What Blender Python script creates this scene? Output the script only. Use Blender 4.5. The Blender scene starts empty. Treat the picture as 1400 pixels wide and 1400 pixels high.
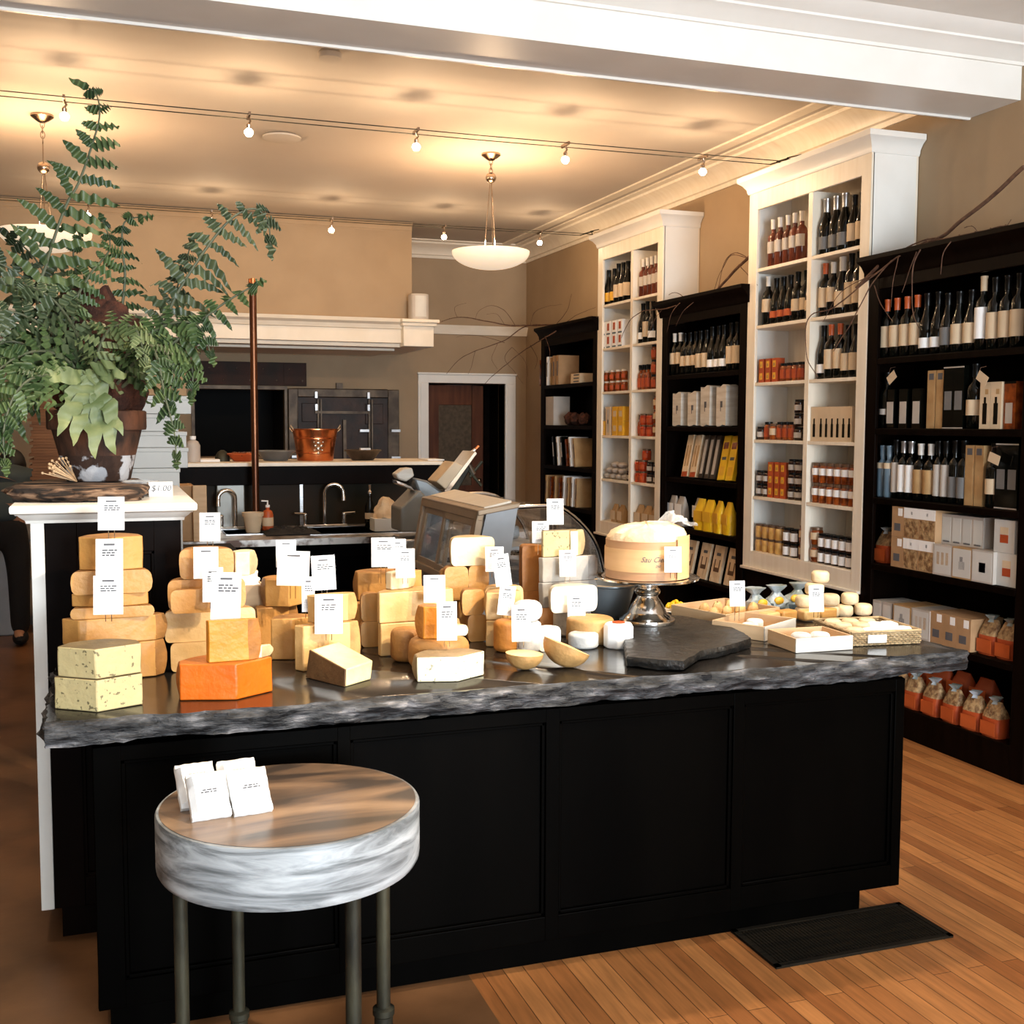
import bpy, bmesh, math, random
from mathutils import Vector, Matrix, noise
random.seed(7)
S = bpy.context.scene
COL = S.collection
PI = math.pi
# ------------------------------------------------------------ camera
CH = 1.6
FPX = 1555.48
yaw, pit, rol = math.radians(19.484), math.radians(4.477), math.radians(.2143)
_f = Vector((math.sin(yaw)*math.cos(pit), math.cos(yaw)*math.cos(pit), -math.sin(pit)))
_r = Vector((math.cos(yaw), -math.sin(yaw), 0)); _u = _r.cross(_f)
RT = _r*math.cos(rol)+_u*math.sin(rol); UP = -_r*math.sin(rol)+_u*math.cos(rol); FW = _f
cd = bpy.data.cameras.new('camera'); cam = bpy.data.objects.new('camera', cd); COL.objects.link(cam)
cd.sensor_width = 36; cd.lens = FPX/1400*36; cd.clip_start = .05; cd.clip_end = 100
m = Matrix.Identity(4)
for i in range(3):
    m[i][0] = RT[i]; m[i][1] = UP[i]; m[i][2] = -FW[i]
m[0][3], m[1][3], m[2][3] = 0, 0, CH
cam.matrix_world = m
S.camera = cam
# ------------------------------------------------------------ world, lights, exposure
S.view_settings.view_transform = 'Standard'; S.view_settings.look = 'None'
S.view_settings.gamma = 1; S.view_settings.use_curve_mapping = False
S.view_settings.exposure = 0.0
w = bpy.data.worlds.new('world'); S.world = w; w.use_nodes = True
w.node_tree.nodes['Background'].inputs[0].default_value = (.75, .88, 1, 1)
w.node_tree.nodes['Background'].inputs[1].default_value = .3
def light(name, kind, loc, power, col, size=.05, tgt=None, sy=None, spot=None, blend=.4):
    l = bpy.data.lights.new(name, kind); l.energy = power; l.color = col
    if kind == 'AREA':
        l.shape = 'RECTANGLE'; l.size = size; l.size_y = sy or size
    elif kind == 'SUN': l.angle = size
    else: l.shadow_soft_size = size
    if kind == 'SPOT': l.spot_size = spot; l.spot_blend = blend
    o = bpy.data.objects.new(name, l); COL.objects.link(o); o.location = loc
    if tgt is not None:
        o.rotation_euler = (Vector(tgt)-Vector(loc)).to_track_quat('-Z', 'Y').to_euler()
    return o
WARM = (1, .69, .42); DAY = (.82, .92, 1)
light('window_daylight', 'AREA', (2.1, -3.05, 1.55), 540, DAY, 2.1, (1.6, 5, 3.0), 2.1)
light('window_daylight', 'AREA', (-.65, -3.05, 1.55), 95, DAY, 2.1, (.6, 5, 3.0), 2.1)
# tungsten spots on the cable run of the front room, above the picture's top edge
for i, (x, y, tx, ty, e) in enumerate([(2.1, 1.35, .35, 3.3, 105), (2.3, 1.9, 1.15, 3.45, 105), (2.9, 2.3, 2.2, 3.5, 90), (2.2, 1.2, .1, 3.3, 40)]):
    light('cable_spot', 'SPOT', (x, y, 3.05), e*3.4, (1, .86, .68), .03, (tx, ty, .95), None, math.radians(38), .6)
for x, e in ((.25, 46), (1.2, 46), (2.3, 60), (-.6, 50)):
    light('cable_spot', 'SPOT', (x, 3.72, 2.95), e, (1, .80, .58), .03, (x-.08, 2.9, 0), None, math.radians(95), .5)
# ------------------------------------------------------------ pixel helpers: where a line of sight meets a real plane
def ray(x, y): return FW + RT*((x-700)/FPX) - UP*((y-700)/FPX)
def PX(x, y, v):
    d = ray(x, y); return Vector((0, 0, CH)) + d*(v/d.x)
def PY(x, y, v):
    d = ray(x, y); return Vector((0, 0, CH)) + d*(v/d.y)
def PZ(x, y, v):
    d = ray(x, y); return Vector((0, 0, CH)) + d*((v-CH)/d.z)
def pr(x, y, z):
    d = Vector((x, y, z-CH)); w_ = d.dot(FW); return 700+FPX*d.dot(RT)/w_, 700-FPX*d.dot(UP)/w_
def WX(px, Y, z):            # world X where picture column px meets depth Y at height z
    return PY(px, pr(0, Y, z)[1], Y).x
# ------------------------------------------------------------ materials
def _n(nt, t, **k):
    n = nt.nodes.new(t)
    for a, b in k.items(): setattr(n, a, b)
    return n
def lk(nt, a, b): nt.links.new(a, b)
def mat(name, col, rough=.5, metal=0, col2=None, scale=8, stretch=(1,1,1), detail=4, bump=0, bscale=None, ramp=(.35,.65), emit=0, trans=0, ior=1.45, alpha=1, coat=0, spec=.5, rand=0, sss=0, dist=0, col3=None):
    m = bpy.data.materials.new(name); m.use_nodes = True; nt = m.node_tree; b = nt.nodes['Principled BSDF']
    I = b.inputs
    c4 = lambda c: (c[0], c[1], c[2], 1)
    I['Base Color'].default_value = c4(col); I['Roughness'].default_value = rough; I['Metallic'].default_value = metal
    I['Specular IOR Level'].default_value = spec; I['IOR'].default_value = ior
    if trans: I['Transmission Weight'].default_value = trans
    if coat: I['Coat Weight'].default_value = coat; I['Coat Roughness'].default_value = .08
    if alpha < 1: I['Alpha'].default_value = alpha
    if emit: I['Emission Color'].default_value = c4(col); I['Emission Strength'].default_value = emit
    if sss: I['Subsurface Weight'].default_value = sss; I['Subsurface Radius'].default_value = (.02, .012, .006); I['Subsurface Scale'].default_value = .5
    tc = _n(nt, 'ShaderNodeTexCoord'); mp = _n(nt, 'ShaderNodeMapping'); mp.inputs['Scale'].default_value = stretch
    lk(nt, tc.outputs['Object'], mp.inputs[0])
    ob_ = _n(nt, 'ShaderNodeObjectInfo'); mu = _n(nt, 'ShaderNodeVectorMath', operation='SCALE'); mu.inputs[3].default_value = 7.3; lk(nt, ob_.outputs['Location'], mu.inputs[0]); lk(nt, mu.outputs[0], mp.inputs['Location'])
    nz = _n(nt, 'ShaderNodeTexNoise'); nz.inputs['Scale'].default_value = scale; nz.inputs['Detail'].default_value = detail; nz.inputs['Distortion'].default_value = dist
    lk(nt, mp.outputs[0], nz.inputs['Vector'])
    if col2 is None: col2 = tuple(c*.9 for c in col)
    r = _n(nt, 'ShaderNodeValToRGB'); r.color_ramp.elements[0].position = ramp[0]; r.color_ramp.elements[1].position = ramp[1]
    r.color_ramp.elements[0].color = c4(col2); r.color_ramp.elements[1].color = c4(col)
    if col3:
        e = r.color_ramp.elements.new((ramp[0]+ramp[1])/2); e.color = c4(col3)
    lk(nt, nz.outputs[0], r.inputs[0]); out = r.outputs[0]
    if rand:
        oi = _n(nt, 'ShaderNodeObjectInfo'); hs = _n(nt, 'ShaderNodeHueSaturation'); mr = _n(nt, 'ShaderNodeMapRange')
        mr.inputs[3].default_value = 1-rand; mr.inputs[4].default_value = 1+rand
        lk(nt, oi.outputs['Random'], mr.inputs[0]); lk(nt, mr.outputs[0], hs.inputs['Value']); lk(nt, out, hs.inputs['Color']); out = hs.outputs[0]
    lk(nt, out, I['Base Color'])
    if bump:
        bp = _n(nt, 'ShaderNodeBump'); bp.inputs['Strength'].default_value = bump; bp.inputs['Distance'].default_value = .01
        n2 = _n(nt, 'ShaderNodeTexNoise'); n2.inputs['Scale'].default_value = bscale or scale*3; n2.inputs['Detail'].default_value = 6
        lk(nt, mp.outputs[0], n2.inputs['Vector']); lk(nt, n2.outputs[0], bp.inputs['Height']); lk(nt, bp.outputs[0], I['Normal'])
    return m
M = {}
M['wall'] = mat('wall_beige_paint', (.375,.268,.162), .7, col2=(.34,.24,.143), scale=3, bump=.05)
M['ceil'] = mat('ceiling_cream_paint', (.56,.50,.425), .75, col2=(.53,.465,.39), scale=1.5)
M['white'] = mat('white_gloss_paint', (.82,.80,.75), .38, col2=(.78,.755,.70), scale=4)
M['cab'] = mat('cabinet_white_paint', (.86,.78,.65), .42, col2=(.80,.71,.57), scale=5, stretch=(1,6,.6))
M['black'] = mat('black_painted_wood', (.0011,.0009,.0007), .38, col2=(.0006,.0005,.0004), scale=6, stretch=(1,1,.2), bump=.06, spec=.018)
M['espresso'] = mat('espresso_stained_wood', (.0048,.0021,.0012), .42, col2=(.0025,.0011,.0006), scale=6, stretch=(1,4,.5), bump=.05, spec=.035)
M['stone'] = mat('polished_dark_stone', (.012,.010,.009), .17, col2=(.010,.009,.008), scale=9, bump=.03, bscale=30, dist=1)
M['stonerough'] = mat('riven_stone_edge', (.22,.21,.215), .62, col2=(.004,.004,.005), scale=22, stretch=(.5,1,2.0), detail=12, bump=1, bscale=70, ramp=(.42,.72), col3=(.055,.055,.058))
M['slate'] = mat('black_slate', (.011,.010,.009), .42, col2=(.004,.0035,.003), scale=14, bump=1, bscale=30, spec=.5)
M['steel'] = mat('brushed_steel', (.55,.55,.56), .28, 1, col2=(.40,.40,.41), scale=20, stretch=(1,1,8))
M['chrome'] = mat('polished_silver', (.80,.79,.77), .12, 1, col2=(.66,.65,.63), scale=6)
M['nickel'] = mat('brushed_nickel', (.42,.33,.26), .25, 1)
M['copper'] = mat('copper', (.72,.26,.10), .25, 1, col2=(.52,.16,.06), scale=10)
M['coppertube'] = mat('aged_copper_tube', (.23,.10,.05), .35, 1, col2=(.12,.05,.03), scale=10, stretch=(1,1,.2))
M['iron'] = mat('dark_iron_pipe', (.065,.060,.036), .55, .5, col2=(.015,.014,.010), scale=12, stretch=(1,1,.4), bump=.25)
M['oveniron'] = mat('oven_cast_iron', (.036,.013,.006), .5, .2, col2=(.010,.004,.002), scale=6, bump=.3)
M['ovenframe'] = mat('oven_steel_frame', (.115,.082,.055), .45, .5, col2=(.045,.030,.020), scale=9, bump=.1)
M['rust'] = mat('rusted_steel_plate', (.045,.014,.007), .7, .1, col2=(.018,.010,.007), scale=5, bump=.3, detail=8)
M['dark'] = mat('dark_recess', (.004,.004,.004), .9)
M['greenslate'] = mat('green_slate_backsplash', (.012,.014,.009), .4, col2=(.030,.016,.008), scale=3, detail=8, ramp=(.3,.7), bump=.05, spec=.06)
M['walnut'] = mat('door_mahogany', (.12,.040,.018), .4, col2=(.07,.022,.010), scale=6, stretch=(3,3,.4))
M['frosted'] = mat('door_frosted_glass', (.10,.075,.05), .35, col2=(.06,.045,.03), scale=30)
M['terracotta'] = mat('weathered_terracotta', (.13,.05,.024), .8, col2=(.016,.008,.005), scale=14, stretch=(1,1,.45), detail=9, bump=.4)
M['bark'] = mat('rough_bark', (.26,.16,.10), .9, col2=(.012,.007,.005), scale=26, stretch=(.35,1,2.4), detail=12, bump=1, bscale=60, ramp=(.42,.60), col3=(.09,.05,.03))
M['kraft'] = mat('kraft_cardboard', (.42,.25,.125), .8, col2=(.36,.21,.10), scale=12)
M['greybox'] = mat('pale_carton_board', (.62,.61,.57), .7, col2=(.55,.54,.51), scale=4)
M['browncard'] = mat('brown_cardboard_edges', (.26,.105,.04), .85, col2=(.17,.065,.025), scale=5, stretch=(1,1,12))
M['glass'] = mat('clear_glass', (.95,.97,.97), .03, trans=1, alpha=.22)
M['plastic'] = mat('clear_plastic_wrap', (.9,.92,.93), .12, alpha=.25, bump=.8, bscale=25)
M['frame'] = mat('case_tan_frame', (.42,.32,.22), .35, .4)
M['casegrey'] = mat('case_grey_side', (.42,.46,.50), .35)
M['machine'] = mat('slicer_grey_enamel', (.27,.265,.24), .35, .3)
M['leaf'] = mat('fern_leaf', (.105,.150,.050), .40, col2=(.035,.065,.022), scale=9, bump=.3, rand=.25)
M['leafgrey'] = mat('fern_leaf_bluegreen', (.105,.130,.062), .40, col2=(.032,.050,.022), scale=9, bump=.3, rand=.2)
M['leaflight'] = mat('fern_leaf_light', (.235,.265,.115), .5, col2=(.085,.12,.04), scale=7, bump=.3)
M['stem'] = mat('fern_stem', (.10,.11,.06), .6)
M['fuzz'] = mat('dried_brown_fibre', (.09,.028,.014), .95, col2=(.03,.010,.006), scale=20, bump=1)
M['twig'] = mat('bare_twig', (.15,.075,.042), .8, col2=(.07,.03,.018), scale=25, bump=.4)
M['paper'] = mat('white_card', (.90,.90,.89), .6, col2=(.88,.88,.87))
M['ink'] = mat('grey_print', (.10,.10,.11), .7)
M['inklight'] = mat('pale_grey_print', (.55,.55,.55), .7)
M['shade'] = mat('alabaster_glass', (1,.82,.60), .4, col2=(.95,.70,.46), scale=5, emit=.62)
M['bulb'] = mat('lit_bulb', (1,.82,.58), .3, emit=38)
M['hair'] = mat('black_hair', (.006,.005,.005), .5)
M['skin'] = mat('skin', (.45,.24,.15), .5, sss=.05)
M['tee'] = mat('dark_blue_grey_cotton', (.055,.078,.088), .85, bump=.2)
M['trouser'] = mat('black_cotton', (.008,.008,.009), .85, bump=.2)
M['mat'] = mat('ribbed_rubber_mat', (.016,.011,.006), .85, col2=(.008,.006,.004), scale=30, stretch=(.2,4,1), bump=.6, spec=.1)
M['sink'] = mat('worn_steel_worktop', (.60,.56,.52), .3, .7, col2=(.10,.06,.045), scale=12, stretch=(1,2,1), detail=8, ramp=(.36,.5))
M['speaker'] = mat('pale_grey_plastic', (.50,.45,.40), .5)
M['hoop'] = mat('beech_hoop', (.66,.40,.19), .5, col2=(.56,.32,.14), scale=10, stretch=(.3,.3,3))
M['hoopdark'] = mat('beech_hoop_dark', (.48,.27,.13), .55, col2=(.38,.20,.10), scale=10, stretch=(.3,.3,3))  # darker beech tone, showing above and below the paler band
M['cloth'] = mat('wrinkled_cream_wrap', (.78,.62,.42), .6, col2=(.62,.44,.26), scale=14, detail=8, bump=1, bscale=20)
M['pale_wood'] = mat('pale_plywood', (.62,.42,.24), .6, col2=(.54,.35,.19), scale=12, stretch=(.4,.4,3))
M['whitewood'] = mat('whitewashed_wood', (.66,.62,.55), .6, col2=(.54,.48,.40), scale=12, stretch=(.4,.4,3))
M['wicker'] = mat('pale_wicker', (.55,.40,.22), .7, col2=(.30,.20,.10), scale=40, stretch=(.5,.5,3), bump=1)
M['bowlgrey'] = mat('grey_enamel', (.20,.22,.23), .3, .4, col2=(.12,.13,.14), scale=4)
M['red'] = mat('orange_red_print', (.42,.065,.014), .5)
M['yellow'] = mat('yellow_pack', (.85,.55,.02), .45, col2=(.78,.45,.01), scale=15)
M['cream'] = mat('cream_label', (.66,.51,.34), .6)
M['tan'] = mat('tan_carton', (.46,.29,.13), .6, col2=(.38,.22,.09), scale=14)
M['pink'] = mat('rose_wine', (.16,.040,.020), .08, col2=(.07,.015,.008), spec=.6)
M['bglass'] = mat('dark_bottle_glass', (.0025,.0028,.002), .07, spec=.45)
M['bblue'] = mat('blue_bottle_glass', (.13,.19,.24), .12, spec=.8)
M['amber'] = mat('amber_preserve', (.34,.075,.011), .12, col2=(.10,.02,.005), scale=25, spec=.7)
M['honey'] = mat('honey_preserve', (.62,.36,.11), .15, col2=(.48,.24,.06), scale=25, spec=.7)
M['darkjam'] = mat('dark_preserve', (.025,.010,.007), .12, spec=.7)
M['redjam'] = mat('red_preserve', (.50,.06,.015), .12, col2=(.30,.03,.01), scale=25)
M['foilwhite'] = mat('white_capsule', (.70,.66,.60), .4)
M['foilblack'] = mat('black_capsule', (.004,.004,.004), .3, spec=.25)
M['foilorange'] = mat('orange_capsule', (.50,.095,.022), .4)
M['foilyellow'] = mat('yellow_capsule', (.78,.42,.03), .4)
M['foilsilver'] = mat('silver_capsule', (.45,.45,.45), .3, .8)
M['lidbrown'] = mat('brown_lid', (.16,.09,.05), .4, .3)
M['greylabel'] = mat('grey_label', (.16,.16,.16), .6)
M['bluepack'] = mat('pale_blue_plastic', (.48,.55,.62), .25, col2=(.20,.24,.22), scale=12, bump=.6)
M['paste'] = mat('dry_pasta', (.50,.33,.16), .35, col2=(.16,.075,.03), scale=38, detail=6, ramp=(.36,.64), bump=.8)
def cheese(name, rind, cut, spots=False, rough=.45):
    a = mat(name+'_rind', rind, .6, col2=tuple(c*.62 for c in rind), scale=14, bump=.4, detail=7)
    b = mat(name+'_paste', cut, rough, col2=(tuple(c*.35 for c in cut) if spots else (cut[0]*.84,cut[1]*.74,cut[2]*.6)), scale=75 if spots else 6, detail=3 if spots else 8, ramp=(.345,.375) if spots else (.34,.62), bump=.3, bscale=40, sss=.08)
    return [b, a]
CH_ = {
 'speckled': cheese('speckled_cheese', (.20,.14,.06), (.52,.42,.21), True),
 'gold': cheese('golden_cheese', (.40,.18,.045), (.58,.30,.085)),
 'pale': cheese('pale_cheese', (.52,.29,.10), (.70,.47,.21)),
 'orange': cheese('orange_cheese', (.58,.17,.02), (.70,.13,.004)),
 'tangerine': cheese('amber_cheese', (.45,.17,.025), (.62,.24,.018)),
 'caramel': cheese('caramel_cheese', (.33,.13,.03), (.50,.20,.045)),
 'white': cheese('white_cheese', (.58,.42,.22), (.80,.66,.42)),
 'cream': cheese('cream_cheese', (.30,.21,.11), (.78,.72,.50), True),
 'brownrind': cheese('brown_rind_cheese', (.12,.055,.018), (.80,.66,.34)),
 'grey': cheese('grey_wrapped_cheese', (.36,.33,.30), (.40,.37,.33)),
 'blue': cheese('blue_veined_cheese', (.62,.62,.60), (.75,.74,.70), True),
 'snow': cheese('snowy_cheese', (.84,.82,.78), (.88,.86,.80)),
 'bloomy': cheese('bloomy_cheese', (.80,.62,.38), (.84,.70,.46)),
 'ash': cheese('dark_topped_cheese', (.60,.53,.42), (.80,.73,.60)),
}
# ------------------------------------------------------------ mesh helpers
POS = {}
class B:
    def __init__(s, soft=False): s.v = []; s.f = []; s.mi = []; s.soft = soft
    def add(s, vs, fs, mi=0):
        k = len(s.v); s.v += [tuple(v) for v in vs]; s.f += [tuple(i+k for i in f) for f in fs]; s.mi += [mi]*len(fs); return s
    def box(s, a, b, mi=0):
        x0,y0,z0 = (min(a[i],b[i]) for i in range(3)); x1,y1,z1 = (max(a[i],b[i]) for i in range(3))
        return s.add([(x0,y0,z0),(x1,y0,z0),(x1,y1,z0),(x0,y1,z0),(x0,y0,z1),(x1,y0,z1),(x1,y1,z1),(x0,y1,z1)],
            [(0,3,2,1),(4,5,6,7),(0,1,5,4),(1,2,6,5),(2,3,7,6),(3,0,4,7)], mi)
    def obox(s, c, size, R=None, mi=0):      # oriented box about its centre
        R = R or Matrix.Identity(3); c = Vector(c); hx,hy,hz = (q/2 for q in size)
        vs = [c+R@Vector(p) for p in [(-hx,-hy,-hz),(hx,-hy,-hz),(hx,hy,-hz),(-hx,hy,-hz),(-hx,-hy,hz),(hx,-hy,hz),(hx,hy,hz),(-hx,hy,hz)]]
        return s.add(vs, [(0,3,2,1),(4,5,6,7),(0,1,5,4),(1,2,6,5),(2,3,7,6),(3,0,4,7)], mi)
    def prism(s, pts, z0, z1, mi=0, mtop=None):
        n = len(pts); vs = [(p[0],p[1],z0) for p in pts]+[(p[0],p[1],z1) for p in pts]
        s.add(vs, [(i,(i+1)%n,n+(i+1)%n,n+i) for i in range(n)]+[tuple(reversed(range(n)))], mi)
        s.add(vs[n:], [tuple(range(n))], mi if mtop is None else mtop); return s
    def extr(s, prof, axis, a, b, mi=0):     # 2D profile swept along 'X' (prof = y,z) or 'Y' (prof = x,z)
        n = len(prof); g = (lambda p, t: (t,p[0],p[1])) if axis == 'X' else (lambda p, t: (p[0],t,p[1]))
        vs = [g(p,a) for p in prof]+[g(p,b) for p in prof]
        return s.add(vs, [(i,(i+1)%n,n+(i+1)%n,n+i) for i in range(n)]+[tuple(reversed(range(n))), tuple(range(n,2*n))], mi)
    def lathe(s, prof, c=(0,0,0), seg=20, mi=0, a0=0, a1=2*PI, jit=None):
        full = abs(a1-a0-2*PI) < 1e-6; ns = seg if full else seg+1; vs = []; fs = []
        for (r,z) in prof:
            for k in range(ns):
                a = a0+(a1-a0)*k/seg; rr = r*(jit(a,z) if jit else 1)
                vs.append((c[0]+rr*math.cos(a), c[1]+rr*math.sin(a), c[2]+z))
        for i in range(len(prof)-1):
            for k in range(seg):
                k2 = (k+1)%ns; fs.append((i*ns+k, i*ns+k2, (i+1)*ns+k2, (i+1)*ns+k))
        return s.add(vs, fs, mi)
    def tube(s, pts, rad, seg=8, mi=0, cap=True):
        pts = [Vector(p) for p in pts]; n = len(pts)
        rs = rad if isinstance(rad, (list,tuple)) else [rad]*n
        vs = []; fs = []; up = Vector((0,0,1)); prev = None
        for i,p in enumerate(pts):
            t = (pts[min(i+1,n-1)]-pts[max(i-1,0)])
            t = t.normalized() if t.length > 1e-9 else Vector((0,0,1))
            if prev is None:
                a = up if abs(t.z) < .95 else Vector((1,0,0)); u = t.cross(a).normalized()
            else:
                u = prev-t*prev.dot(t); u = u.normalized() if u.length > 1e-6 else t.orthogonal().normalized()
            prev = u; v = t.cross(u)
            for k in range(seg):
                a = 2*PI*k/seg; vs.append(p+(u*math.cos(a)+v*math.sin(a))*rs[i])
        for i in range(n-1):
            for k in range(seg): fs.append((i*seg+k, i*seg+(k+1)%seg, (i+1)*seg+(k+1)%seg, (i+1)*seg+k))
        if cap: fs += [tuple(reversed(range(seg))), tuple(range((n-1)*seg, n*seg))]
        return s.add(vs, fs, mi)
    def ball(s, c, r, seg=12, rings=8, mi=0, jit=0):
        vs = []; fs = []; rx,ry,rz = r if isinstance(r,(tuple,list)) else (r,r,r)
        for i in range(rings+1):
            th = PI*i/rings
            for k in range(seg):
                ph = 2*PI*k/seg; d = Vector((math.sin(th)*math.cos(ph), math.sin(th)*math.sin(ph), -math.cos(th)))
                j = 1+(jit*noise.noise(d*3+Vector(c)*9) if jit else 0)
                vs.append((c[0]+d.x*rx*j, c[1]+d.y*ry*j, c[2]+d.z*rz*j))
        for i in range(rings):
            for k in range(seg): fs.append((i*seg+k, i*seg+(k+1)%seg, (i+1)*seg+(k+1)%seg, (i+1)*seg+k))
        return s.add(vs, fs, mi)
    def mesh(s, name, mats):
        me = bpy.data.meshes.new(name); me.from_pydata(s.v, [], s.f); 
        for q in (mats if isinstance(mats,(list,tuple)) else [mats]): me.materials.append(q)
        for p, i in zip(me.polygons, s.mi): p.material_index = i
        bm = bmesh.new(); bm.from_mesh(me); bmesh.ops.remove_doubles(bm, verts=bm.verts, dist=1e-5)
        bmesh.ops.dissolve_degenerate(bm, edges=bm.edges, dist=1e-6)
        bmesh.ops.recalc_face_normals(bm, faces=bm.faces); bm.to_mesh(me); bm.free()
        me.shade_smooth()
        if not s.soft: me.set_sharp_from_angle(angle=math.radians(35))
        me.update()
        return me
    def build(s, name, mats, parent=None, bevel=0, local=False, sub=0, origin=None):
        if parent is not None and not local:
            o0 = Vector(POS.get(parent.name, (0,0,0)))
        elif origin is not None: o0 = Vector(origin)
        elif parent is None and not local:
            xs = [v[0] for v in s.v]; ys = [v[1] for v in s.v]; zs = [v[2] for v in s.v]
            o0 = Vector(((min(xs)+max(xs))/2, (min(ys)+max(ys))/2, min(zs)))
        else: o0 = Vector((0,0,0))
        s.v = [(v[0]-o0.x, v[1]-o0.y, v[2]-o0.z) for v in s.v]
        ob = bpy.data.objects.new(name, s.mesh(name, mats)); COL.objects.link(ob)
        if parent is not None:
            ob.parent = parent; POS[ob.name] = tuple(o0)
        else: ob.location = o0; POS[ob.name] = tuple(o0)
        if bevel:
            b = ob.modifiers.new('bevel', 'BEVEL'); b.width = bevel; b.segments = 2; b.limit_method = 'ANGLE'; b.angle_limit = math.radians(35)
        if sub:
            b = ob.modifiers.new('sub', 'SUBSURF'); b.levels = b.render_levels = sub
        return ob
def tag(o, label, cat, group=None):
    label = label.replace(', only one','').replace(' only one','')
    o['label'] = label; o['category'] = cat
    if group: o['group'] = group
    return o
def thing(name, label, cat, loc, group=None, rz=0):
    o = bpy.data.objects.new(name, None); COL.objects.link(o); o.location = loc; o.rotation_euler = (0,0,rz); o.empty_display_size = .05
    POS[o.name] = tuple(loc); return tag(o, label, cat, group)
def struct(o): o['kind'] = 'structure'; return o
PROTO = {}
SEEN = {}
BAYS = [(3.945,5.075),(5.14,5.643),(5.683,6.29),(6.355,7.46),(7.525,7.998),(8.038,8.625),(8.69,9.92)]
def spawn(kind, name, loc, label, cat, group=None, rz=0, ry=0, rx=0, sc=1):
    """one thing from a prototype: list of (part name, mesh, children); parts share mesh data"""
    parts = PROTO[kind]
    if loc[0] > 3.78:
        hw = max(abs(v.co.y) for p_ in parts for v in p_[1].vertices)*(sc if not isinstance(sc,(tuple,list)) else sc[1])+.004
        for lo, hi in BAYS:
            if lo-.04 <= loc[1] <= hi+.04:
                y = min(max(loc[1], lo+hw), hi-hw); key = (lo, round(loc[2], 2)); w1 = (hw-.004)*.98
                for (py_, pw, px_) in SEEN.setdefault(key, []):
                    if abs(px_-loc[0]) < .07 and abs(y-py_) < w1+pw: y = py_-(w1+pw)
                y = max(y, lo+hw-.003); SEEN[key].append((y, w1, loc[0])); loc = (loc[0], y, loc[2]); break
    if len(parts) == 1 and not parts[0][2]:
        o = bpy.data.objects.new(name, parts[0][1]); COL.objects.link(o)
    else:
        o = bpy.data.objects.new(name, None); COL.objects.link(o); o.empty_display_size = .03
        for pn, me, ch in parts:
            c = bpy.data.objects.new(pn, me); COL.objects.link(c); c.parent = o
            for cn, cm, _ in ch:
                d = bpy.data.objects.new(cn, cm); COL.objects.link(d); d.parent = c
    o.location = loc; o.rotation_euler = (rx,ry,rz); o.scale = (sc,)*3 if not isinstance(sc,(tuple,list)) else sc
    POS[o.name] = tuple(loc)
    n = len(label.replace(',',' ').split())
    if n > 16: print('LONG', n, label)
    return tag(o, label, cat, group)
def proto(kind, *parts):
    PROTO[kind] = [(n, b.mesh(kind+'_'+n, m_), []) for n, b, m_ in parts]
ORD = ['leftmost','second from left','third from left','fourth from left','fifth from left','sixth from left','seventh from left','eighth from left','ninth from left','tenth from left','eleventh from left','twelfth from left']
def od(i, n):
    if n == 1: return 'only one'
    if i == n-1: return 'rightmost'
    if i == n-2 and n > 5: return 'second from right'
    return ORD[i]
def arc(c, r, a0, a1, n): return [(c[0]+r*math.cos(a0+(a1-a0)*i/n), c[1]+r*math.sin(a0+(a1-a0)*i/n)) for i in range(n+1)]
# ============================================================ ROOM
XW, YB, ZC, XL, YF = 4.1, 11.17, 3.40, -4.2, -3.2
def floor_mat():
    m = bpy.data.materials.new('oak_strip_floor'); m.use_nodes = True; nt = m.node_tree; b = nt.nodes['Principled BSDF']
    tc = _n(nt,'ShaderNodeTexCoord'); mp = _n(nt,'ShaderNodeMapping'); mp.inputs['Rotation'].default_value = (0,0,PI/2)
    lk(nt, tc.outputs['Object'], mp.inputs[0])
    br = _n(nt,'ShaderNodeTexBrick'); br.offset = .37; br.inputs['Scale'].default_value = 1; br.inputs['Brick Width'].default_value = 1.1; br.inputs['Row Height'].default_value = .062
    br.inputs['Mortar Size'].default_value = .0012; br.inputs['Color1'].default_value = (.53,.225,.072,1); br.inputs['Color2'].default_value = (.30,.105,.030,1); br.inputs['Mortar'].default_value = (.05,.018,.006,1)
    lk(nt, mp.outputs[0], br.inputs[0])
    nz = _n(nt,'ShaderNodeTexNoise'); nz.inputs['Scale'].default_value = 5; nz.inputs['Detail'].default_value = 8
    m2 = _n(nt,'ShaderNodeMapping'); m2.inputs['Scale'].default_value = (12,1,1); lk(nt, tc.outputs['Object'], m2.inputs[0]); lk(nt, m2.outputs[0], nz.inputs['Vector'])
    mx = _n(nt,'ShaderNodeMix', data_type='RGBA', blend_type='MULTIPLY'); mx.inputs[0].default_value = .55
    rr = _n(nt,'ShaderNodeValToRGB'); rr.color_ramp.elements[0].color = (.5,.45,.4,1); rr.color_ramp.elements[1].color = (1.25,1.2,1.15,1); rr.color_ramp.elements[0].position = .3; rr.color_ramp.elements[1].position = .7
    lk(nt, nz.outputs[0], rr.inputs[0]); lk(nt, br.outputs[0], mx.inputs[6]); lk(nt, rr.outputs[0], mx.inputs[7]); lk(nt, mx.outputs[2], b.inputs['Base Color'])
    b.inputs['Roughness'].default_value = .38
    bp = _n(nt,'ShaderNodeBump'); bp.inputs['Strength'].default_value = .15; bp.inputs['Distance'].default_value = .003; bp.invert = True
    lk(nt, br.outputs[1], bp.inputs['Height']); lk(nt, bp.outputs[0], b.inputs['Normal'])
    return m
M['oak'] = floor_mat()
M['concrete'] = mat('stained_concrete', (.24,.11,.045), .4, col2=(.075,.032,.012), scale=2.2, detail=10, ramp=(.3,.72), bump=.12, bscale=14)
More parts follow.
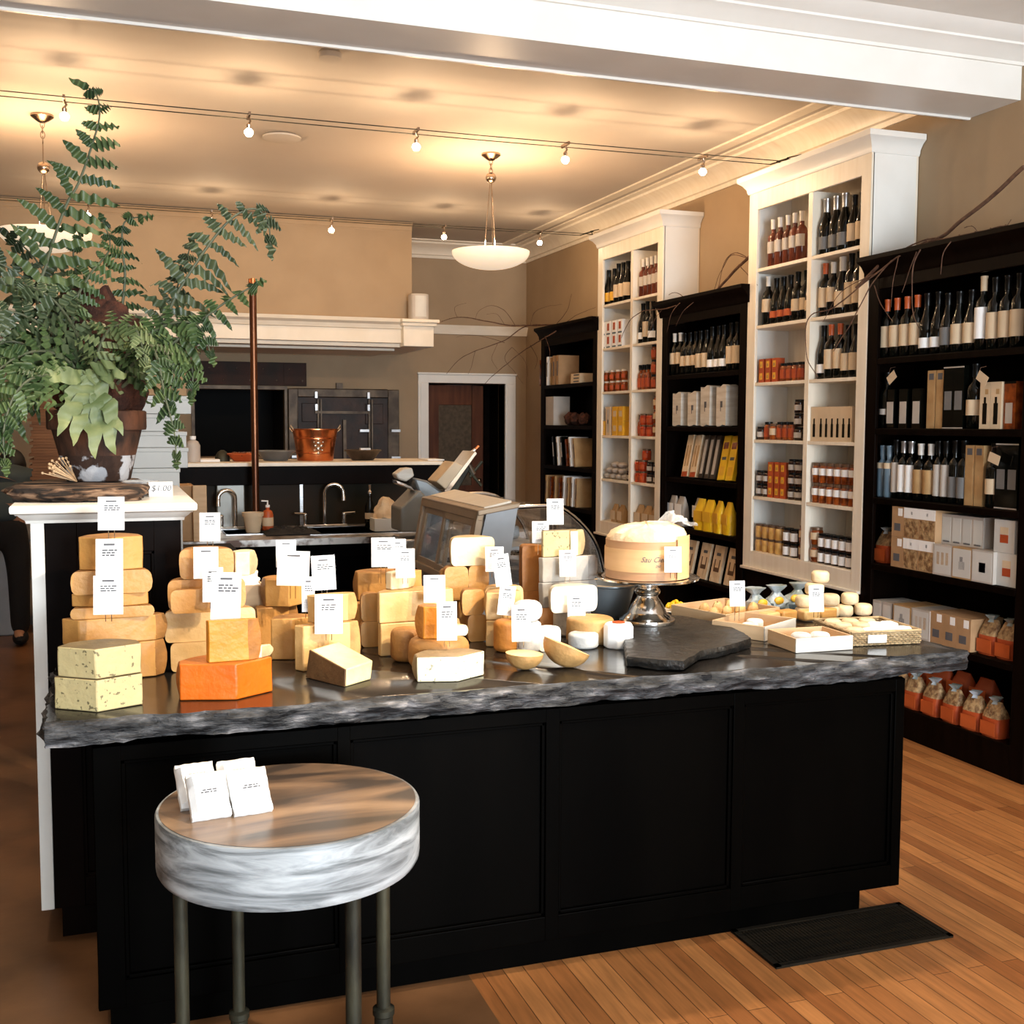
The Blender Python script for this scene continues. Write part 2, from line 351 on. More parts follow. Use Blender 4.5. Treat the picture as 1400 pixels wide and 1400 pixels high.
f = B().box((.95,YF,-.05),(XW,YB,0)).build('floor', M['oak'], origin=(0,0,0)); struct(f)
f = B().box((XL,YF,-.05),(.95,YB+1.5,0)).build('floor', M['concrete'], origin=(0,0,0)); struct(f)
f = B().box((2.4,YB,-.05),(XW,YB+1.5,0)).build('floor', M['oak'], origin=(0,0,0)); struct(f)
struct(B().box((XL,4.6,ZC),(XW,YB,ZC+.1)).build('ceiling', M['ceil']))
struct(B().box((XL,YF,ZC),(XW,4.6,ZC+.1)).build('ceiling', M['white']))
struct(B().box((XW,YF,0),(XW+.15,YB,ZC+.1)).build('wall_right', M['wall']))
struct(B().box((XL-.15,YF,0),(XL,YB,ZC+.1)).build('wall_left', M['wall']))
# back wall with the doorway and the oven mouth left open
DL, DR, DT = PY(585,524,YB).x, PY(690,524,YB).x, PY(640,524,YB).z
OL, OR_, OB, OT = PY(262,600,YB).x, PY(392,600,YB).x, PY(330,624,YB).z, PY(330,532,YB).z
bw = B()
bw.box((XL,YB,0),(OL,YB+.2,ZC+.1)).box((OL,YB,OT),(OR_,YB+.2,ZC+.1)).box((OL,YB,0),(OR_,YB+.2,OB)).box((OR_,YB,0),(DL,YB+.2,ZC+.1)).box((DL,YB,DT),(DR,YB+.2,ZC+.1)).box((DR,YB,0),(XW+.15,YB+.2,ZC+.1))
struct(bw.build('wall_back', M['wall']))
# chimney breast above the mantel shelf
YC = 10.15
bx = PY(563,380,YC).x; zm = PY(520,434,YC).z
struct(B().box((XL,YC,zm-.02),(bx,YB,ZC)).build('wall_chimney_breast', M['wall']))
# wall behind the camera: two shop windows with glass
fw = B(); wz0, wz1 = .6, 2.9
wins = [(-1.75,.45),(.75,2.95)]
fw.box((XL,YF-.15,0),(XW,YF,wz0)).box((XL,YF-.15,wz1),(XW,YF,ZC+.1))
fw.box((XL,YF-.15,wz0),(wins[0][0],YF,wz1)).box((wins[0][1],YF-.15,wz0),(wins[1][0],YF,wz1)).box((wins[1][1],YF-.15,wz0),(XW,YF,wz1))
struct(fw.build('wall_front', M['wall']))
for i,(a,b_) in enumerate(wins):
    e = B().box((a,YF-.1,wz0),(a+.06,YF-.04,wz1)).box((b_-.06,YF-.1,wz0),(b_,YF-.04,wz1)).box((a,YF-.1,wz0),(b_,YF-.04,wz0+.06)).box((a,YF-.1,wz1-.06),(b_,YF-.04,wz1))
    wo = struct(e.build('window_%d' % (i+1), M['white']))
    B().box((a+.06,YF-.075,wz0+.06),(b_-.06,YF-.069,wz1-.06)).build('glass_pane', M['glass'], wo)
# boxed beam between the rooms: face, crown toward the camera, moulded lower edge on the far side
bm_ = [(4.40,3.13),(4.40,3.285),(4.385,3.285),(4.385,3.300),(4.37,3.305),(4.34,3.33),(4.30,3.345),(4.30,3.355),(4.255,3.372),(4.22,3.40),(4.80,3.40),(4.80,3.20),
       (4.805,3.165),(4.79,3.150),(4.79,3.135),(4.765,3.135),(4.755,3.122),(4.735,3.120),(4.73,3.130),(4.70,3.130)]
struct(B().extr(bm_, 'X', XL, XW).build('trim_1', M['white']))
# crown moulding along right wall and back wall
def crown(off, z0, z1): # profile in (distance from wall, z)
    h = z1-z0; return [(0,z0),(.012,z0),(.02,z0+.16*h),(.035,z0+.2*h),(.045,z0+.42*h),(.085,z0+.66*h),(off*.72,z0+.80*h),(off*.75,z0+.9*h),(off,z0+.93*h),(off,z1),(0,z1)]
pc = crown(.19, 3.24, ZC)
struct(B().extr([(XW-d,z) for d,z in pc], 'Y', 4.8, YB).build('trim_2', M['cab']))
struct(B().extr([(YB-d,z) for d,z in pc], 'X', bx, XW).build('trim_3', M['cab']))
struct(B().extr([(YC-d*.25,3.31+(z-3.24)*.5) for d,z in pc], 'X', XL, bx).build('trim_4', M['wall']))
# flat band on the ceiling beside the crown
struct(B().box((XW-.33,4.8,ZC-.012),(XW-.25,YB-.1,ZC)).build('trim_5', M['cab']))
# picture rail on the back wall
rz0, rz1 = PY(650,458,YB).z, PY(650,446,YB).z
struct(B().extr([(YB,rz0),(YB-.02,rz0),(YB-.03,rz0+.03),(YB-.05,rz1-.02),(YB-.06,rz1),(YB,rz1)], 'X', PY(600,445,YB).x-.1, XW).build('trim_6', M['cab']))
# mantel shelf across the chimney breast
mz1 = PY(450,432,YC-.25).z; mz0 = PY(450,474,YC-.25).z; mx1 = PY(552,450,YC-.25).x; mxr = PY(597,450,YC-.28).x
prof = [(YC+.1,mz0+.02),(YC-.12,mz0+.02),(YC-.12,mz0+.05),(YC-.17,mz0+.055),(YC-.17,mz1-.09),(YC-.19,mz1-.085),(YC-.20,mz1-.05),(YC-.24,mz1-.03),(YC-.25,mz1),(YC+.1,mz1)]
ml = struct(B().extr(prof, 'X', XL, mx1).build('trim_7', M['cab']))
zb0 = PY(575,474,YC-.25).z; zb1 = PY(575,437,YC-.25).z
e = B().box((mx1-.005,YC-.26,zb0),(mxr-.02,YB,zb1-.05)).box((mx1-.02,YC-.29,zb1-.06),(mxr,YB,zb1-.03)).box((mx1-.03,YC-.31,zb1-.03),(mxr+.02,YB,zb1))
struct(e.build('trim_8', M['cab'], bevel=.006))
B().extr([(p[0], p[1]) for p in [(YC+.1,mz0-.0),(YB,mz0-.0),(YB,mz0+.03),(YC+.1,mz0+.03)]], 'X', XL, mx1).build('shelf_underside', M['cab'], ml)
# door and casing
dx0, dx1, dz1 = PY(571,513,YB).x, PY(704,515,YB).x, PY(640,513,YB).z
cs = B()
for a,b_ in ((dx0,DL),(DR,dx1)): cs.box((a,YB-.03,0),(b_,YB+.02,DT)).box((a+.02,YB-.038,0),(b_-.02,YB-.0301,DT-.002))
cs.box((dx0,YB-.03,DT),(dx1,YB+.02,dz1)).box((dx0-.01,YB-.045,dz1+.0005),(dx1+.01,YB-.0,dz1+.02))
cs.box((DR-.0,YB,0),(DR+.02,YB+.2,DT)).box((DL-.02,YB,0),(DL,YB+.2,DT))
struct(cs.build('trim_9', M['white'], bevel=.004))
# the dark wood door leaf, half open into the room behind
dw = PY(662,600,YB+.12).x
dr = B(); Rz = Matrix.Rotation(math.radians(7), 3, 'Z'); hp = Vector((DL+.01,YB+.12,0)); W_ = (dw-DL)
def dbox(b, x0,x1,z0,z1,t0=-.02,t1=.02):
    vs = [hp+Rz@Vector((x,y,z)) for z in (z0,z1) for x,y in ((x0,t0),(x1,t0),(x1,t1),(x0,t1))]
    b.add(vs, [(0,3,2,1),(4,5,6,7),(0,1,5,4),(1,2,6,5),(2,3,7,6),(3,0,4,7)])
H_ = DT-.02
dbox(dr,0,.13,0.01,H_); dbox(dr,W_-.13,W_,0.01,H_); dbox(dr,.13,W_-.13,H_-.2,H_); dbox(dr,.13,W_-.13,.01,.25); dbox(dr,.13,W_-.13,.8,.95); dbox(dr,.13,W_-.13,.25,.8,-.008,.008)
door = struct(dr.build('door_1', M['walnut'], bevel=.004))
g = B(); dbox(g,.13,W_-.13,.95,H_-.2,-.006,.006); g.build('glass_panel', M['frosted'], door)
g = B(); q = hp+Rz@Vector((W_-.06,-.05,1.0)); g.ball(q,.025).tube([q,q+Vector((0,.04,0))],.01); g.build('knob', M['nickel'], door)
# room behind the doorway
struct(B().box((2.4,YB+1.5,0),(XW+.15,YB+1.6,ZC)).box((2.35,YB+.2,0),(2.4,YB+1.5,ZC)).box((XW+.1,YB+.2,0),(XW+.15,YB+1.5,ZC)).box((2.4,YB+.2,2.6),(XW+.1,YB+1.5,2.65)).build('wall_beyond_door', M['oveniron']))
# oven mouth recess
ov = thing('masonry_oven', 'black oven mouth with rusted steel lintel plate in the back wall', 'oven', ((OL+OR_)/2,YB+.4,OB))
o = B(); o.box((OL-.02,YB+1.0,OB-.1),(OR_+.02,YB+1.04,OT+.1)).box((OL-.04,YB+.2,OB-.1),(OL,YB+1,OT+.1)).box((OR_,YB+.2,OB-.1),(OR_+.04,YB+1,OT+.1)).box((OL,YB+.2,OB-.1),(OR_,YB+1,OB-.02)).box((OL,YB+.2,OT+.02),(OR_,YB+1,OT+.1))
o.build('oven_chamber', M['dark'], ov)
p0 = PY(255,493,YB-.03); p1 = PY(419,528,YB-.03)
o = B().box((p0.x,YB-.04,p1.z),(p1.x,YB-.002,p0.z)).box((p1.x-.22,YB-.045,p1.z+.01),(p1.x-.01,YB-.04,p0.z-.01))
pl = o.build('lintel_plate', M['rust'], ov, bevel=.004)
for i in range(9): B().ball((p0.x+.08+i*(p1.x-p0.x-.12)/8,YB-.045,p1.z+.05+(i%2)*.11),.009,8,5).build('rivet', M['steel'], pl)
o = B().box((OL,YB-.03,OB),(OL+.03,YB+.02,OT)).box((OR_-.02,YB-.03,OB),(OR_+.004,YB-.002,OT)).box((OL,YB-.03,OT-.0),(OR_+.004,YB-.001,OT+.03)); o.build('mouth_frame', M['ovenframe'], ov)
# oven door with bars and latches
a = PY(394,531,YB-.06); b_ = PY(546,628,YB-.06)
t = thing('iron_oven_door', 'square iron oven door with bright latches and hinged bars', 'oven door', ((a.x+b_.x)/2,YB-.05,b_.z))
x0,x1,z0,z1 = a.x,b_.x,b_.z-.12,a.z; w_ = x1-x0; yy = YB-.06
o = B().box((x0,yy,z0),(x0+.09,YB-.002,z1)).box((x1-.11,yy,z0),(x1,YB-.002,z1)).box((x0+.09,yy,z1-.08),(x1-.11,YB-.002,z1)).box((x0+.09,yy,z0),(x1-.11,YB-.002,z0+.06)); o.build('frame', M['ovenframe'], t, bevel=.006)
o = B().box((x0+.09,yy+.02,z0+.06),(x1-.11,YB-.002,z1-.08)).box((x0+.13,yy+.005,z1-.32),(x0+.30,yy+.02,z1-.14)).box((x1-.34,yy+.005,z1-.34),(x1-.16,yy+.02,z1-.14)); o.build('door_panel', M['oveniron'], t, bevel=.004)
for fx in (.25,.71): 
    bb = B().box((x0+fx*w_,yy-.03,z0+.05),(x0+fx*w_+.018,yy-.01,z1-.10)).box((x0+fx*w_+.03,yy-.03,z0+.05),(x0+fx*w_+.045,yy-.01,z1-.10)); bb.build('vertical_bar', M['ovenframe'], t)
B().box((x0+.48*w_,yy-.03,z0+.05),(x0+.48*w_+.03,yy-.01,z1-.3)).build('vertical_bar', M['ovenframe'], t)
B().box((x0+.23*w_,yy-.035,z1-.24),(x0+.72*w_,yy-.012,z1-.215)).build('cross_bar', M['ovenframe'], t)
for fx,fz in ((.23,.03),(.70,.03),(.23,.15),(.70,.15)): B().box((x0+fx*w_,yy-.045,z1-fz-.06),(x0+fx*w_+.022,yy-.025,z1-fz)).build('hinge', M['steel'], t)
for fx,fz in ((.17,.50),(.63,.50),(.02,.50),(.92,.50),(.92,.83),(.02,.81)): B().box((x0+fx*w_,yy-.045,z1-fz*(z1-z0)-.012),(x0+fx*w_+.09,yy-.01,z1-fz*(z1-z0)+.012)).build('latch', M['steel'], t)
B().box((x0+.43*w_,YB-.05,z1),(x0+.43*w_+.06,YB-.005,z1+.06)).build('counterweight', M['ovenframe'], t)
# speaker on mantel
q = PY(573,437,YC-.15)
t = thing('wall_speaker', 'small pale grey loudspeaker standing on the mantel end', 'speaker', (q.x,YC-.14,zb1))
B().prism([(q.x-.085,YC-.08),(q.x-.085,YC-.17)]+[(q.x+.085*math.sin(u),YC-.17-.05*math.cos(u)) for u in [(-1.1+.22*k) for k in range(11)]]+[(q.x+.085,YC-.17),(q.x+.085,YC-.08)], zb1, zb1+.235).build('cabinet', M['speaker'], t, bevel=.01)
B().prism([(q.x-.068,YC-.2)]+[(q.x+.07*math.sin(u),YC-.176-.05*math.cos(u)) for u in [(-1+.2*k) for k in range(11)]]+[(q.x+.068,YC-.2)], zb1+.03, zb1+.215).build('grille', M['greybox'], t)
# smoke detector and ceiling speaker
q = PZ(385,185,ZC); tag(B().lathe([(0,0),(.10,0),(.12,-.01),(.12,-.02),(.06,-.03),(0,-.03)], (q.x,q.y,ZC-.001), 24).build('ceiling_vent', M['ceil']), 'round flat ceiling vent left of the hanging spot lights', 'vent')
q = PZ(451,70,ZC); tag(B().lathe([(0,0),(.05,0),(.06,-.012),(.055,-.035),(0,-.04)], (q.x,q.y,ZC-.001), 24).build('smoke_detector', M['ceil']), 'small round smoke detector on the ceiling near the beam', 'smoke detector')
# ------------------------------------------------------------ cable lights
def cable_run(Y, z, bulbs, where):
    zz = [z, z]
    o = thing('light_cable', 'pair of thin bare cables stretched under the ceiling, %s' % where, 'cable', (0,Y,z), 'lighting cables')
    for dy in (-.05,.05):
        B().tube([(XL,Y+dy,z),(0,Y+dy,z-.01),(2,Y+dy,z-.012),(3.93,Y+dy,z)], .0028, 6).build('wire', M['iron'], o)
    B().tube([(3.93,Y-.05,z),(3.99,Y-.06,z+.02),(4.02,Y-.02,z+.0),(3.99,Y+.06,z+.02),(3.93,Y+.05,z)], .004, 6).tube([(3.98,Y-.06,z+.02),(4.09,Y-.06,z+.05)],.004,6).tube([(3.98,Y+.06,z+.02),(4.09,Y+.06,z+.05)],.004,6).build('standoff', M['iron'], o)
    for i,(px,py) in enumerate(bulbs):
        q = PY(px,py,Y); t = thing('spot_bulb', 'lit spot bulb, %s on the %s cables' % (od(i,len(bulbs)), where), 'light bulb', (q.x,Y,z-.10), 'bulbs on the cables')
        B().box((q.x-.006,Y-.056,z-.016),(q.x+.006,Y+.056,z+.001)).tube([(q.x,Y,z-.01),(q.x+.01,Y,z-.035),(q.x,Y,z-.05)],.006,8).lathe([(.010,z-.075),(.013,z-.055),(.006,z-.045)],(q.x,Y,0),10).build('lamp_holder', M['nickel'], t)
        B().lathe([(.0,z-.115),(.014,z-.112),(.023,z-.098),(.022,z-.085),(.011,z-.074)],(q.x,Y,0),14).build('bulb', M['bulb'], t)
        light('spot_bulb_light', 'POINT', (q.x,Y,z-.145), 10.5 if where == 'near' else 5.5, WARM, .02)
cable_run(6.25, 3.215, [(88,150),(340,170),(569,185),(773,200),(961,215)], 'near')
cable_run(9.3, 3.24, [(120,288),(289,296),(453,300),(607,312),(738,318)], 'far')
# ------------------------------------------------------------ pendants
def pendant(px, rimpy, Y, label):
    q = PY(px,rimpy,Y); x = q.x; z = q.z
    t = thing('pendant_lamp', label, 'lamp', (x,Y,z-.1), 'alabaster bowl pendants')
    B().lathe([(0,ZC-.045),(.02,ZC-.045),(.035,ZC-.035),(.065,ZC-.012),(.065,ZC)],(x,Y,0),24).build('canopy', M['nickel'], t)
    b = B()
    zb = PY(px,243-(345-rimpy)*.5,Y).z
    for k in range(4):
        zz = ZC-.055-.03*k; R = Matrix.Rotation(PI/2*(k%2),3,'Z')
        b.tube([Vector((x,Y,zz))+R@Vector((.012*math.cos(u),0,.022*math.sin(u))) for u in [2*PI*j/10 for j in range(11)]], .003, 5)
    b.build('chain', M['nickel'], t)
    B().tube([(x,Y,ZC-.155),(x,Y,zb)],.004,6).ball((x,Y,zb),.036,16,10).build('ball', M['nickel'], t)
    for k in range(3):
        a = k*2*PI/3+.5; B().tube([(x+.006*math.cos(a),Y+.006*math.sin(a),zb-.03),(x+.055*math.cos(a),Y+.055*math.sin(a),z-.098)], .0028, 5).build('hanging_rod', M['nickel'], t)
    R0 = .262; pr = [(R0*math.sin(u), -.115*math.cos(u)) for u in [PI/2*k/10 for k in range(11)]]
    pr2 = [(r*.95, zz*.93) for r,zz in reversed(pr)]
    bw_ = B().lathe([(max(r,0.001),zz) for r,zz in pr+[(R0,.006),(R0*.95,.006)]+pr2],(x,Y,z),40).build('glass_bowl', M['shade'], t)
    for u in (-.2,.2): B().ball((x+u,Y-.13,z-.03),.008,8,6).build('screw', M['nickel'], bw_)
    light('pendant_light', 'POINT', (x,Y,z+.05), 50, WARM, .05)
pendant(671,345,7.4,'alabaster bowl pendant lamp hanging from chain above the cheese counter')
pendant(62,318,7.4,'alabaster bowl pendant lamp half hidden behind the potted fern')
# ============================================================ COUNTER
def rough_slab(name, outline, z0, z1, amp, mats, parent=None, layers=9, seed=0, step=.018, zbump=.004, origin=None):
    """a riven slab: smooth top, broken edge all round (outline counter-clockwise)"""
    pts = []; n = len(outline)
    for i in range(n):
        a = Vector(outline[i]).to_2d(); c = Vector(outline[(i+1)%n]).to_2d(); L = (c-a).length; k = max(1, int(L/step))
        nr = Vector(((c-a).y, -(c-a).x)).normalized()
        for j in range(k): pts.append((a+(c-a)*j/k, nr))
    b = B(); N = len(pts); vs = []
    for l in range(layers+1):
        t = l/layers; z = z1+(z0-z1)*t
        for (p, nr) in pts:
            q = Vector((p.x*9, p.y*9, z*30+seed)); q2 = Vector((p.x*34, p.y*34, z*70+seed*3))
            d = amp*(noise.noise(q)*1.1+noise.noise(q2)*.9 - .5*abs(noise.noise(q*2.3))) + amp*.9*math.sin(PI*min(1,t*1.15))
            zz = z + (zbump*(noise.noise(Vector((p.x*6,p.y*6,seed+5)))*1.6 + noise.noise(Vector((p.x*25,p.y*25,seed)))) if l == layers else (zbump*.8*noise.noise(q2) if 0 < l else 0))
            if l == layers: zz += .012*max(0, noise.noise(Vector((p.x*3.3, p.y*3, seed+9))))
            vs.append((p.x+nr.x*d, p.y+nr.y*d, zz))
    b.add(vs, [(l*N+i, (l+1)*N+i, (l+1)*N+(i+1)%N, l*N+(i+1)%N) for l in range(layers) for i in range(N)], 1)
    b.add(vs[:N], [tuple(range(N))], 0); b.add(vs[layers*N:], [tuple(reversed(range(N)))], 1)
    return b.build(name, mats, parent, origin=origin)
ZT = .862
CFY = 2.98
base = thing('counter_base', 'long black panelled counter base carrying the stone top', 'counter', (1.2,3.3,0))
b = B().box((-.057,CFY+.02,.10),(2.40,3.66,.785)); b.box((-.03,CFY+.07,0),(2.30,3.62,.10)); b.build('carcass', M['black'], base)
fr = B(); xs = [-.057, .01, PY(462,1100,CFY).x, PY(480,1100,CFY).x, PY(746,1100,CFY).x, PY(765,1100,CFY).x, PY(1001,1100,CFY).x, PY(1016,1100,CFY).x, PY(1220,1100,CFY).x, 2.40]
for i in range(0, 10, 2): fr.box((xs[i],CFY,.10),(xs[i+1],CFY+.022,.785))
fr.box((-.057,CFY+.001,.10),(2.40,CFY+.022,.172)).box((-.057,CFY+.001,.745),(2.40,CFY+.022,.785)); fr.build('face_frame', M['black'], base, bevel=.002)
for i in range(1, 9, 2):
    e = B(); a_, c_ = xs[i], xs[i+1]
    for (u0,u1,v0,v1) in ((a_,c_,.172,.182),(a_,c_,.735,.745),(a_,a_+.01,.172,.745),(c_-.01,c_,.172,.745)): e.box((u0,CFY+.008,v0),(u1,CFY+.021,v1))
    e.box((a_+.01,CFY+.017,.182),(c_-.01,CFY+.0205,.735)); e.build('panel', M['black'], base, bevel=.002)
rs = rough_slab('stone_countertop', [(-.165,2.965),(.4,2.955),(1.2,2.965),(1.9,2.95),(2.635,2.975),(2.61,3.4),(2.63,4.02),(-.165,4.02) if False else (.235,4.02),(.235,3.655),(-.165,3.655)], .797, ZT, .014, [M['stone'],M['stonerough']], seed=3)
tag(rs, 'thick dark polished stone slab with rough broken edge on the counter', 'countertop')
b = B().box((.3,3.68,.10),(2.35,3.95,.785)).box((.35,3.6,0),(2.3,3.9,.10)); b.build('rear_carcass', M['black'], base)
# ------------------------------------------------------------ end cabinet with white cap
CY = 3.685
ec = thing('end_cabinet', 'tall narrow dark cabinet with white moulded cap under the potted fern', 'cabinet', (0,4.1,0))
cr = .205
B().box((-.19,CY+.012,.10),(cr,4.6,1.30)).box((-.17,CY+.012,0),(cr-.03,4.55,.10)).build('carcass', M['espresso'], ec)
f = B()
for (x0,x1,z0,z1) in ((-.19,-.10,.10,1.30),(cr-.08,cr,.10,1.30),(-.10,cr-.08,1.20,1.30),(-.10,cr-.08,.10,.19)): f.box((x0,CY-.008,z0),(x1,CY+.012,z1))
f.build('face_frame', M['espresso'], ec, bevel=.002)
f = B()
for (x0,x1,z0,z1) in ((-.10,-.09,.19,1.20),(cr-.09,cr-.08,.19,1.20),(-.10,cr-.08,1.19,1.20),(-.10,cr-.08,.19,.20)): f.box((x0,CY-.002,z0),(x1,CY+.012,z1))
f.build('panel_bead', M['espresso'], ec, bevel=.002)
B().box((-.228,CY-.012,.10),(-.19,4.6,1.30)).build('side_board', M['white'], ec, bevel=.002)
b = B(); n_ = [(0,1.295),(.018,1.295),(.022,1.304),(.045,1.316),(.052,1.322),(.060,1.322),(.066,1.327),(.080,1.329),(.083,1.335),(.083,1.347),(.078,1.352),(0,1.352)]
rings = []
vs = []; 
for d,z in n_: vs += [(-.228+(-d*.62),CY-d,z),(cr+(d*.55),CY-d,z),(cr+(d*.55),4.6+d*.3,z),(-.228+(-d*.62),4.6+d*.3,z)]
fs = [(4*i+k,4*i+(k+1)%4,4*i+4+(k+1)%4,4*i+4+k) for i in range(len(n_)-1) for k in range(4)]
b.add(vs, fs+[(0,1,2,3),tuple(4*(len(n_)-1)+k for k in range(4))]); b.build('cap', M['white'], ec)
ZCAP = 1.352
# ------------------------------------------------------------ marble-topped stool
def marble():
    m = bpy.data.materials.new('streaked_marble'); m.use_nodes = True; nt = m.node_tree; b = nt.nodes['Principled BSDF']
    tc = _n(nt,'ShaderNodeTexCoord'); mp = _n(nt,'ShaderNodeMapping'); mp.inputs['Scale'].default_value = (1.6,2.8,13); mp.inputs['Rotation'].default_value = (.06,.10,.1)
    lk(nt, tc.outputs['Object'], mp.inputs[0])
    nz = _n(nt,'ShaderNodeTexNoise'); nz.inputs['Scale'].default_value = 1.9; nz.inputs['Detail'].default_value = 9; nz.inputs['Distortion'].default_value = 1.1; nz.inputs['Roughness'].default_value = .62
    lk(nt, mp.outputs[0], nz.inputs['Vector'])
    r = _n(nt,'ShaderNodeValToRGB'); e = r.color_ramp.elements; e[0].position = .30; e[0].color = (.045,.05,.052,1); e[1].position = .66; e[1].color = (.47,.49,.50,1)
    q = e.new(.42); q.color = (.15,.16,.165,1); q = e.new(.52); q.color = (.30,.315,.325,1)
    lk(nt, nz.outputs[0], r.inputs[0]); lk(nt, r.outputs[0], b.inputs['Base Color']); b.inputs['Roughness'].default_value = .42
    return m
M['marble'] = marble()
sx, sy, sr, sz = .378, 2.612, .301, .72
st = thing('marble_stool', 'round stool with thick grey streaked marble top on iron pipe legs', 'stool', (sx,sy,0))
B().lathe([(.001,.578),(sr-.02,.578),(sr-.006,.583),(sr-.001,.592),(sr,.60),(sr,sz-.006),(sr-.003,sz-.001),(sr-.008,sz),(.001,sz)], (sx,sy,0), 72).build('marble_top', M['marble'], st)
M['warmlit_top'] = mat('marble_painted_warm_light', (.30,.19,.11), .3, col2=(.045,.032,.024), scale=2.2, stretch=(1,3.4,1), detail=9, ramp=(.38,.62), dist=.8, col3=(.18,.11,.065))  # warm lamplight and darker shade on the grey marble, painted into the colour
B().lathe([(.001,sz+.0003),(sr-.010,sz+.0003),(sr-.009,sz+.0012),(.001,sz+.0012)], (sx,sy,0), 72).build('warm_lit_face', M['warmlit_top'], st)  # thin added disc over the marble that carries the painted lamplight
for (lx,ly,r) in ((.126,2.55,.0155),(.483,2.405,.018),(.274,2.80,.015),(.618,2.70,.0175)):
    lg = B().tube([(lx,ly,.006),(lx,ly,.579)], r, 16).build('leg', M['iron'], st)
    c = B().lathe([(r,.045),(r+.009,.048),(r+.010,.075),(r+.006,.08),(r+.006,.115),(r+.010,.12),(r+.010,.135),(r,.14)], (lx,ly,0), 18).lathe([(.001,0),(.042,0),(.042,.008),(.028,.012),(r+.008,.03),(r+.006,.05)], (lx,ly,0), 20)
    c.build('pipe_fitting', M['iron'], lg)
# soap-like wrapped packets leaning on the stool top
def packet(px, py, rz, tilt, label, back):
    q = PZ(px, py, sz)
    R = Matrix.Rotation(rz,3,'Z')@Matrix.Rotation(tilt,3,'X')
    t = thing('paper_wrapped_bar', label, 'wrapped bar', tuple(q), 'paper wrapped bars on the stool')
    W,H,T = .086,.106,.032
    def blk():
        b = B(); nx, nz = 8, 10
        vs = []; 
        for sgn in (0,1):
            for j in range(nz+1):
                for i in range(nx+1):
                    u, v = i/nx, j/nz; e = min(u,1-u,v,1-v)
                    pz = T*(.5+.5*min(1,(e*9)**.5)) if sgn else 0
                    p = Vector(((u-.5)*W, -pz if sgn else 0, v*H)) + Vector((0,0,0))
                    p += Vector((noise.noise(Vector((u*5,v*5,px))),0,noise.noise(Vector((u*5,v*5,py))))).normalized()*.0012
                    vs.append(q + R@p)
        fs = []; k = nx+1; o = (nx+1)*(nz+1)
        for j in range(nz):
            for i in range(nx):
                fs.append((j*k+i,(j+1)*k+i,(j+1)*k+i+1,j*k+i+1)); fs.append((o+j*k+i,o+j*k+i+1,o+(j+1)*k+i+1,o+(j+1)*k+i))
        rim = [i for i in range(nx)]+[j*k+nx for j in range(nz)]+[nz*k+i for i in range(nx,0,-1)]+[j*k for j in range(nz,0,-1)]
        for a in range(len(rim)): fs.append((rim[a],rim[(a+1)%len(rim)],o+rim[(a+1)%len(rim)],o+rim[a]))
        return b.add(vs, fs)
    blk().build('wrapper', M['paper'], t)
    b = B()
    rows = [(.80,.34,0),(.74,.20,0),(.62,.5,0),(.55,.36,1),(.50,.46,1),(.44,.42,0),(.38,.2,0)] if not back else [(.78,.34,0),(.70,.44,0),(.60,.4,1),(.54,.5,1)]
    for v,wd,dk in rows:
        x = -wd/2*W
        while x < wd/2*W-.003:
            l = random.uniform(.004,.011); l = min(l, wd/2*W-x)
            for p_ in [0]:
                c = Vector((x+l/2, -T-.0006, v*H)); b.obox(q+R@c, (l,.0008,.0032 if dk else .0018), R, 0 if dk else 1)
            x += l+.002
    b.build('print', [M['ink'],M['inklight']], t)
# lay-back tilt: leaning away from the viewer; four bars in two overlapping pairs
R1 = math.radians(-14)
def pk2(px,py,dy,dz,label,back):
    global sz
    s0 = sz; packet(px,py,math.radians(8),R1*2.9,label,back)
pk2(273,1106,0,0,'paper wrapped bar, upper left of four on the marble stool',True)
pk2(331,1100,0,0,'paper wrapped bar, upper right of four on the marble stool',True)
pk2(289,1121,0,0,'paper wrapped bar, lower left of four on the marble stool',False)
pk2(346,1114,0,0,'paper wrapped bar, lower right of four on the marble stool',False)
# ------------------------------------------------------------ floor mat
fm = B(); mx0,mx1_,my0,my1 = 1.815,2.455,2.785,3.045
fm.box((mx0,my0,0.0005),(mx1_,my1,.006)).box((mx0,my0,.006),(mx1_,my0+.018,.009)).box((mx0,my1-.018,.006),(mx1_,my1,.009)).box((mx0,my0,.006),(mx0+.018,my1,.009)).box((mx1_-.018,my0,.006),(mx1_,my1,.009))
k = 0; x = mx0+.026
while x < mx1_-.03: fm.box((x,my0+.022,.006),(x+.006,my1-.022,.0085)); x += .012
tag(fm.build('floor_mat', M['mat']), 'small black ribbed rubber mat on the wood floor at the counter foot', 'mat')
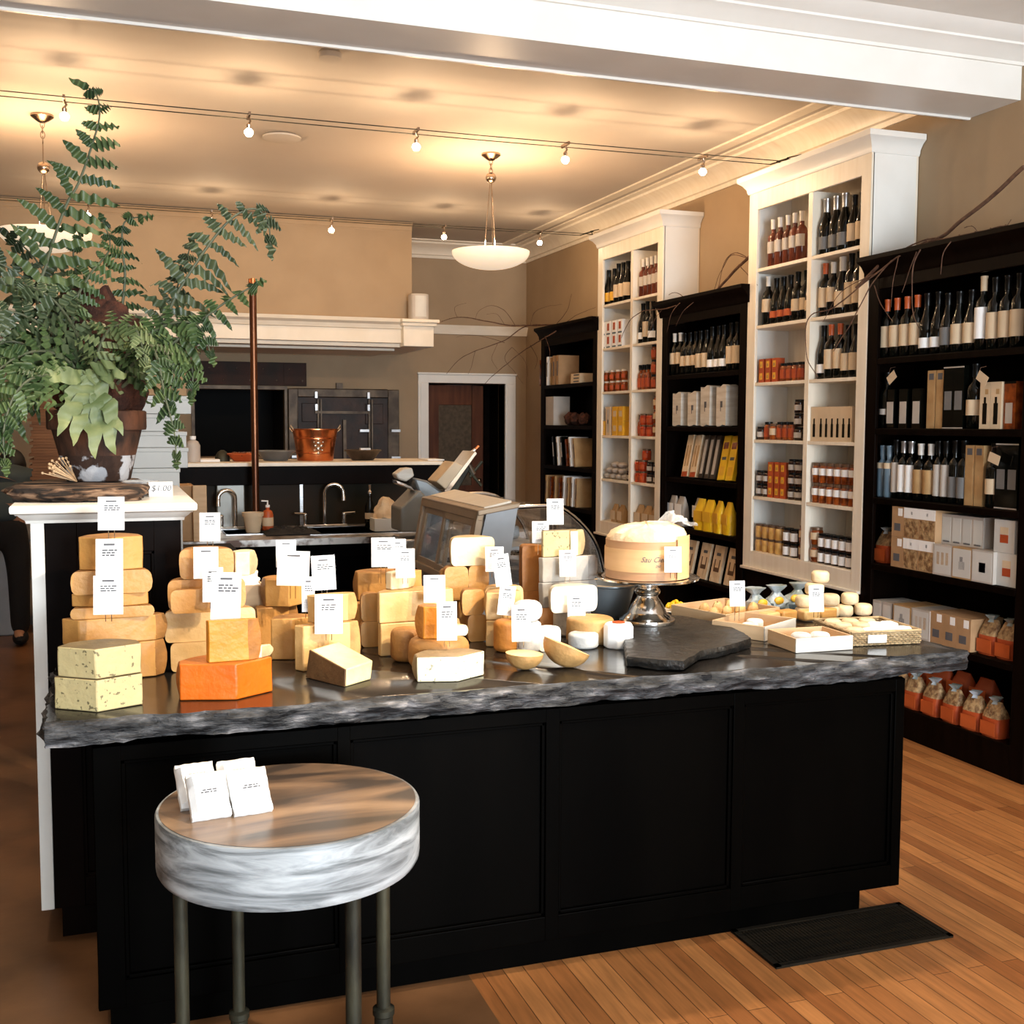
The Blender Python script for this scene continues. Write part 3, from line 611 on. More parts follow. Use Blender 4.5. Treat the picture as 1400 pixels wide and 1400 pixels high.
# ============================================================ SHELVING
def bookcase(y0, y1, zc, label, shelves, zb=.0):
    X0 = 3.80; D = XW-.004
    t = thing('dark_bookcase', label, 'bookcase', ((X0+D)/2,(y0+y1)/2,0), 'dark stained bookcases')
    B().box((D-.015,y0,0),(D,y1,2.36)).build('back_panel', M['espresso'], t)
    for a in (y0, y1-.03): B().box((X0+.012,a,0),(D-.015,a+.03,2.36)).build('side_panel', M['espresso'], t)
    B().box((X0,y0,.0),(X0+.02,y0+.085,2.36)).box((X0,y1-.085,.0),(X0+.02,y1,2.36)).box((X0+.001,y0,2.30),(X0+.02,y1,2.37)).box((X0+.001,y0+.01,0),(X0+.02,y1-.01,.155)).build('face_frame', M['espresso'], t, bevel=.003)
    B().box((X0+.01,y0+.03,2.33),(D-.015,y1-.03,2.36)).build('top_panel', M['espresso'], t)
    pr = [(X0+.02,2.36),(X0-.004,2.36),(X0-.010,2.375),(X0-.012,2.395),(X0-.030,2.425),(X0-.055,2.445),(X0-.062,2.450),(X0-.062,2.472),(D,2.472),(D,2.36)]
    cb = B().extr([(max(p[0], X0+.002) if p[0] < X0+.002 else p[0], p[1]) for p in [(X0+.02,2.36),(X0+.002,2.36),(X0+.002,2.472),(D,2.472),(D,2.36)]], 'Y', y0+.002, y1-.002)
    cb.extr([(X0-.001,2.36),(X0-.004,2.36),(X0-.010,2.375),(X0-.012,2.395),(X0-.030,2.425),(X0-.055,2.445),(X0-.062,2.450),(X0-.062,2.472),(X0-.001,2.472)], 'Y', y0-.03, y1+.03).build('cornice', M['espresso'], t)
    for z in shelves:
        B().box((X0+.008,y0+.03,z-.028),(D-.015,y1-.03,z)).box((X0+.0,y0+.086,z-.034),(X0+.012,y1-.086,z-.003)).build('shelf', M['espresso'], t, bevel=.002)
    B().box((X0+.02,y0+.03,.13),(D-.015,y1-.03,.15)).build('bottom_shelf', M['espresso'], t)
    return t
SD = [1.945,1.580,1.217,.868,.528]
bookcase(3.915, 5.105, 2.47, 'tall dark bookcase full of wine at the right edge', SD)
bookcase(6.325, 7.49, 2.47, 'dark bookcase between the two white shelf units', SD)
bookcase(8.66, 9.95, 2.47, 'dark bookcase of cookbooks nearest the back wall', SD)
SW = [2.555,2.206,1.855,1.502,1.148]; ZB = .803
def white_unit(y0, y1, yd, label):
    X0 = 3.80; D = XW-.004
    t = thing('white_shelf_unit', label, 'shelf unit', ((X0+D)/2,(y0+y1)/2,0), 'tall white shelf units')
    B().box((D-.012,y0,.70),(D,y1,3.02)).build('back_panel', M['cab'], t)
    for a in (y0, y1-.03): B().box((X0+.012,a,.70),(D-.012,a+.03,3.02)).build('side_panel', M['white'], t)
    B().box((X0+.004,yd-.02,ZB),(D-.012,yd+.02,2.92)).build('divider', M['cab'], t)
    B().box((X0,y0,.70),(X0+.02,y0+.085,3.03)).box((X0,y1-.095,.70),(X0+.02,y1,3.03)).box((X0+.001,y0+.01,2.915),(X0+.02,y1-.01,3.03)).box((X0+.001,y0+.01,.70),(X0+.02,y1-.01,ZB-.001)).build('face_frame', M['cab'], t, bevel=.003)
    pr = [(X0+.02,3.02),(X0-.006,3.02),(X0-.012,3.035),(X0-.014,3.05),(X0-.034,3.078),(X0-.052,3.092),(X0-.058,3.096),(X0-.058,3.125),(D,3.125),(D,3.02)]
    b = B(); vs = []; q = [(0,3.02),(.006,3.02),(.012,3.035),(.014,3.05),(.034,3.078),(.052,3.092),(.058,3.096),(.058,3.125)]
    for d,z in q: vs += [(X0-d,y0-d,z),(D,y0-d,z),(D,y1+d,z),(X0-d,y1+d,z)]
    b.add(vs, [(4*i+k,4*i+(k+1)%4,4*i+4+(k+1)%4,4*i+4+k) for i in range(len(q)-1) for k in range(4)]+[(0,1,2,3),tuple(4*(len(q)-1)+k for k in range(4))]); b.build('cornice', M['white'], t)
    for z in SW:
        for a,c in ((y0+.03,yd-.02),(yd+.02,y1-.03)): B().box((X0+.006,a,z-.02),(D-.012,c,z)).build('shelf', M['cab'], t, bevel=.002)
    B().box((X0+.02,y0+.03,ZB-.02),(D-.012,y1-.03,ZB)).build('bottom_shelf', M['cab'], t)
    B().box((X0-.02,y0,.685),(D,y1,.702)).build('sill', M['cab'], t, bevel=.004)
    B().box((X0+.012,y0+.002,.0),(D,y1-.002,.684)).build('base_cupboard', M['espresso'], t)
    return t
white_unit(5.11, 6.32, 5.663, 'tall white shelf unit of wine and preserves beside the rightmost bookcase')
white_unit(7.495, 8.655, 8.018, 'smaller-looking white shelf unit in the distance, left of the middle bookcase')
# ============================================================ REAR WORK COUNTER, SINK, RAISED LEDGE
sc = thing('sink_counter', 'long black panelled work counter with worn steel top behind the cheese', 'counter', (1.4,7.2,0))
SZ = .9; SY = 6.85; sx0, sx1 = .12, 2.55
b = B().box((sx0,SY+.03,.1),(sx1,7.75,SZ-.04)).box((sx0+.02,SY+.1,0),(sx1-.02,7.7,.1)); b.build('carcass', M['black'], sc)
f = B(); xx = sx0
while xx < sx1-.1:
    for (u0,u1,v0,v1) in ((xx,xx+.05,.1,SZ-.04),(xx+.43,xx+.48,.1,SZ-.04),(xx,xx+.48,.1,.16),(xx,xx+.48,SZ-.12,SZ-.04)): f.box((u0,SY+.01,v0),(min(u1,sx1),SY+.03,v1))
    xx += .48
f.build('face_frame', M['black'], sc, bevel=.002)
# worktop with the two basins cut out as frames
def top_with_holes(b, x0,x1,y0,y1,z0,z1,holes):
    xs_ = sorted({x0,x1,*[h[0] for h in holes],*[h[1] for h in holes]})
    for i in range(len(xs_)-1):
        a,c = xs_[i],xs_[i+1]; hh = [h for h in holes if h[0] <= a+1e-6 and h[1] >= c-1e-6]
        if hh: h = hh[0]; b.box((a,y0,z0),(c,h[2],z1)).box((a,h[3],z0),(c,y1,z1))
        else: b.box((a,y0,z0),(c,y1,z1))
holes = [(PZ(300,722,SZ).x, PZ(365,722,SZ).x, 7.2, 7.55), (PZ(408,722,SZ).x, PZ(560,722,SZ).x, 7.05, 7.55)]
b = B(); top_with_holes(b, sx0-.02,sx1+.02,SY,7.75,SZ-.04,SZ,holes); b.build('worktop', M['sink'], sc)
for h in holes:
    b = B().box((h[0],h[2],SZ-.25),(h[1],h[3],SZ-.24)).box((h[0]-.005,h[2],SZ-.25),(h[0],h[3],SZ+.004)).box((h[1],h[2],SZ-.25),(h[1]+.005,h[3],SZ+.004)).box((h[0],h[2]-.005,SZ-.25),(h[1],h[2],SZ+.004)).box((h[0],h[3],SZ-.25),(h[1],h[3]+.005,SZ+.004))
    b.build('basin', M['steel'], sc)
LZ = PY(430,632,7.62).z; lx0, lx1 = PY(240,640,7.62).x, PY(606,632,7.62).x
bs = thing('raised_ledge', 'raised serving ledge with pale top above the sinks and green splashback', 'ledge', (1.4,7.9,LZ-.15))
B().box((lx0,7.76,0),(lx1-.05,8.2,LZ-.151)).build('partition', M['espresso'], sc)
B().box((lx0,7.735,SZ+.001),(lx1-.06,7.759,LZ-.151)).build('splashback', M['greenslate'], sc)
B().box((lx0,7.66,LZ-.15),(lx1-.02,8.25,LZ-.025)).build('apron', M['espresso'], bs, bevel=.003)
B().box((lx0,7.62,LZ-.025),(lx1,8.3,LZ)).build('top_board', M['cab'], bs, bevel=.003)
B().box((PY(412,680,7.73).x-.01,7.725,SZ),(PY(412,680,7.73).x+.01,7.735,LZ-.15)).build('joint_strip', M['steel'], sc)
# copper pole
q = PY(350,715,7.5); q2 = PY(347,388,7.5)
t = thing('copper_pole', 'slim aged copper pole rising from the sink counter', 'pole', (q.x,7.5,SZ))
B().tube([(q.x,7.5,SZ+.001),(q.x,7.5,q2.z)], .023, 16).build('tube', M['coppertube'], t)
B().tube([(q.x,7.5,q2.z),(q.x,7.5,q2.z+.03)], .027, 16).tube([(q.x,7.5,q2.z+.03),(q.x,7.5,q2.z+.035)], .012, 12).build('end_cap', M['copper'], t)
B().lathe([(.023,SZ+.001),(.05,SZ+.001),(.05,SZ+.01),(.024,SZ+.018)],(q.x,7.5,0),18).build('floor_flange', M['coppertube'], t)
# faucets
def faucet(px, pytop, pybase, r, label, tall, hw, Y=7.62):
    q = PY(px, pybase, Y); x = q.x; zt = PY(px, pytop, Y).z; z = SZ+.002
    t = thing('sink_faucet', label, 'faucet', (x,Y,z), 'gooseneck faucets')
    pts = [(x,Y,z),(x,Y,zt-r)]+[(x+tall*(r-r*math.cos(u)),Y-.02*math.sin(u/2),zt-r+r*math.sin(u)) for u in [PI*k/10 for k in range(1,11)]]+[(x+tall*2*r,Y-.03,zt-r-.05)]
    B().tube(pts, [.013]*(len(pts)-1)+[.015], 12).build('spout', M['chrome'], t)
    B().box((x-hw-.02,Y-.03,z),(x+hw+.02,Y+.03,z+.014)).build('deck_plate', M['chrome'], t, bevel=.004)
    for s_ in (-1,1):
        h = B().tube([(x+s_*hw,Y,z+.01),(x+s_*hw,Y,z+.075)],.014,12).tube([(x+s_*hw,Y,z+.085),(x+s_*(hw+.075),Y-.01,z+.092)],[.010,.007],8).ball((x+s_*hw,Y,z+.08),.016,10,6)
        h.build('handle', M['chrome'], t)
faucet(444, 662, 712, .062, 'tall chrome gooseneck faucet at the large sink', 1, .13)
faucet(322, 670, 715, .055, 'chrome gooseneck faucet at the small left sink', -1, .09)
# small things on the sink counter
def at(px, py, z): q = PZ(px, py, z); return q.x, q.y
x,y = PY(350,718,7.35).x, 7.35
t = thing('white_pot', 'small white tapered flowerpot beside the copper pole', 'pot', (PY(346,718,7.3).x,7.3,SZ+.001)); x = POS[t.name][0]; y = 7.3
B().lathe([(.001,0),(.04,0),(.044,.004),(.060,.105),(.066,.105),(.068,.13),(.062,.13),(.056,.10),(.001,.10)],(x,y,SZ+.001),24).build('body', M['cream'], t)
B().ball((x,y,SZ+.105),(.05,.05,.02),12,6,jit=.3).build('soil', M['bark'], t)
x = PY(366,715,7.3).x+.02
t = thing('soap_bottle', 'orange hand soap bottle with pump by the sinks', 'bottle', (x,7.45,SZ+.001))
B().lathe([(.001,0),(.034,0),(.036,.01),(.036,.10),(.028,.125),(.012,.135),(.012,.15)],(x,7.45,SZ+.001),18).build('bottle', M['tangerine_soap'] if 'tangerine_soap' in M else M['foilorange'], t)
B().tube([(x,7.45,SZ+.15),(x,7.45,SZ+.19),(x-.04,7.45,SZ+.192)],[.006,.006,.005],8).lathe([(.014,.15),(.014,.165),(.006,.166)],(x,7.45,SZ),12).build('pump', M['paper'], t)
b = B().lathe([(.037,.03),(.0375,.03),(.0375,.085),(.037,.085)],(x,7.45,SZ),18).build('label', M['cream'], t)
# crumpled dark cloth
b = B(); cx_, cy_ = PY(398,722,7.2).x, 7.2; vs = []; fs = []; nx, ny = 26, 16
for j in range(ny+1):
    for i in range(nx+1):
        u, v = i/nx-.5, j/ny-.5; e = max(0, 1-(2*u)**2)*max(0,1-(2*v)**2)
        z = SZ+.004+.055*e*(.5+noise.noise(Vector((u*7,v*7,1)))*1.0+.4*noise.noise(Vector((u*18,v*18,4))))
        vs.append((cx_+u*.34*(1+.2*noise.noise(Vector((v*5,1,1)))), cy_+v*.3*(1+.2*noise.noise(Vector((u*5,3,1)))), max(SZ+.003,z)))
for j in range(ny):
    for i in range(nx): fs.append((j*(nx+1)+i,j*(nx+1)+i+1,(j+1)*(nx+1)+i+1,(j+1)*(nx+1)+i))
o = b.add(vs,fs).build('crumpled_cloth', M['trouser']); s_ = o.modifiers.new('s','SOLIDIFY'); s_.thickness = .003; s_.offset = 1
tag(o, 'crumpled black cloth lying on the steel top between the sinks', 'cloth')
x = PY(508,715,7.4).x
t = thing('dark_bottle', 'slim dark bottle with bright pourer right of the large sink', 'bottle', (x,7.45,SZ+.001))
B().lathe([(.001,0),(.032,0),(.033,.01),(.033,.14),(.014,.19),(.013,.225),(.001,.225)],(x,7.45,SZ+.001),18).build('bottle', M['bglass'], t)
B().lathe([(.014,.225),(.014,.24),(.006,.25),(.009,.285),(.001,.285)],(x,7.45,SZ+.001),12).build('pourer', M['chrome'], t)
B().lathe([(.0335,.06),(.0337,.06),(.0337,.10),(.0335,.10)],(x,7.45,SZ),18,a0=PI,a1=2*PI).build('label', M['cream'], t)
x = PY(534,718,7.15).x; y = 7.2
t = thing('tissue_box', 'pale carton with crumpled paper bag standing up in it', 'box', (x,y,SZ+.001))
B().box((x-.11,y-.07,SZ+.001),(x+.11,y+.07,SZ+.085)).build('carton', M['greybox'], t, bevel=.004)
b = B(); vs = []; n = 22
for j in range(7):
    v = j/6; r_ = .085*(1-.75*v**1.4)
    for k in range(n):
        a = 2*PI*k/n; rr = r_*(1+.35*noise.noise(Vector((math.cos(a)*2,math.sin(a)*2,v*3))))
        vs.append((x-.02*v+rr*math.cos(a)*1.15, y+rr*math.sin(a)*.7, SZ+.086+.13*v+.012*noise.noise(Vector((a*2,v,2)))))
b.add(vs,[(j*n+k,j*n+(k+1)%n,(j+1)*n+(k+1)%n,(j+1)*n+k) for j in range(6) for k in range(n)]+[tuple(range(6*n,7*n))]); b.build('paper_bag', M['cloth'], t)
# steel bin with white lid behind the small faucet
x0, x1 = PY(297,700,7.66).x, PY(335,700,7.66).x; zt = PY(316,655,7.66).z
t = thing('steel_dispenser', 'grey steel box with white lid behind the small faucet', 'container', ((x0+x1)/2,7.6,SZ+.001))
B().box((x0,7.672,SZ+.001),(x1,7.732,zt-.02)).build('body', M['machine'], t, bevel=.006)
B().box((x0-.02,7.668,zt-.02),(x1+.03,7.7335,zt)).box((x0,7.672,zt),(x0+.12,7.73,zt+.015)).build('lid', M['paper'], t, bevel=.004)
# paper-towel carton / brown board panels at the left of the sinks
for i,(a,c,y_,mm,lab) in enumerate([(245,266,6.9,'kraft','brown cardboard carton standing left of the small sink'),(264,283,6.86,'pale_wood','pale wooden board leaning beside the brown carton')]):
    xa, xb = PY(a,700,y_).x, PY(c,700,y_).x; zt = PY(a,664,y_).z
    tag(B().box((xa,y_,SZ+.001),(xb,y_+(.25 if i == 0 else .03),zt)).build('cardboard_carton' if i == 0 else 'wooden_board', M[mm], bevel=.003), lab, 'box' if i == 0 else 'board')
# things on the ledge
LY = 7.95
def on_ledge(px): return PY(px,628,LY).x
x = on_ledge(431); Lz = LZ+.001
t = thing('copper_bucket', 'wide copper bucket with embossed crest on the raised ledge', 'bucket', (x,LY,Lz))
B().lathe([(.001,0),(.122,0),(.126,.01),(.130,.05),(.134,.052),(.134,.058),(.131,.06),(.145,.15),(.149,.152),(.149,.158),(.146,.16),(.158,.212),(.163,.214),(.163,.220),(.156,.220),(.124,.012),(.001,.012)],(x,LY,Lz),40).build('body', M['copper'], t)
b = B()
for (u,v,r_) in ((0,.055,.012),(0,.085,.018),(-.02,.105,.012),(.02,.105,.012),(0,.125,.014),(-.026,.075,.009),(.026,.075,.009),(0,.148,.010),(-.03,.13,.008),(.03,.13,.008)):
    b.ball((x+u-.0,LY-.133-(v-.05)*.10,Lz+v),(r_,.006,r_),8,6)
b.build('crest', M['nickel'], t)
for s_ in (-1,1):
    B().tube([(x+s_*.155,LY,Lz+.20),(x+s_*.178,LY-.01,Lz+.225),(x+s_*.172,LY-.03,Lz+.245),(x+s_*.150,LY-.04,Lz+.21)],.005,6).build('handle', M['chrome'], t)
x = on_ledge(496)
def bowl(nm, x, y, r, h, mm, label):
    t = thing(nm, label, 'bowl', (x,y,Lz))
    B().lathe([(.001,0),(r*.55,0),(r*.62,.006),(r*.92,h*.8),(r*1.0,h*.86),(r*1.02,h*.92),(r*.98,h),(r*.9,h*.86),(r*.55,.012),(.001,.012)],(x,y,Lz),32).build('body', mm, t); return t
t = bowl('shallow_bowl', x, LY, .13, .075, M['ovenframe'], 'shallow grey bowl on the raised ledge right of the copper bucket')
B().box((x-.02,LY-.03,Lz+.03),(x+.05,LY+.02,Lz+.085)).build('folded_card', M['paper'], t)
bowl('dark_bowl', on_ledge(377), LY, .135, .072, M['bowlgrey'], 'dark bowl on the ledge between copper pole and copper bucket')
t = bowl('salt_bowl', on_ledge(330), LY-.05, .10, .055, M['foilorange'], 'low orange-brown tray of loose food on the raised ledge')
b = B(); x = on_ledge(330)
for k in range(16): a = k*2.4; r_ = .02*k**.5; b.ball((x+r_*math.cos(a),LY-.05+r_*math.sin(a),Lz+.048),.016,7,5)
o = b.build('loose_food', M['amber'], t); o['kind'] = 'stuff'
x = on_ledge(304); t = thing('small_jar', 'small dark striped jar on the ledge beside the orange tray', 'jar', (x,LY,Lz))
B().lathe([(.001,0),(.05,0),(.05,.03),(.03,.062),(.012,.075),(.001,.076)],(x,LY,Lz),20).build('body', M['iron'], t)
B().box((on_ledge(266),7.8,Lz),(on_ledge(298),8.1,Lz+.016)).build('paper_stack', M['paper'])
tag(bpy.data.objects['paper_stack'], 'flat stack of white paper at the left end of the ledge', 'paper')
x = on_ledge(262)+.0; t = thing('spray_bottle', 'white plastic bottle with rounded shoulders at the ledge end', 'bottle', (x,7.8,Lz))
B().lathe([(.001,0),(.045,0),(.047,.01),(.047,.11),(.035,.135),(.018,.145),(.018,.165),(.001,.165)],(x,7.8,Lz),20).build('body', M['speaker'], t)
B().lathe([(.018,.15),(.020,.15),(.020,.172),(.001,.172)],(x,7.8,Lz),14).build('cap', M['paper'], t)
tag(B().box((on_ledge(575),7.75,Lz),(on_ledge(597),8.0,Lz+.008)).build('paper_sheets', M['paper']), 'few loose white sheets at the right end of the ledge', 'paper')
# ============================================================ DELI CASE
dc = thing('deli_case', 'curved glass refrigerated deli case behind the cheese counter', 'display case', (1.8,5.1,0))
cy0, cy1 = 4.75, 5.7
prof = [PY(x_,y_,cy0) for x_,y_ in ((671,702),(708,694),(746,692),(762,694),(776,700),(800,722),(816,748),(826,785))]
pz = [(p.x,p.z) for p in prof]
rb = PY(655,786,cy0); rbx = rb.x-.04
fz = .86
b = B().box((rbx+.02,cy0+.0,.1),(pz[-1][0],cy1,fz)).box((rbx+.05,cy0+.05,0),(pz[-1][0]-.05,cy1-.05,.1)); b.build('lower_cabinet', M['casegrey'], dc, bevel=.01)
# near end panel in grey: strip between the leaning back edge and the glass
e = B().extr([(rbx,fz),(pz[0][0]-.02,pz[0][1]),(pz[1][0],pz[1][1]),(pz[1][0]-.06,fz)], 'Y', cy0, cy0+.02); e.build('end_panel', M['casegrey'], dc)
e = B().extr([(rbx,fz),(pz[0][0]-.02,pz[0][1]),(pz[1][0],pz[1][1]),(pz[1][0]-.06,fz)], 'Y', cy1-.02, cy1); e.build('end_panel', M['casegrey'], dc)
# top cap
tp = B().extr([(pz[0][0]-.06,pz[0][1]-.01),(pz[0][0]-.06,pz[0][1]+.015),(pz[1][0]+.01,pz[1][1]+.022),(pz[1][0]+.01,pz[1][1]-.0)], 'Y', cy0-.005, cy1+.005).build('top_rail', M['frame'], dc, bevel=.004)
B().extr([(pz[0][0]-.02,pz[0][1]+.018),(pz[0][0]-.02,pz[0][1]+.026),(pz[1][0]-.02,pz[1][1]+.03),(pz[1][0]-.02,pz[1][1]+.02)], 'Y', cy0+.03, cy1-.03).build('light_strip', M['cab'], tp)
# back frame with two sliding glass doors (leaning)
A0 = Vector((rbx,0,fz)); A1 = Vector((pz[0][0]-.03,0,pz[0][1])); lean = (A1-A0); H = lean.length; ln = lean.normalized(); nrm = Vector((-ln.z,0,ln.x))
def lb(b, y0, y1, s0, s1, t0, t1, mi=0):
    vs = [A0+ln*s+nrm*tt+Vector((0,y,0)) for s in (s0,s1) for y,tt in ((y0,t0),(y1,t0),(y1,t1),(y0,t1))]
    return b.add(vs, [(0,3,2,1),(4,5,6,7),(0,1,5,4),(1,2,6,5),(2,3,7,6),(3,0,4,7)], mi)
b = B(); lb(b,cy0,cy0+.035,0,H,0,.03); lb(b,cy1-.035,cy1,0,H,0,.03); lb(b,cy0,cy1,H-.035,H,0,.03); lb(b,cy0,cy1,0,.03,0,.03); b.build('back_frame', M['frame'], dc, bevel=.003)
ym = (cy0+cy1)/2
for (ya,yb_,t0) in ((cy0+.04,ym+.05,.016),(ym-.05,cy1-.04,.002)):
    b = B(); lb(b,ya,ya+.03,.03,H-.035,t0,t0+.012); lb(b,yb_-.03,yb_,.03,H-.035,t0,t0+.012); lb(b,ya,yb_,H-.065,H-.035,t0,t0+.012); lb(b,ya,yb_,.03,.06,t0,t0+.012)
    d_ = b.build('sliding_door', M['frame'], dc, bevel=.002)
    b = B(); lb(b,ya+.03,yb_-.03,.06,H-.065,t0+.004,t0+.008); b.build('door_glass', M['glass'], d_)
# curved glass with bright rim
gp = [(p[0],p[1]) for p in pz[1:]]
def smooth(pts, n=4):
    out = []
    for i in range(len(pts)-1):
        p0 = Vector(pts[max(i-1,0)]); p1 = Vector(pts[i]); p2 = Vector(pts[i+1]); p3 = Vector(pts[min(i+2,len(pts)-1)])
        for k in range(n):
            t_ = k/n; out.append(.5*((2*p1)+(p2-p0)*t_+(2*p0-5*p1+4*p2-p3)*t_*t_+(3*p1-p0-3*p2+p3)*t_**3))
    out.append(Vector(pts[-1])); return out
gp = [tuple(p) for p in smooth(gp,5)]+[(pz[-1][0],fz)]
n = len(gp); b = B(); b.extr(gp+[(p[0]-.006,p[1]-.006) for p in reversed(gp)], 'Y', cy0+.004, cy1-.004); b.build('curved_glass', M['glass'], dc)
b = B().prism([(0,0)],0,0) if False else B()
poly = [(p[0]-.008,p[1]-.008) for p in gp]+[(pz[1][0]-.05,fz)]
b.extr(poly, 'Y', cy0+.003, cy0+.008); b.build('end_glass', M['glass'], dc)
for yy_ in (cy0, cy1): B().tube([(p[0],yy_,p[1]) for p in gp], .010, 8).build('glass_rim', M['chrome'], dc)
# goods inside the case
b = B().box((rbx+.08,cy0+.03,fz),(pz[-1][0]-.04,cy1-.03,fz+.012)).box((rbx+.12,cy0+.04,1.03),(pz[3][0]-.02,cy1-.04,1.045)); b.build('inner_shelf', M['casegrey'], dc)
for i,(px_,py_,w_,h_,d_,mm,lab) in enumerate([(1.86,4.86,.09,.05,.10,'cloth','tan paper-wrapped parcel on the upper shelf inside the deli case'),(1.80,5.15,.10,.06,.10,'bluepack','pale packet on the upper shelf of the deli case, behind the tan parcel'),]):
    tag(B().prism([(px_-w_/2*math.cos(a)*1.2, py_+d_/2*math.sin(a)) for a in [2*PI*k/10 for k in range(10)]],1.046,1.046+h_).build('wrapped_parcel', M[mm], bevel=.012), lab, 'parcel')
for i,(xx_,yy_) in enumerate(((1.80,4.9),(1.98,4.95),(1.9,5.3))):
    tag(B().lathe([(.001,0),(.07,0),(.085,.05),(.09,.06),(.08,.06),(.06,.02),(.001,.02)],(xx_,yy_,fz+.013),20).build('steel_dish', M['steel']), 'small steel dish inside the deli case, %s' % ('left front','right front','at the back')[i], 'dish', 'dishes in the deli case')
# meat slicer on a stand behind the case
SLX, SLY = PY(600,700,6.2).x, 6.2
stn = thing('slicer_cabinet', 'black cabinet with steel top carrying the meat slicer behind the deli case', 'cabinet', (SLX,SLY,0))
B().box((SLX-.3,SLY-.22,SZ-.04),(SLX+.32,SLY+.22,SZ)).build('worktop', M['sink'], stn, bevel=.004)
B().box((SLX-.28,SLY-.2,.0),(SLX+.3,SLY+.2,SZ-.04)).build('body', M['black'], stn)
t = thing('meat_slicer', 'tilted steel meat slicer with white carriage behind the deli case', 'slicer', (SLX,SLY,SZ+.001))
B().box((PY(545,715,SLY).x,SLY-.15,SZ+.001),(PY(640,715,SLY).x,SLY+.15,SZ+.06)).build('foot_plate', M['steel'], t, bevel=.01)
def P(px,py,dy=0): q = PY(px,py,SLY+dy); return (q.x,q.z)
def plate(poly, d0, d1): return B().extr([P(*p) for p in poly], 'Y', SLY+d0, SLY+d1)
plate([(541,693),(566,668),(590,690),(592,725),(541,725)],-.12,.12).build('motor_housing', M['machine'], t, bevel=.01)
plate([(538,648),(549,640),(560,639),(563,650),(552,658),(541,654)],-.06,.05).build('sharpener_cover', M['whitewood'], t, bevel=.008)
plate([(539,656),(560,664),(566,672),(558,668),(540,661)],-.05,.05).build('bracket', M['chrome'], t, bevel=.004)
b = plate([(560,652),(578,656),(600,672),(604,684),(590,694),(566,672)],-.10,.06); b.build('blade_guard', M['bowlgrey'], t, bevel=.012)
plate([(589,657),(613,630),(627,637),(602,668)],-.12,.08).build('food_carriage', M['cream'], t, bevel=.006)
plate([(599,669),(640,616),(643,619),(603,674)],-.13,.10).build('gauge_plate', M['chrome'], t, bevel=.002)
plate([(603,673),(634,634),(640,640),(622,672)],-.05,.08).build('carriage_arm', M['iron'], t, bevel=.006)
def rod(p, q_, r_, nm, mm, d=0):
    a = P(*p); c = P(*q_); B().tube([(a[0],SLY+d,a[1]),(c[0],SLY+d,c[1])], r_, 10).build(nm, mm, t)
rod((634,628),(650,615),.012,'handle_sleeve',M['chrome']); rod((648,617),(655,610),.009,'handle_tip',M['copper'])
rod((638,628),(648,648),.014,'pusher_arm',M['chrome']); rod((642,652),(659,631),.009,'handle_bar',M['iron']); rod((640,642),(658,664),.009,'guide_rod',M['iron'])
# ============================================================ GREY CUPBOARDS LEFT, CARTONS
gy = 9.6
gx1 = PY(62,800,gy).x
gc = thing('grey_cupboard', 'low grey panelled cupboard behind the person at the left', 'cupboard', (gx1-1,gy+.3,0))
B().box((-2.6,gy,.06),(gx1+.05,gy+.55,1.02)).box((-2.6,gy+.04,0),(gx1,gy+.5,.06)).build('carcass', M['casegrey'], gc)
for k in range(5):
    for (z0,z1) in ((.08,.36),(.38,.66),(.68,.98)):
        d_ = B().box((gx1-.02-.45*(k+1)+.02,gy-.02,z0),(gx1-.02-.45*k,gy,z1)).build('drawer', M['speaker'], gc, bevel=.003)
        B().box((gx1-.35-.45*k,gy-.035,z1-.05),(gx1-.15-.45*k,gy-.02,z1-.035)).build('pull', M['iron'], d_)
q = PZ(50,865,0); tag(B().box((q.x-.02,q.y,0.001),(q.x+.22,q.y+.2,.26)).build('cardboard_box', M['kraft'], bevel=.003), 'brown cardboard box on the floor beside the grey cupboard', 'box')
# stacks standing on the sink counter's left part: brown folded cartons and white cake boxes
TBL = .95
tb = thing('storage_table', 'dark storage cabinet behind the potted fern carrying the box stacks', 'cabinet', (-.3,6.3,0))
xt = PY(66,800,5.6).x; B().box((xt,5.6,.05),(.10,6.5,TBL)).box((xt+.03,5.65,0),(.08,6.45,.05)).build('body', M['espresso'], tb, bevel=.004)
x0, x1 = PY(40,600,5.7).x, PY(120,600,5.7).x; zt = PY(60,545,5.7).z; n = int((zt-TBL)/.0135)
for i in range(n):
    j = random.uniform(-.006,.006); z = TBL+.001+i*.0135
    tag(B().box((x0+j+(i%2)*.012,5.7+random.uniform(-.004,.004),z),(x1+j,6.1,z+.0128)).build('folded_carton', M['browncard']), 'one of the flat brown folded cartons piled left of the flowerpot', 'carton', 'pile of folded brown cartons')
x0, x1 = PY(150,600,5.75).x, PY(262,600,5.75).x
zz = TBL; lv = [(672,640),(640,612),(612,590),(590,566),(563,541),(540,504)]
tb2 = thing('side_cabinet', 'plain dark cabinet under the stacked white boxes', 'cabinet', (.36,6.1,0)); B().box((.11,5.72,0.03),(.60,6.2,.955)).box((.13,5.75,0),(.58,6.15,.03)).build('body', M['espresso'], tb2, bevel=.004)
zz = .956
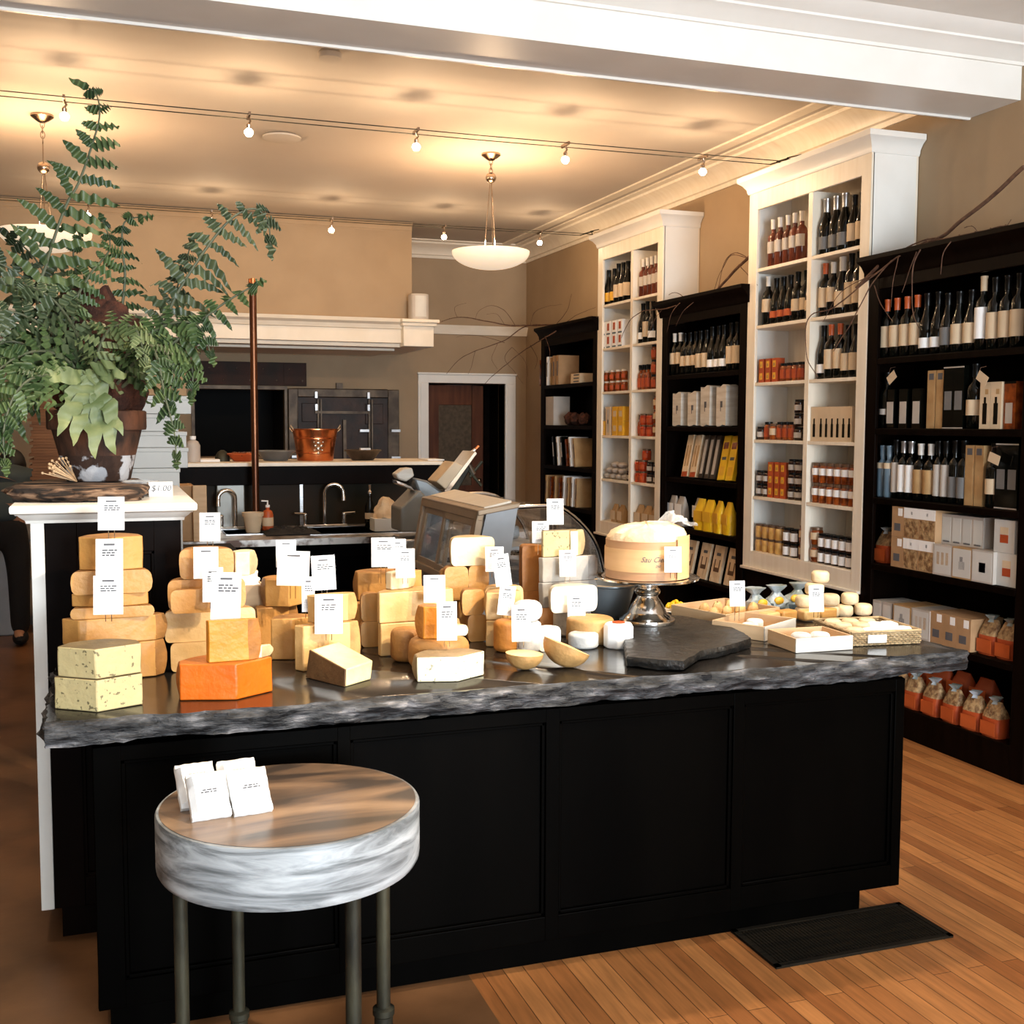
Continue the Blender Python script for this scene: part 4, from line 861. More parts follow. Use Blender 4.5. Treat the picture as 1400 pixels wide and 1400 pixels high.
for i,(yb_,yt_) in enumerate([(700,672)]+lv):
    z1 = PY(230,yt_,5.75).z; xr = x1+[-.05,-.06,-.02,-.025,-.06,-.0,-.02][i]
    t = thing('stacked_box', '%s box in the stack right of the flowerpot, counted from the bottom' % ('lowest grey','second pale grey','third pale grey','fourth white','fifth white','sixth white','topmost tan')[i], 'box', ((x0+xr)/2,5.9,zz), 'boxes stacked right of the flowerpot')
    mm = M['kraft'] if i == 6 else M['greybox']
    B().box((x0,5.75,zz+.001),(xr,6.15,z1-.02)).build('box_body', mm, t, bevel=.003)
    B().box((x0-.004,5.745,z1-.02),(xr+.004,6.155,z1-.001)).build('box_lid', mm, t, bevel=.002)
    zz = z1
# ============================================================ CHEESES
ZS = ZT+.001
def ztop(px, py, Y): return PY(px, py, Y).z
def wedge(mt, xl, xa, xr, Y, z0, z1, label, dl=.09, dr=.05, bulge=.05, topcut=False, grp=None, name='cheese_wedge', lean=0):
    A = (WX(xa,Y,z0), Y); L = (WX(xl,Y+dl,z0), Y+dl); R = (WX(xr,Y+dr,z0), Y+dr)
    c = Vector(((L[0]+R[0])/2, (L[1]+R[1])/2)); dv = (c-Vector(A)); dv = dv.normalized() if dv.length > 1e-4 else Vector((0,1)); 
    if dv.y < .2: dv = Vector((dv.x*.3, 1)).normalized()
    n = 12; back = []
    for i in range(n+1):
        t = i/n; p = Vector(R).lerp(Vector(L), t); back.append(p+dv*(bulge*math.sin(PI*t)+ (.035 if 0 < i < n else .0)))
    def jit(p, z, k):
        return (p[0]+.0022*noise.noise(Vector((p[0]*14,p[1]*14,z*20+k))), p[1]+.0022*noise.noise(Vector((p[1]*14,p[0]*14,z*20+k+5))), z)
    # subdivided cut faces for a slightly uneven hand-cut look
    K = 5; poly = [Vector(A).lerp(Vector(R), i/K) for i in range(K)]+back+[Vector(L).lerp(Vector(A), i/K) for i in range(1,K)]
    N = len(poly); V = 5; vs = []; k0 = random.uniform(0,50)
    cc = Vector((sum(p.x for p in poly)/N, sum(p.y for p in poly)/N))
    for l in range(V+1):
        t = l/V; z = z0+(z1-z0)*t
        for i,p in enumerate(poly):
            bb = .010*math.sin(PI*t) if K < i < K+n else .0
            q = p+(p-cc).normalized()*bb; vs.append(jit(q, z, k0))
    b = B(); side_r = [i for i in range(N) if K <= i < K+n]
    for l in range(V):
        for i in range(N):
            b.add([vs[l*N+i],vs[l*N+(i+1)%N],vs[(l+1)*N+(i+1)%N],vs[(l+1)*N+i]],[(0,1,2,3)], 1 if i in side_r else 0)
    b.add(vs[V*N:], [tuple(range(N))], 0 if topcut else 1); b.add(vs[:N], [tuple(reversed(range(N)))], 1)
    o = b.build(name, CH_[mt], bevel=.0035); tag(o, label, 'cheese', grp); return o
def half(mt, xl, xr, Y, z0, z1, label, dep=.16, rr=.022, rz=0, name='cheese_half', grp=None):
    """half or quarter wheel, its cut face to the front"""
    x0, x1 = WX(xl,Y,z0), WX(xr,Y,z0); R = (x1-x0)/2; cx = (x0+x1)/2; h = z1-z0; rr = min(rr, h*.45, R*.5)
    pf = [(R-rr*.8+rr*.8*math.sin(u), rr-rr*math.cos(u)) for u in [PI/2*k/5 for k in range(6)]]
    pf += [(R+.06*rr*math.sin(PI*k/4), rr+(h-2*rr)*k/4) for k in (1,2,3)]
    pf += [(R-rr*.8+rr*.8*math.cos(u), h-rr+rr*math.sin(u)) for u in [PI/2*k/5 for k in range(6)]]
    b = B(); S_ = 18; prof = [(0,0)]+pf+[(0,h)]; kk = dep/R; n = len(prof); vs = []
    for k in range(S_+1):
        a = PI*k/S_
        for (r,z) in prof: vs.append((cx+r*math.cos(a)+.0015*noise.noise(Vector((r*20,a,z*20))), Y+r*math.sin(a)*kk, z0+z))
    b.add(vs, [(k*n+i,(k+1)*n+i,(k+1)*n+i+1,k*n+i+1) for k in range(S_) for i in range(n-1)], 1)
    face = [vs[i] for i in range(1,n-1)]+[vs[S_*n+i] for i in range(n-2,0,-1)]
    # face as a fan with a soft inward/outward wobble
    fc = (cx, Y-.003, z0+h/2); b.add([fc]+face, [(0,i+1,(i+1)%len(face)+1) for i in range(len(face))], 0)
    o = b.build(name, CH_[mt]); tag(o, label, 'cheese', grp); return o
def wheel(mt, px, Y, r, z0, h, label, rr=.012, name='cheese_round', grp=None, top=1, sq=1, wob=.02):
    x = WX(px,Y,z0); rr = min(rr,h*.45); sd = random.uniform(0,40)
    pf = [(.001,0)]+[(r-rr+rr*math.sin(u), rr-rr*math.cos(u)) for u in [PI/2*k/4 for k in range(5)]]+[(r-rr+rr*math.cos(u), h-rr+rr*math.sin(u)) for u in [PI/2*k/4 for k in range(5)]]+[(.001,h)]
    b = B().lathe(pf, (x,Y,z0), 28, 1, jit=lambda a,z: 1+wob*noise.noise(Vector((math.cos(a)*2+sd,math.sin(a)*2,z*30))))
    o = b.build(name, CH_[mt]); tag(o, label, 'cheese', grp); return o
def Yat(px, py, z=ZS): return PZ(px, py, z).y
# --- speckled pair at the left front
Y = Yat(133,974); z1 = ztop(133,930,Y); z2 = ztop(131,888,Y)
wedge('speckled', 75,133,196, Y, ZS, z1, 'pale cheese wedge with dark flecks at the left front corner, lower of two', .075, .05, .055)
wedge('speckled', 79,131,194, Y+.004, z1+.001, z2, 'pale cheese wedge with dark flecks at the left front corner, upper of two', .07, .05, .05)
# --- tall golden stack behind it
Y = 3.38; z = ZS; gs = 'golden cheeses in the tallest left stack'
pr_ = [('wedge','gold',96,120,213,882,'lowest piece of the tall golden cheese stack behind the speckled pair'),
       ('wedge','gold',85,108,213,846,'long golden wedge, second from bottom in the tall left stack'),
       ('half','gold',96,211,None,831,'rounded golden piece, third from bottom in the tall left stack'),
       ('wedge','gold',98,150,203,813,'golden wedge under the lowest tag of the tall left stack'),
       ('half','gold',97,208,None,781,'rounded golden half wheel, second from top of the tall left stack'),
       ('wedge','gold',108,150,196,735,'topmost golden wedge of the tall left stack, level with the cabinet panel')]
for k,(sh,mt,a,b_,c,yt,lab) in enumerate(pr_):
    z1 = ztop(150, yt, Y)
    if sh == 'wedge': wedge(mt,a,b_,c,Y,z+.0005,z1,lab,.05,.035,.07)
    else: half(mt,a,b_,Y+.012,z+.0005,z1,lab,.13)
    z = z1
# --- second stack
Y = 3.45; z = ZS
Z2 = []
for k,(sh,mt,a,b_,c,yt,lab) in enumerate([('half','pale',234,350,None,877,'lowest pale piece of the second stack behind the orange block'),
     ('half','pale',226,350,None,834,'large pale cheese slab, second from bottom in the second stack'),
     ('half','gold',230,336,None,793,'rounded golden half wheel, third from bottom in the second stack'),
     ('half','gold',246,320,None,752,'topmost golden piece of the second stack beside the dark cabinet')]):
    z1 = ztop(285, yt, Y); half(mt,a,b_,Y+.01*k,z+.0005,z1,lab,.12,.016 if k < 2 else .02); z = z1; Z2.append(z1)
half('gold',234,297,Y-.045,Z2[1]+.0005,ztop(265,806,Y-.045),'small rounded golden half standing in front of the second stack',.03,.018)
wedge('white',318,322,342,Y+.05,Z2[2]+.0005,ztop(330,755,Y+.05),'small pale block beside the topmost piece of the second stack',.05,.01,.02,True,name='cheese_block')
# --- orange block with the amber square on it
Y = Yat(324,957); z1 = ztop(324,908,Y)
wedge('orange',246,324,373,Y,ZS,z1,'deep orange cheese wedge at the front of the counter',.04,.07,.07,name='cheese_wedge')
wedge('tangerine',282,286,340,Y+.035,z1+.0005,ztop(310,848,Y+.035),'amber square-cut piece standing on the deep orange wedge',.02,.004,.012,True,name='cheese_block')
wedge('white',338,342,358,Y+.05,z1+.0005,ztop(350,885,Y+.05),'tiny pale offcut on the orange wedge beside the amber piece',.01,.01,.01,True,name='cheese_block')
# --- third group
Y = 3.72; za = ztop(370,833,Y)
wedge('gold',350,352,396,Y+.03,ZS,za,'golden wedge at the lower left under the tall golden corner piece',.06,.03,.05)
wedge('gold',363,396,414,Y+.02,za+.0005,ztop(393,792,Y+.02),'tall golden wedge under two blank-faced tags, third group',.03,.05,.05)
Y = 3.52; zb = ztop(395,846,Y)
wedge('gold',371,400,428,Y,ZS,zb,'golden wedge left of the wrapped pale block',.02,.03,.04)
Y = 3.34; zb = ztop(440,855,Y)
wedge('pale',403,415,479,Y,ZS,zb,'pale wrapped block supporting the tagged upright piece',.03,.03,.05)
wedge('pale',420,432,476,Y+.03,zb+.0005,ztop(450,814,Y+.03),'upright pale wrapped piece with a tag stuck to its face',.03,.02,.03)
# tilted parmesan wedge
Y = Yat(473,939)
t = thing('cheese_wedge', 'pale hard cheese wedge with thick brown rind lying at the front middle', 'cheese', tuple(PZ(465,925,ZS)))
bt = [PZ(473,939,ZS),PZ(507,929,ZS),PZ(490,912,ZS),PZ(420,926,ZS)]
tp_ = [PY(474,915,bt[0].y),PY(510,903,bt[1].y),PY(463,877,bt[3].y+.06),PY(425,888,bt[3].y)]
bt[2] = Vector((tp_[2].x+.02,tp_[2].y,ZS)); q_ = bt+tp_
B().add(q_, [(0,3,2,1),(4,5,6,7),(0,1,5,4),(1,2,6,5),(2,3,7,6),(3,0,4,7)]).build('paste', [CH_['brownrind'][0]], t, bevel=.004)
nrm_ = (bt[3]-bt[0]).cross(Vector((0,0,1))).normalized(); nrm_ = nrm_ if nrm_.y < 0 else -nrm_
k_ = [bt[0],bt[3],tp_[3],tp_[0]]; B().add([p+nrm_*.0008 for p in k_]+[p+nrm_*.006 for p in k_], [(0,1,2,3),(7,6,5,4),(0,4,5,1),(1,5,6,2),(2,6,7,3),(3,7,4,0)]).build('rind', [CH_['brownrind'][1]], t, bevel=.002)
# --- fourth group
Y = 3.73; zc = ztop(500,826,Y)
wedge('gold',483,490,520,Y+.02,ZS,zc,'golden piece at the lower left back of the fourth group',.04,.02,.04)
wedge('gold',489,545,577,Y+.03,zc+.0005,ztop(540,783,Y+.03),'large golden wedge at the back top of the fourth group',.05,.05,.06)
Y = 3.64; zd = ztop(505,850,Y)
half('gold',494,522,Y,ZS,zd,'small rounded golden block, lower front left of the fourth group',.08)
half('gold',494,522,Y+.004,zd+.0005,ztop(505,812,Y),'small rounded golden block, upper front left of the fourth group',.08)
Y = 3.48; ze = ztop(560,851,Y); zf = ztop(560,809,Y)
wedge('pale',517,521,617,Y,ZS,ze,'long pale golden slab, lower of two in the fourth group',.03,.02,.06)
wedge('pale',516,519,620,Y+.003,ze+.0005,zf,'long pale golden slab, upper of two in the fourth group',.03,.02,.06)
wedge('white',527,535,559,Y+.05,zf+.0005,ztop(540,783,Y+.05),'white wedge lying on the long golden slabs',.03,.02,.03,True)
wheel('gold',555,3.40,.048,ZS,ztop(557,862,3.35)-ZS,'round golden cheese with soft edges left of the yellow round',.022)
Y = 3.24; zg = ztop(600,873,Y)
wheel('gold',600,Y+.03,.092,ZS,zg-ZS,'wide yellow round cheese behind the front white wedge',.028,wob=.01)
wedge('tangerine',579,598,606,Y-.01,zg+.0005,ztop(592,829,Y),'small standing golden wedge with dark rind on the yellow round',.01,.03,.02)
half('white',603,640,Y+.02,zg+.0005,ztop(620,855,Y+.02),'low pale half round behind the standing golden wedge',.04)
Y = Yat(627,932)
wedge('cream',570,627,662,Y,ZS,ztop(627,898,Y),'pale creamy wedge with thin brown rind at the front centre',.03,.06,.06)
# --- fifth group: big rinded stack
Y = 3.76; z = ZS
q1 = ztop(640,820,Y); q2 = ztop(620,775,Y)
half('gold',602,634,Y+.05,ZS,ztop(610,778,Y+.05),'narrow tan cheese at the far left back of the big centre stack',.08)
half('gold',627,655,Y,ZS,q1,'tan piece, bottom back of the big centre stack',.1)
half('gold',608,640,Y,q1+.0005,q2,'tan piece, upper left of the big centre stack',.1)
half('gold',641,668,Y,q1+.0005,q2,'tan piece, upper middle of the big centre stack',.1)
half('white',617,676,Y+.01,q2+.0005,ztop(645,735,Y),'white rinded block crowning the big centre stack',.11,.02)
Y = 3.62; r1 = ztop(650,841,Y); r2 = ztop(650,806,Y)
half('gold',640,666,Y,ZS,r1,'tan round-topped piece, bottom row of the big centre stack',.07)
half('gold',632,662,Y,r1+.0005,r2,'tan piece, middle row left of the big centre stack',.08)
half('pale',663,715,Y+.01,r1+.0005,ztop(690,802,Y),'pale large piece, middle row right of the big centre stack',.08)
half('gold',668,716,Y+.01,ZS,r1,'tan piece under the pale large one in the centre stack',.08)
Y = 3.51; r3 = ztop(680,849,Y)
wedge('pale',664,680,702,Y,ZS,r3,'wrapped pale wedge, lower one before the centre stack',.02,.03,.04)
wedge('pale',664,690,712,Y+.004,r3+.0005,ztop(680,811,Y),'wrapped pale wedge, upper one before the centre stack',.02,.03,.04)
wheel('tangerine',692,3.44,.042,ZS,ztop(694,850,3.4)-ZS,'little golden wrapped round behind the first hollow half cheese',.018)
wheel('snow',721,3.42,.048,ztop(719,853,3.37)+.001,.066,'round white ball-shaped cheese above the hollow half cheeses',.028)
wheel('snow',721,3.42,.044,ZS,ztop(719,853,3.37)-ZS-.0005,'white wheel under the ball-shaped cheese',.012)
half('snow',736,766,3.39,ZS,ztop(746,857,3.39),'white half wheel tucked behind the tilted half cheese',.05)
# hollow-looking half balls resting on the slab
def halfball(px, py, R, rot, mt, label, zc):
    q = PZ(px,py,ZS); x,y = q.x,q.y+.0
    t = thing('cheese_half_ball', label, 'cheese', (x,y,ZS))
    Rm = Matrix.Rotation(rot,3,'Y'); S_, n = 28, 9; vs = []
    for i in range(n+1):
        th = PI/2*i/n
        for k in range(S_):
            a = 2*PI*k/S_; v = Rm@Vector((R*math.sin(th)*math.cos(a), R*math.sin(th)*math.sin(a), -R*.86*math.cos(th))); vs.append(v)
    mn = min(v.z for v in vs); c = Vector((x,y,ZS-mn))
    b = B().add([c+v for v in vs], [(i*S_+k,i*S_+(k+1)%S_,(i+1)*S_+(k+1)%S_,(i+1)*S_+k) for i in range(n) for k in range(S_)]); b.build('rind', [CH_[mt][1]], t)
    b = B(); top = vs[n*S_:]; cc = [c+Rm@(Vector((0,0,.004))+0*top[0])]; b.add([c+v for v in top]+cc, [(k,(k+1)%S_,S_) for k in range(S_)]); b.build('cut_face', [CH_[mt][0]], t)
halfball(717,915,.057,math.radians(3),'pale','pale half ball cheese in cling film, resting level on the slab',0)
halfball(775,912,.074,math.radians(24),'pale','larger half ball cheese tilted to the right beside the level one',0)
# --- sixth group: caramel and grey stack
Y = 3.84; c1 = ztop(725,808,Y)
half('caramel',712,745,Y,ZS,c1,'caramel coloured piece at the bottom behind the grey wrapped blocks',.1,.01)
half('caramel',714,745,Y,c1+.0005,ztop(725,746,Y),'caramel coloured upright piece left of the mottled block',.1,.012)
Y = 3.70; g0 = ztop(770,830,Y); g1 = ztop(770,796,Y); g2 = ztop(770,762,Y)
half('caramel',738,800,Y,ZS,g0,'brown piece at the foot of the grey wrapped stack',.12,.008)
wedge('grey',736,742,804,Y,g0+.0005,g1,'grey plastic-wrapped block, lower of two',.02,.02,.06,name='cheese_block')
wedge('grey',736,742,804,Y+.003,g1+.0005,g2,'grey plastic-wrapped block, upper of two',.02,.02,.06,name='cheese_block')
wedge('speckled',740,742,778,Y+.01,g2+.0005,ztop(760,726,Y),'mottled tan block on top of the grey wrapped blocks',.03,.01,.05,name='cheese_block')
wedge('white',778,779,790,Y+.02,g2+.0005,ztop(783,727,Y),'slim pale slab standing beside the mottled tan block',.03,.005,.03,name='cheese_block')
Y = 3.60; h1 = ztop(780,836,Y)
wheel('ash',779,Y+.05,.060,ZS,h1-ZS,'small brownish wheel under the dark-topped cheese',.01)
half('ash',753,816,Y-.02,h1+.0005,ztop(785,800,Y),'ivory rounded cheese with thin dark top in the right stack',.10,.022)
wheel('pale',806,3.50,.080,ZS,ztop(800,850,3.42)-ZS,'low pale disc behind the mottled blue cheese',.012)
wheel('blue',797,Yat(797,889)+.05,.050,ZS,.048,'small mottled blue-veined round beside the white-papered cylinder',.01)
# white papered cylinder with an orange disc on top
y_ = Yat(845,889)+.05; x_ = WX(845,y_,ZS)
t = thing('paper_wrapped_cheese', 'white papered cylindrical cheese with an orange round label on top', 'cheese', (x_,y_,ZS)); hh = ztop(845,851,y_)-ZS
B().lathe([(.001,0),(.046,0),(.050,.006),(.050,hh-.012),(.044,hh-.002),(.001,hh)],(x_,y_,ZS),9,jit=lambda a,z:1+.03*noise.noise(Vector((a,z*30,2)))).build('paper_wrap', M['paper'], t, bevel=.003)
B().lathe([(.001,hh+.0005),(.022,hh+.0005),(.022,hh+.002),(.001,hh+.002)],(x_,y_,ZS),20).build('round_label', M['red'], t)
# ------------------------------------------------------------ cake stand with the hooped cheese, on a black slate
sl = [PZ(858,898,.895),PZ(905,903,.895),PZ(935,905,.895),PZ(958,891,.895),PZ(990,884,.895),PZ(1027,873,.895),PZ(1010,862,.895),PZ(985,852,.895),PZ(930,842,.895),PZ(870,842,.895),PZ(850,858,.895)]
o = rough_slab('slate_board', [(p.x,p.y) for p in sl], ZT+.004, .897, .005, [M['slate'],M['slate']], layers=5, seed=11, step=.012, zbump=.0025); tag(o, 'thick black slate board under the silver cake stand', 'board')
zs = .8985; y_ = 3.60; x_ = WX(884,y_,zs)
t = thing('cake_stand', 'polished silver pedestal cake stand on the black slate', 'stand', (x_,y_,zs))
zp = ztop(884,787,y_)-zs; zp2 = zp-.014
pf = [(.001,0),(.098,0),(.100,.006),(.098,.014),(.088,.018),(.082,.026),(.070,.034),(.066,.042),(.058,.060),(.046,.078),(.038,.088),(.036,.096),(.044,.104),(.046,.112),(.042,.120),(.032,.126),(.038,.132),(.040,zp2-.004),(.12,zp2),(.172,zp2+.002),(.182,zp2+.006),(.183,zp-.002),(.178,zp),(.150,zp-.003),(.001,zp-.003)]
B().lathe([(r,z) for r,z in pf],(x_,y_,zs),64).build('pedestal_and_plate', M['chrome'], t)
wz = zs+zp-.002; yw = y_+.0; xw = WX(883,yw,wz); R = .144
hz = [ztop(883,v,yw-R)-wz for v in (784,773,751,740)]; H = ztop(883,743,yw-R)-wz
t = thing('hooped_cheese', 'large wrapped cheese in a round wooden hoop box on the silver stand', 'cheese', (xw,yw,wz+.001)); zz = wz+.001
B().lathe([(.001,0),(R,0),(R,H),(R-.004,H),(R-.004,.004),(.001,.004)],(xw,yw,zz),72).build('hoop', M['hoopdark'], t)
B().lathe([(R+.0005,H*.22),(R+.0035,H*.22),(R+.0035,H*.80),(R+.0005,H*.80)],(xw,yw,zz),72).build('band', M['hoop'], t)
a0 = -.42; b = B().lathe([(R+.0042,0.002),(R+.0065,.002),(R+.0065,H+.018),(R+.0042,H+.018)],(xw,yw,zz),10,a0=-1.25,a1=-.62); b.build('hoop_overlap', M['hoop'], t)
b = B(); S_ = 72; vs = []; pf = [(R-.005,H-.01),(R-.006,H+.012),(R-.016,H+.030),(R-.045,H+.044),(R*.5,H+.052),(R*.25,H+.054),(.001,H+.054)]
for (r,z) in pf:
    for k in range(S_):
        a = 2*PI*k/S_; j = noise.noise(Vector((math.cos(a)*5,math.sin(a)*5,z*60)))+.6*noise.noise(Vector((math.cos(a)*16,math.sin(a)*16,z*90)))
        vs.append((xw+(r+.004*j)*math.cos(a), yw+(r+.004*j)*math.sin(a), zz+z+.005*j*(1 if z > H else 0)+.006*math.cos(a)))
b.add(vs,[(i*S_+k,i*S_+(k+1)%S_,(i+1)*S_+(k+1)%S_,(i+1)*S_+k) for i in range(len(pf)-1) for k in range(S_)]); b.build('cheesecloth', M['cloth'], t)
b = B(); vs = []; fs = []; n1, n2 = 14, 8
for i in range(n1+1):
    for j in range(n2+1):
        u, v = i/n1, j/n2; wv = noise.noise(Vector((u*4,v*4,3)))
        vs.append((xw+R*.45+.105*u*(1-.3*v)+.02*wv, yw-.06+.10*v*(1-.5*u)+.02*noise.noise(Vector((u*3,v*5,8))), zz+H+.045+.050*math.sin(PI*min(1,u*.9+.1))*(.4+.6*v)+.015*wv))
for i in range(n1):
    for j in range(n2): fs.append((i*(n2+1)+j,i*(n2+1)+j+1,(i+1)*(n2+1)+j+1,(i+1)*(n2+1)+j))
o = b.add(vs,fs).build('gathered_plastic', M['plastic'], t); s_ = o.modifiers.new('s','SOLIDIFY'); s_.thickness = .0012
def text_mesh(s, size, shear=0, depth=.0004):
    c = bpy.data.curves.new('txt','FONT'); c.body = s; c.size = size; c.shear = shear; c.extrude = depth; c.align_x = 'CENTER'; c.resolution_u = 3
    o = bpy.data.objects.new('txt', c); COL.objects.link(o); dg = bpy.context.evaluated_depsgraph_get(); dg.update()
    me = bpy.data.meshes.new_from_object(o.evaluated_get(dg)); bpy.data.objects.remove(o); bpy.data.curves.remove(c); return me
# script lettering burnt into the hoop, bent round its curve
def curved_text(s, size, ang, z, shear, R_):
    me = text_mesh(s, size, shear); b = B()
    for v in me.vertices: a = ang+v.co.x/R_; v.co = Vector((xw-xw+(R_+.0006+v.co.z)*math.cos(a), (R_+.0006+v.co.z)*math.sin(a), z+v.co.y))
    me.materials.append(M['ink']); o = bpy.data.objects.new('lettering', me); COL.objects.link(o); o.parent = t; POS[o.name] = (0,0,0)
curved_text('Sau Cier', .025, -1.87, H*.50, .45, R+.0035); curved_text('250', .012, -1.76, H*.36, .3, R+.0035)
# grey bowl stack behind the stand
y_ = 4.05-.2; x_ = WX(832,y_,ZS); 
t = thing('grey_bowl', 'grey enamel bowl with speckled rim half hidden behind the silver stand', 'bowl', (x_,y_,ZS)); hb = ztop(832,797,y_)-ZS
B().lathe([(.001,0),(.055,0),(.060,.006),(.088,hb*.7),(.098,hb-.01),(.112,hb-.004),(.112,hb),(.095,hb),(.055,.01),(.001,.01)],(x_,y_,ZS),36).build('body', M['bowlgrey'], t)
B().lathe([(.096,hb+.0005),(.112,hb+.0005),(.112,hb+.002),(.096,hb+.002)],(x_,y_,ZS),36).build('rim', M['cloth'], t)
x_, y_ = WX(922,4.15-.2,ZS), 3.92
t = thing('pasta_dish', 'small white dish heaped with yellow flowers-like pasta by the crates', 'dish', (x_,y_,ZS))
B().lathe([(.001,0),(.03,0),(.055,.014),(.052,.016),(.03,.004),(.001,.004)],(x_-.02,y_,ZS),20).build('dish', M['paper'], t)
b = B()
for k in range(22): a = k*2.4; r = .0085*k**.5; b.ball((x_-.01+r*math.cos(a),y_+r*math.sin(a),ZS+.022+.024*(1-r/.05)),.010,6,4,jit=.5)
o = b.build('yellow_pieces', M['yellow'], t); o['kind'] = 'stuff'
# ------------------------------------------------------------ wooden crates and wicker tray at the right
def crate(pL, pF, pR, h, label, mm, th=.006):
    """open crate standing on the slab: left, front and right bottom corners in the picture"""
    L, F_, R_ = PZ(*pL,ZS), PZ(*pF,ZS), PZ(*pR,ZS); u = (R_-F_); ul = u.length; u = u.normalized(); v = Vector((-u.y,u.x,0)); vl = max(.1,(L-F_).dot(v))
    Rm = Matrix((u,v,Vector((0,0,1)))).transposed()
    t = thing('wooden_crate', label, 'crate', tuple(F_))
    def ob(a,b_,nm,m_): 
        c = [(a[i]+b_[i])/2 for i in range(3)]; B().obox(F_+Rm@Vector(c), [abs(b_[i]-a[i]) for i in range(3)], Rm).build(nm, m_, t, bevel=.0012)
    ob((0,0,0),(ul,th,h),'front_board',mm[0]); ob((0,vl-th,0),(ul,vl,h),'back_board',mm[1]); ob((0,th,0),(th,vl-th,h),'side_board',mm[1]); ob((ul-th,th,0),(ul,vl-th,h),'side_board',mm[1]); ob((th,th,0),(ul-th,vl-th,.004),'bottom_board',mm[1])
    return F_, Rm, ul, vl
PW = (M['whitewood'], M['pale_wood'])
c3 = crate((1047,879),(1088,893),(1166,888),.047,'small open whitewashed crate at the front of the crates, a white cheese inside',PW)
c2 = crate((998,860),(1046,877),(1088,864),.050,'pale open crate left of the front crate, holding two white rounds',PW)
c1 = crate((934,842),(992,859),(1066,848),.050,'leftmost pale open crate, filled with tan parcels beside the slate',(M['pale_wood'],M['pale_wood']))
def inside(c, u, v): return c[0]+c[1]@Vector((u*c[2], v*c[3], 0))
for i,(u,v) in enumerate(((.35,.55),(.66,.5))):
    q = inside(c3,u,v); wheel('snow',pr(q.x,q.y,ZS)[0],q.y,.034,ZS+.005,.040,'white bloomy round in the front crate, %s' % ('left one','right one')[i],.014)
for i,(u,v) in enumerate(((.35,.5),(.7,.62))):
    q = inside(c2,u,v); o = wheel('snow',pr(q.x,q.y,ZS)[0],q.y,.030,ZS+.005,.036,'white round with dark spots in the second crate, %s' % ('front one','rear one')[i],.010)
for i in range(7):
    u, v = .14+.12*i, .35+.3*(i%2); q = inside(c1,u,v)
    t = thing('wrapped_sweet', 'tan wrapped nugget in the leftmost crate, %s' % od(i,7), 'parcel', (q.x,q.y,ZS+.005), 'tan parcels in the leftmost crate')
    b = B().ball((q.x,q.y,ZS+.034),(.022,.018,.028),9,6,jit=.25); b.build('parcel', CH_['pale'][0], t)
    B().tube([(q.x-.02,q.y,ZS+.036),(q.x,q.y,ZS+.060),(q.x+.02,q.y,ZS+.036)],.0018,5).build('string', M['twig'], t)
for i in range(4):
    q = PZ(1040+26*i, 862-6*i+ (0), ZS) if False else Vector((WX(1050+27*i,3.62,ZS),3.62+.02*(i%2),ZS))
    tag(B().obox((q.x,q.y,ZS+.022),(.075,.05,.040),Matrix.Rotation(.3-.1*i,3,'Z')).build('cheese_bar', CH_['gold'][0] if i%2 else CH_['pale'][0], bevel=.008), 'tan brick of cheese behind the crates, %s' % od(i,4), 'cheese', 'tan bricks behind the crates')
# wicker tray
L, F_, R_ = PZ(1150,868,ZS), PZ(1163,884,ZS), PZ(1258,880,ZS)
u = (R_-F_); ul = u.length; u = u.normalized(); v = Vector((-u.y,u.x,0)); vl = .26
t = thing('wicker_tray', 'low woven wicker tray at the right end of the slab', 'tray', tuple(F_))
b = B(); rows = 6
for r_ in range(rows):
    for (p,q_,s_) in ((F_,F_+u*ul,0),(F_+u*ul,F_+u*ul+v*vl,1),(F_+u*ul+v*vl,F_+v*vl,0),(F_+v*vl,F_,1)):
        L_ = (q_-p).length; n_ = int(L_/.008); nr = (q_-p).normalized().cross(Vector((0,0,1)))
        b.tube([p+(q_-p)*k/n_+nr*.0028*(1 if (k+r_)%2 else -1)+Vector((0,0,.004+.0068*r_)) for k in range(n_+1)], .0034, 5)
for (p,q_) in ((F_,F_+u*ul),(F_+u*ul,F_+u*ul+v*vl),(F_+u*ul+v*vl,F_+v*vl),(F_+v*vl,F_)): b.tube([p+Vector((0,0,.046)),q_+Vector((0,0,.046))],.0052,6)
b.build('woven_side', M['wicker'], t)
Rm = Matrix((u,v,Vector((0,0,1)))).transposed(); B().obox(F_+Rm@Vector((ul/2,vl/2,.003)),(ul-.008,vl-.008,.004),Rm).build('base', M['wicker'], t)
B().obox(F_+Rm@Vector((ul*.36,-.0075,.024)),(.068,.002,.026),Rm).build('name_card', M['paper'], t)
tz = ZS+.006
pos = [(.18,.25),(.42,.22),(.66,.2),(.88,.22),(.2,.6),(.45,.58),(.70,.58),(.9,.6),(.2,.88),(.45,.86),(.7,.86)]
nm_ = ['front row far left','front row second','front row third','front row far right','middle row far left','middle row second','middle row third','middle row far right','back row left','back row centre','back row right']
for i,(a,c) in enumerate(pos):
    q = F_+Rm@Vector((a*ul,c*vl,0)); 
    if i in (1,2,3,6,7): # paper covered pieces
        o = B().obox((q.x,q.y,tz+.022),(.062,.056,.042),Matrix.Rotation(.2*i,3,'Z')).build('cheese_piece', M['paper'], bevel=.012); tag(o,'white papered cheese piece in the wicker tray, %s' % nm_[i],'cheese','cheeses in the wicker tray')
    else: wheel('bloomy',pr(q.x,q.y,tz)[0],q.y,.031,tz,.045,'small cream round in the wicker tray, %s' % nm_[i],.013,grp='cheeses in the wicker tray')
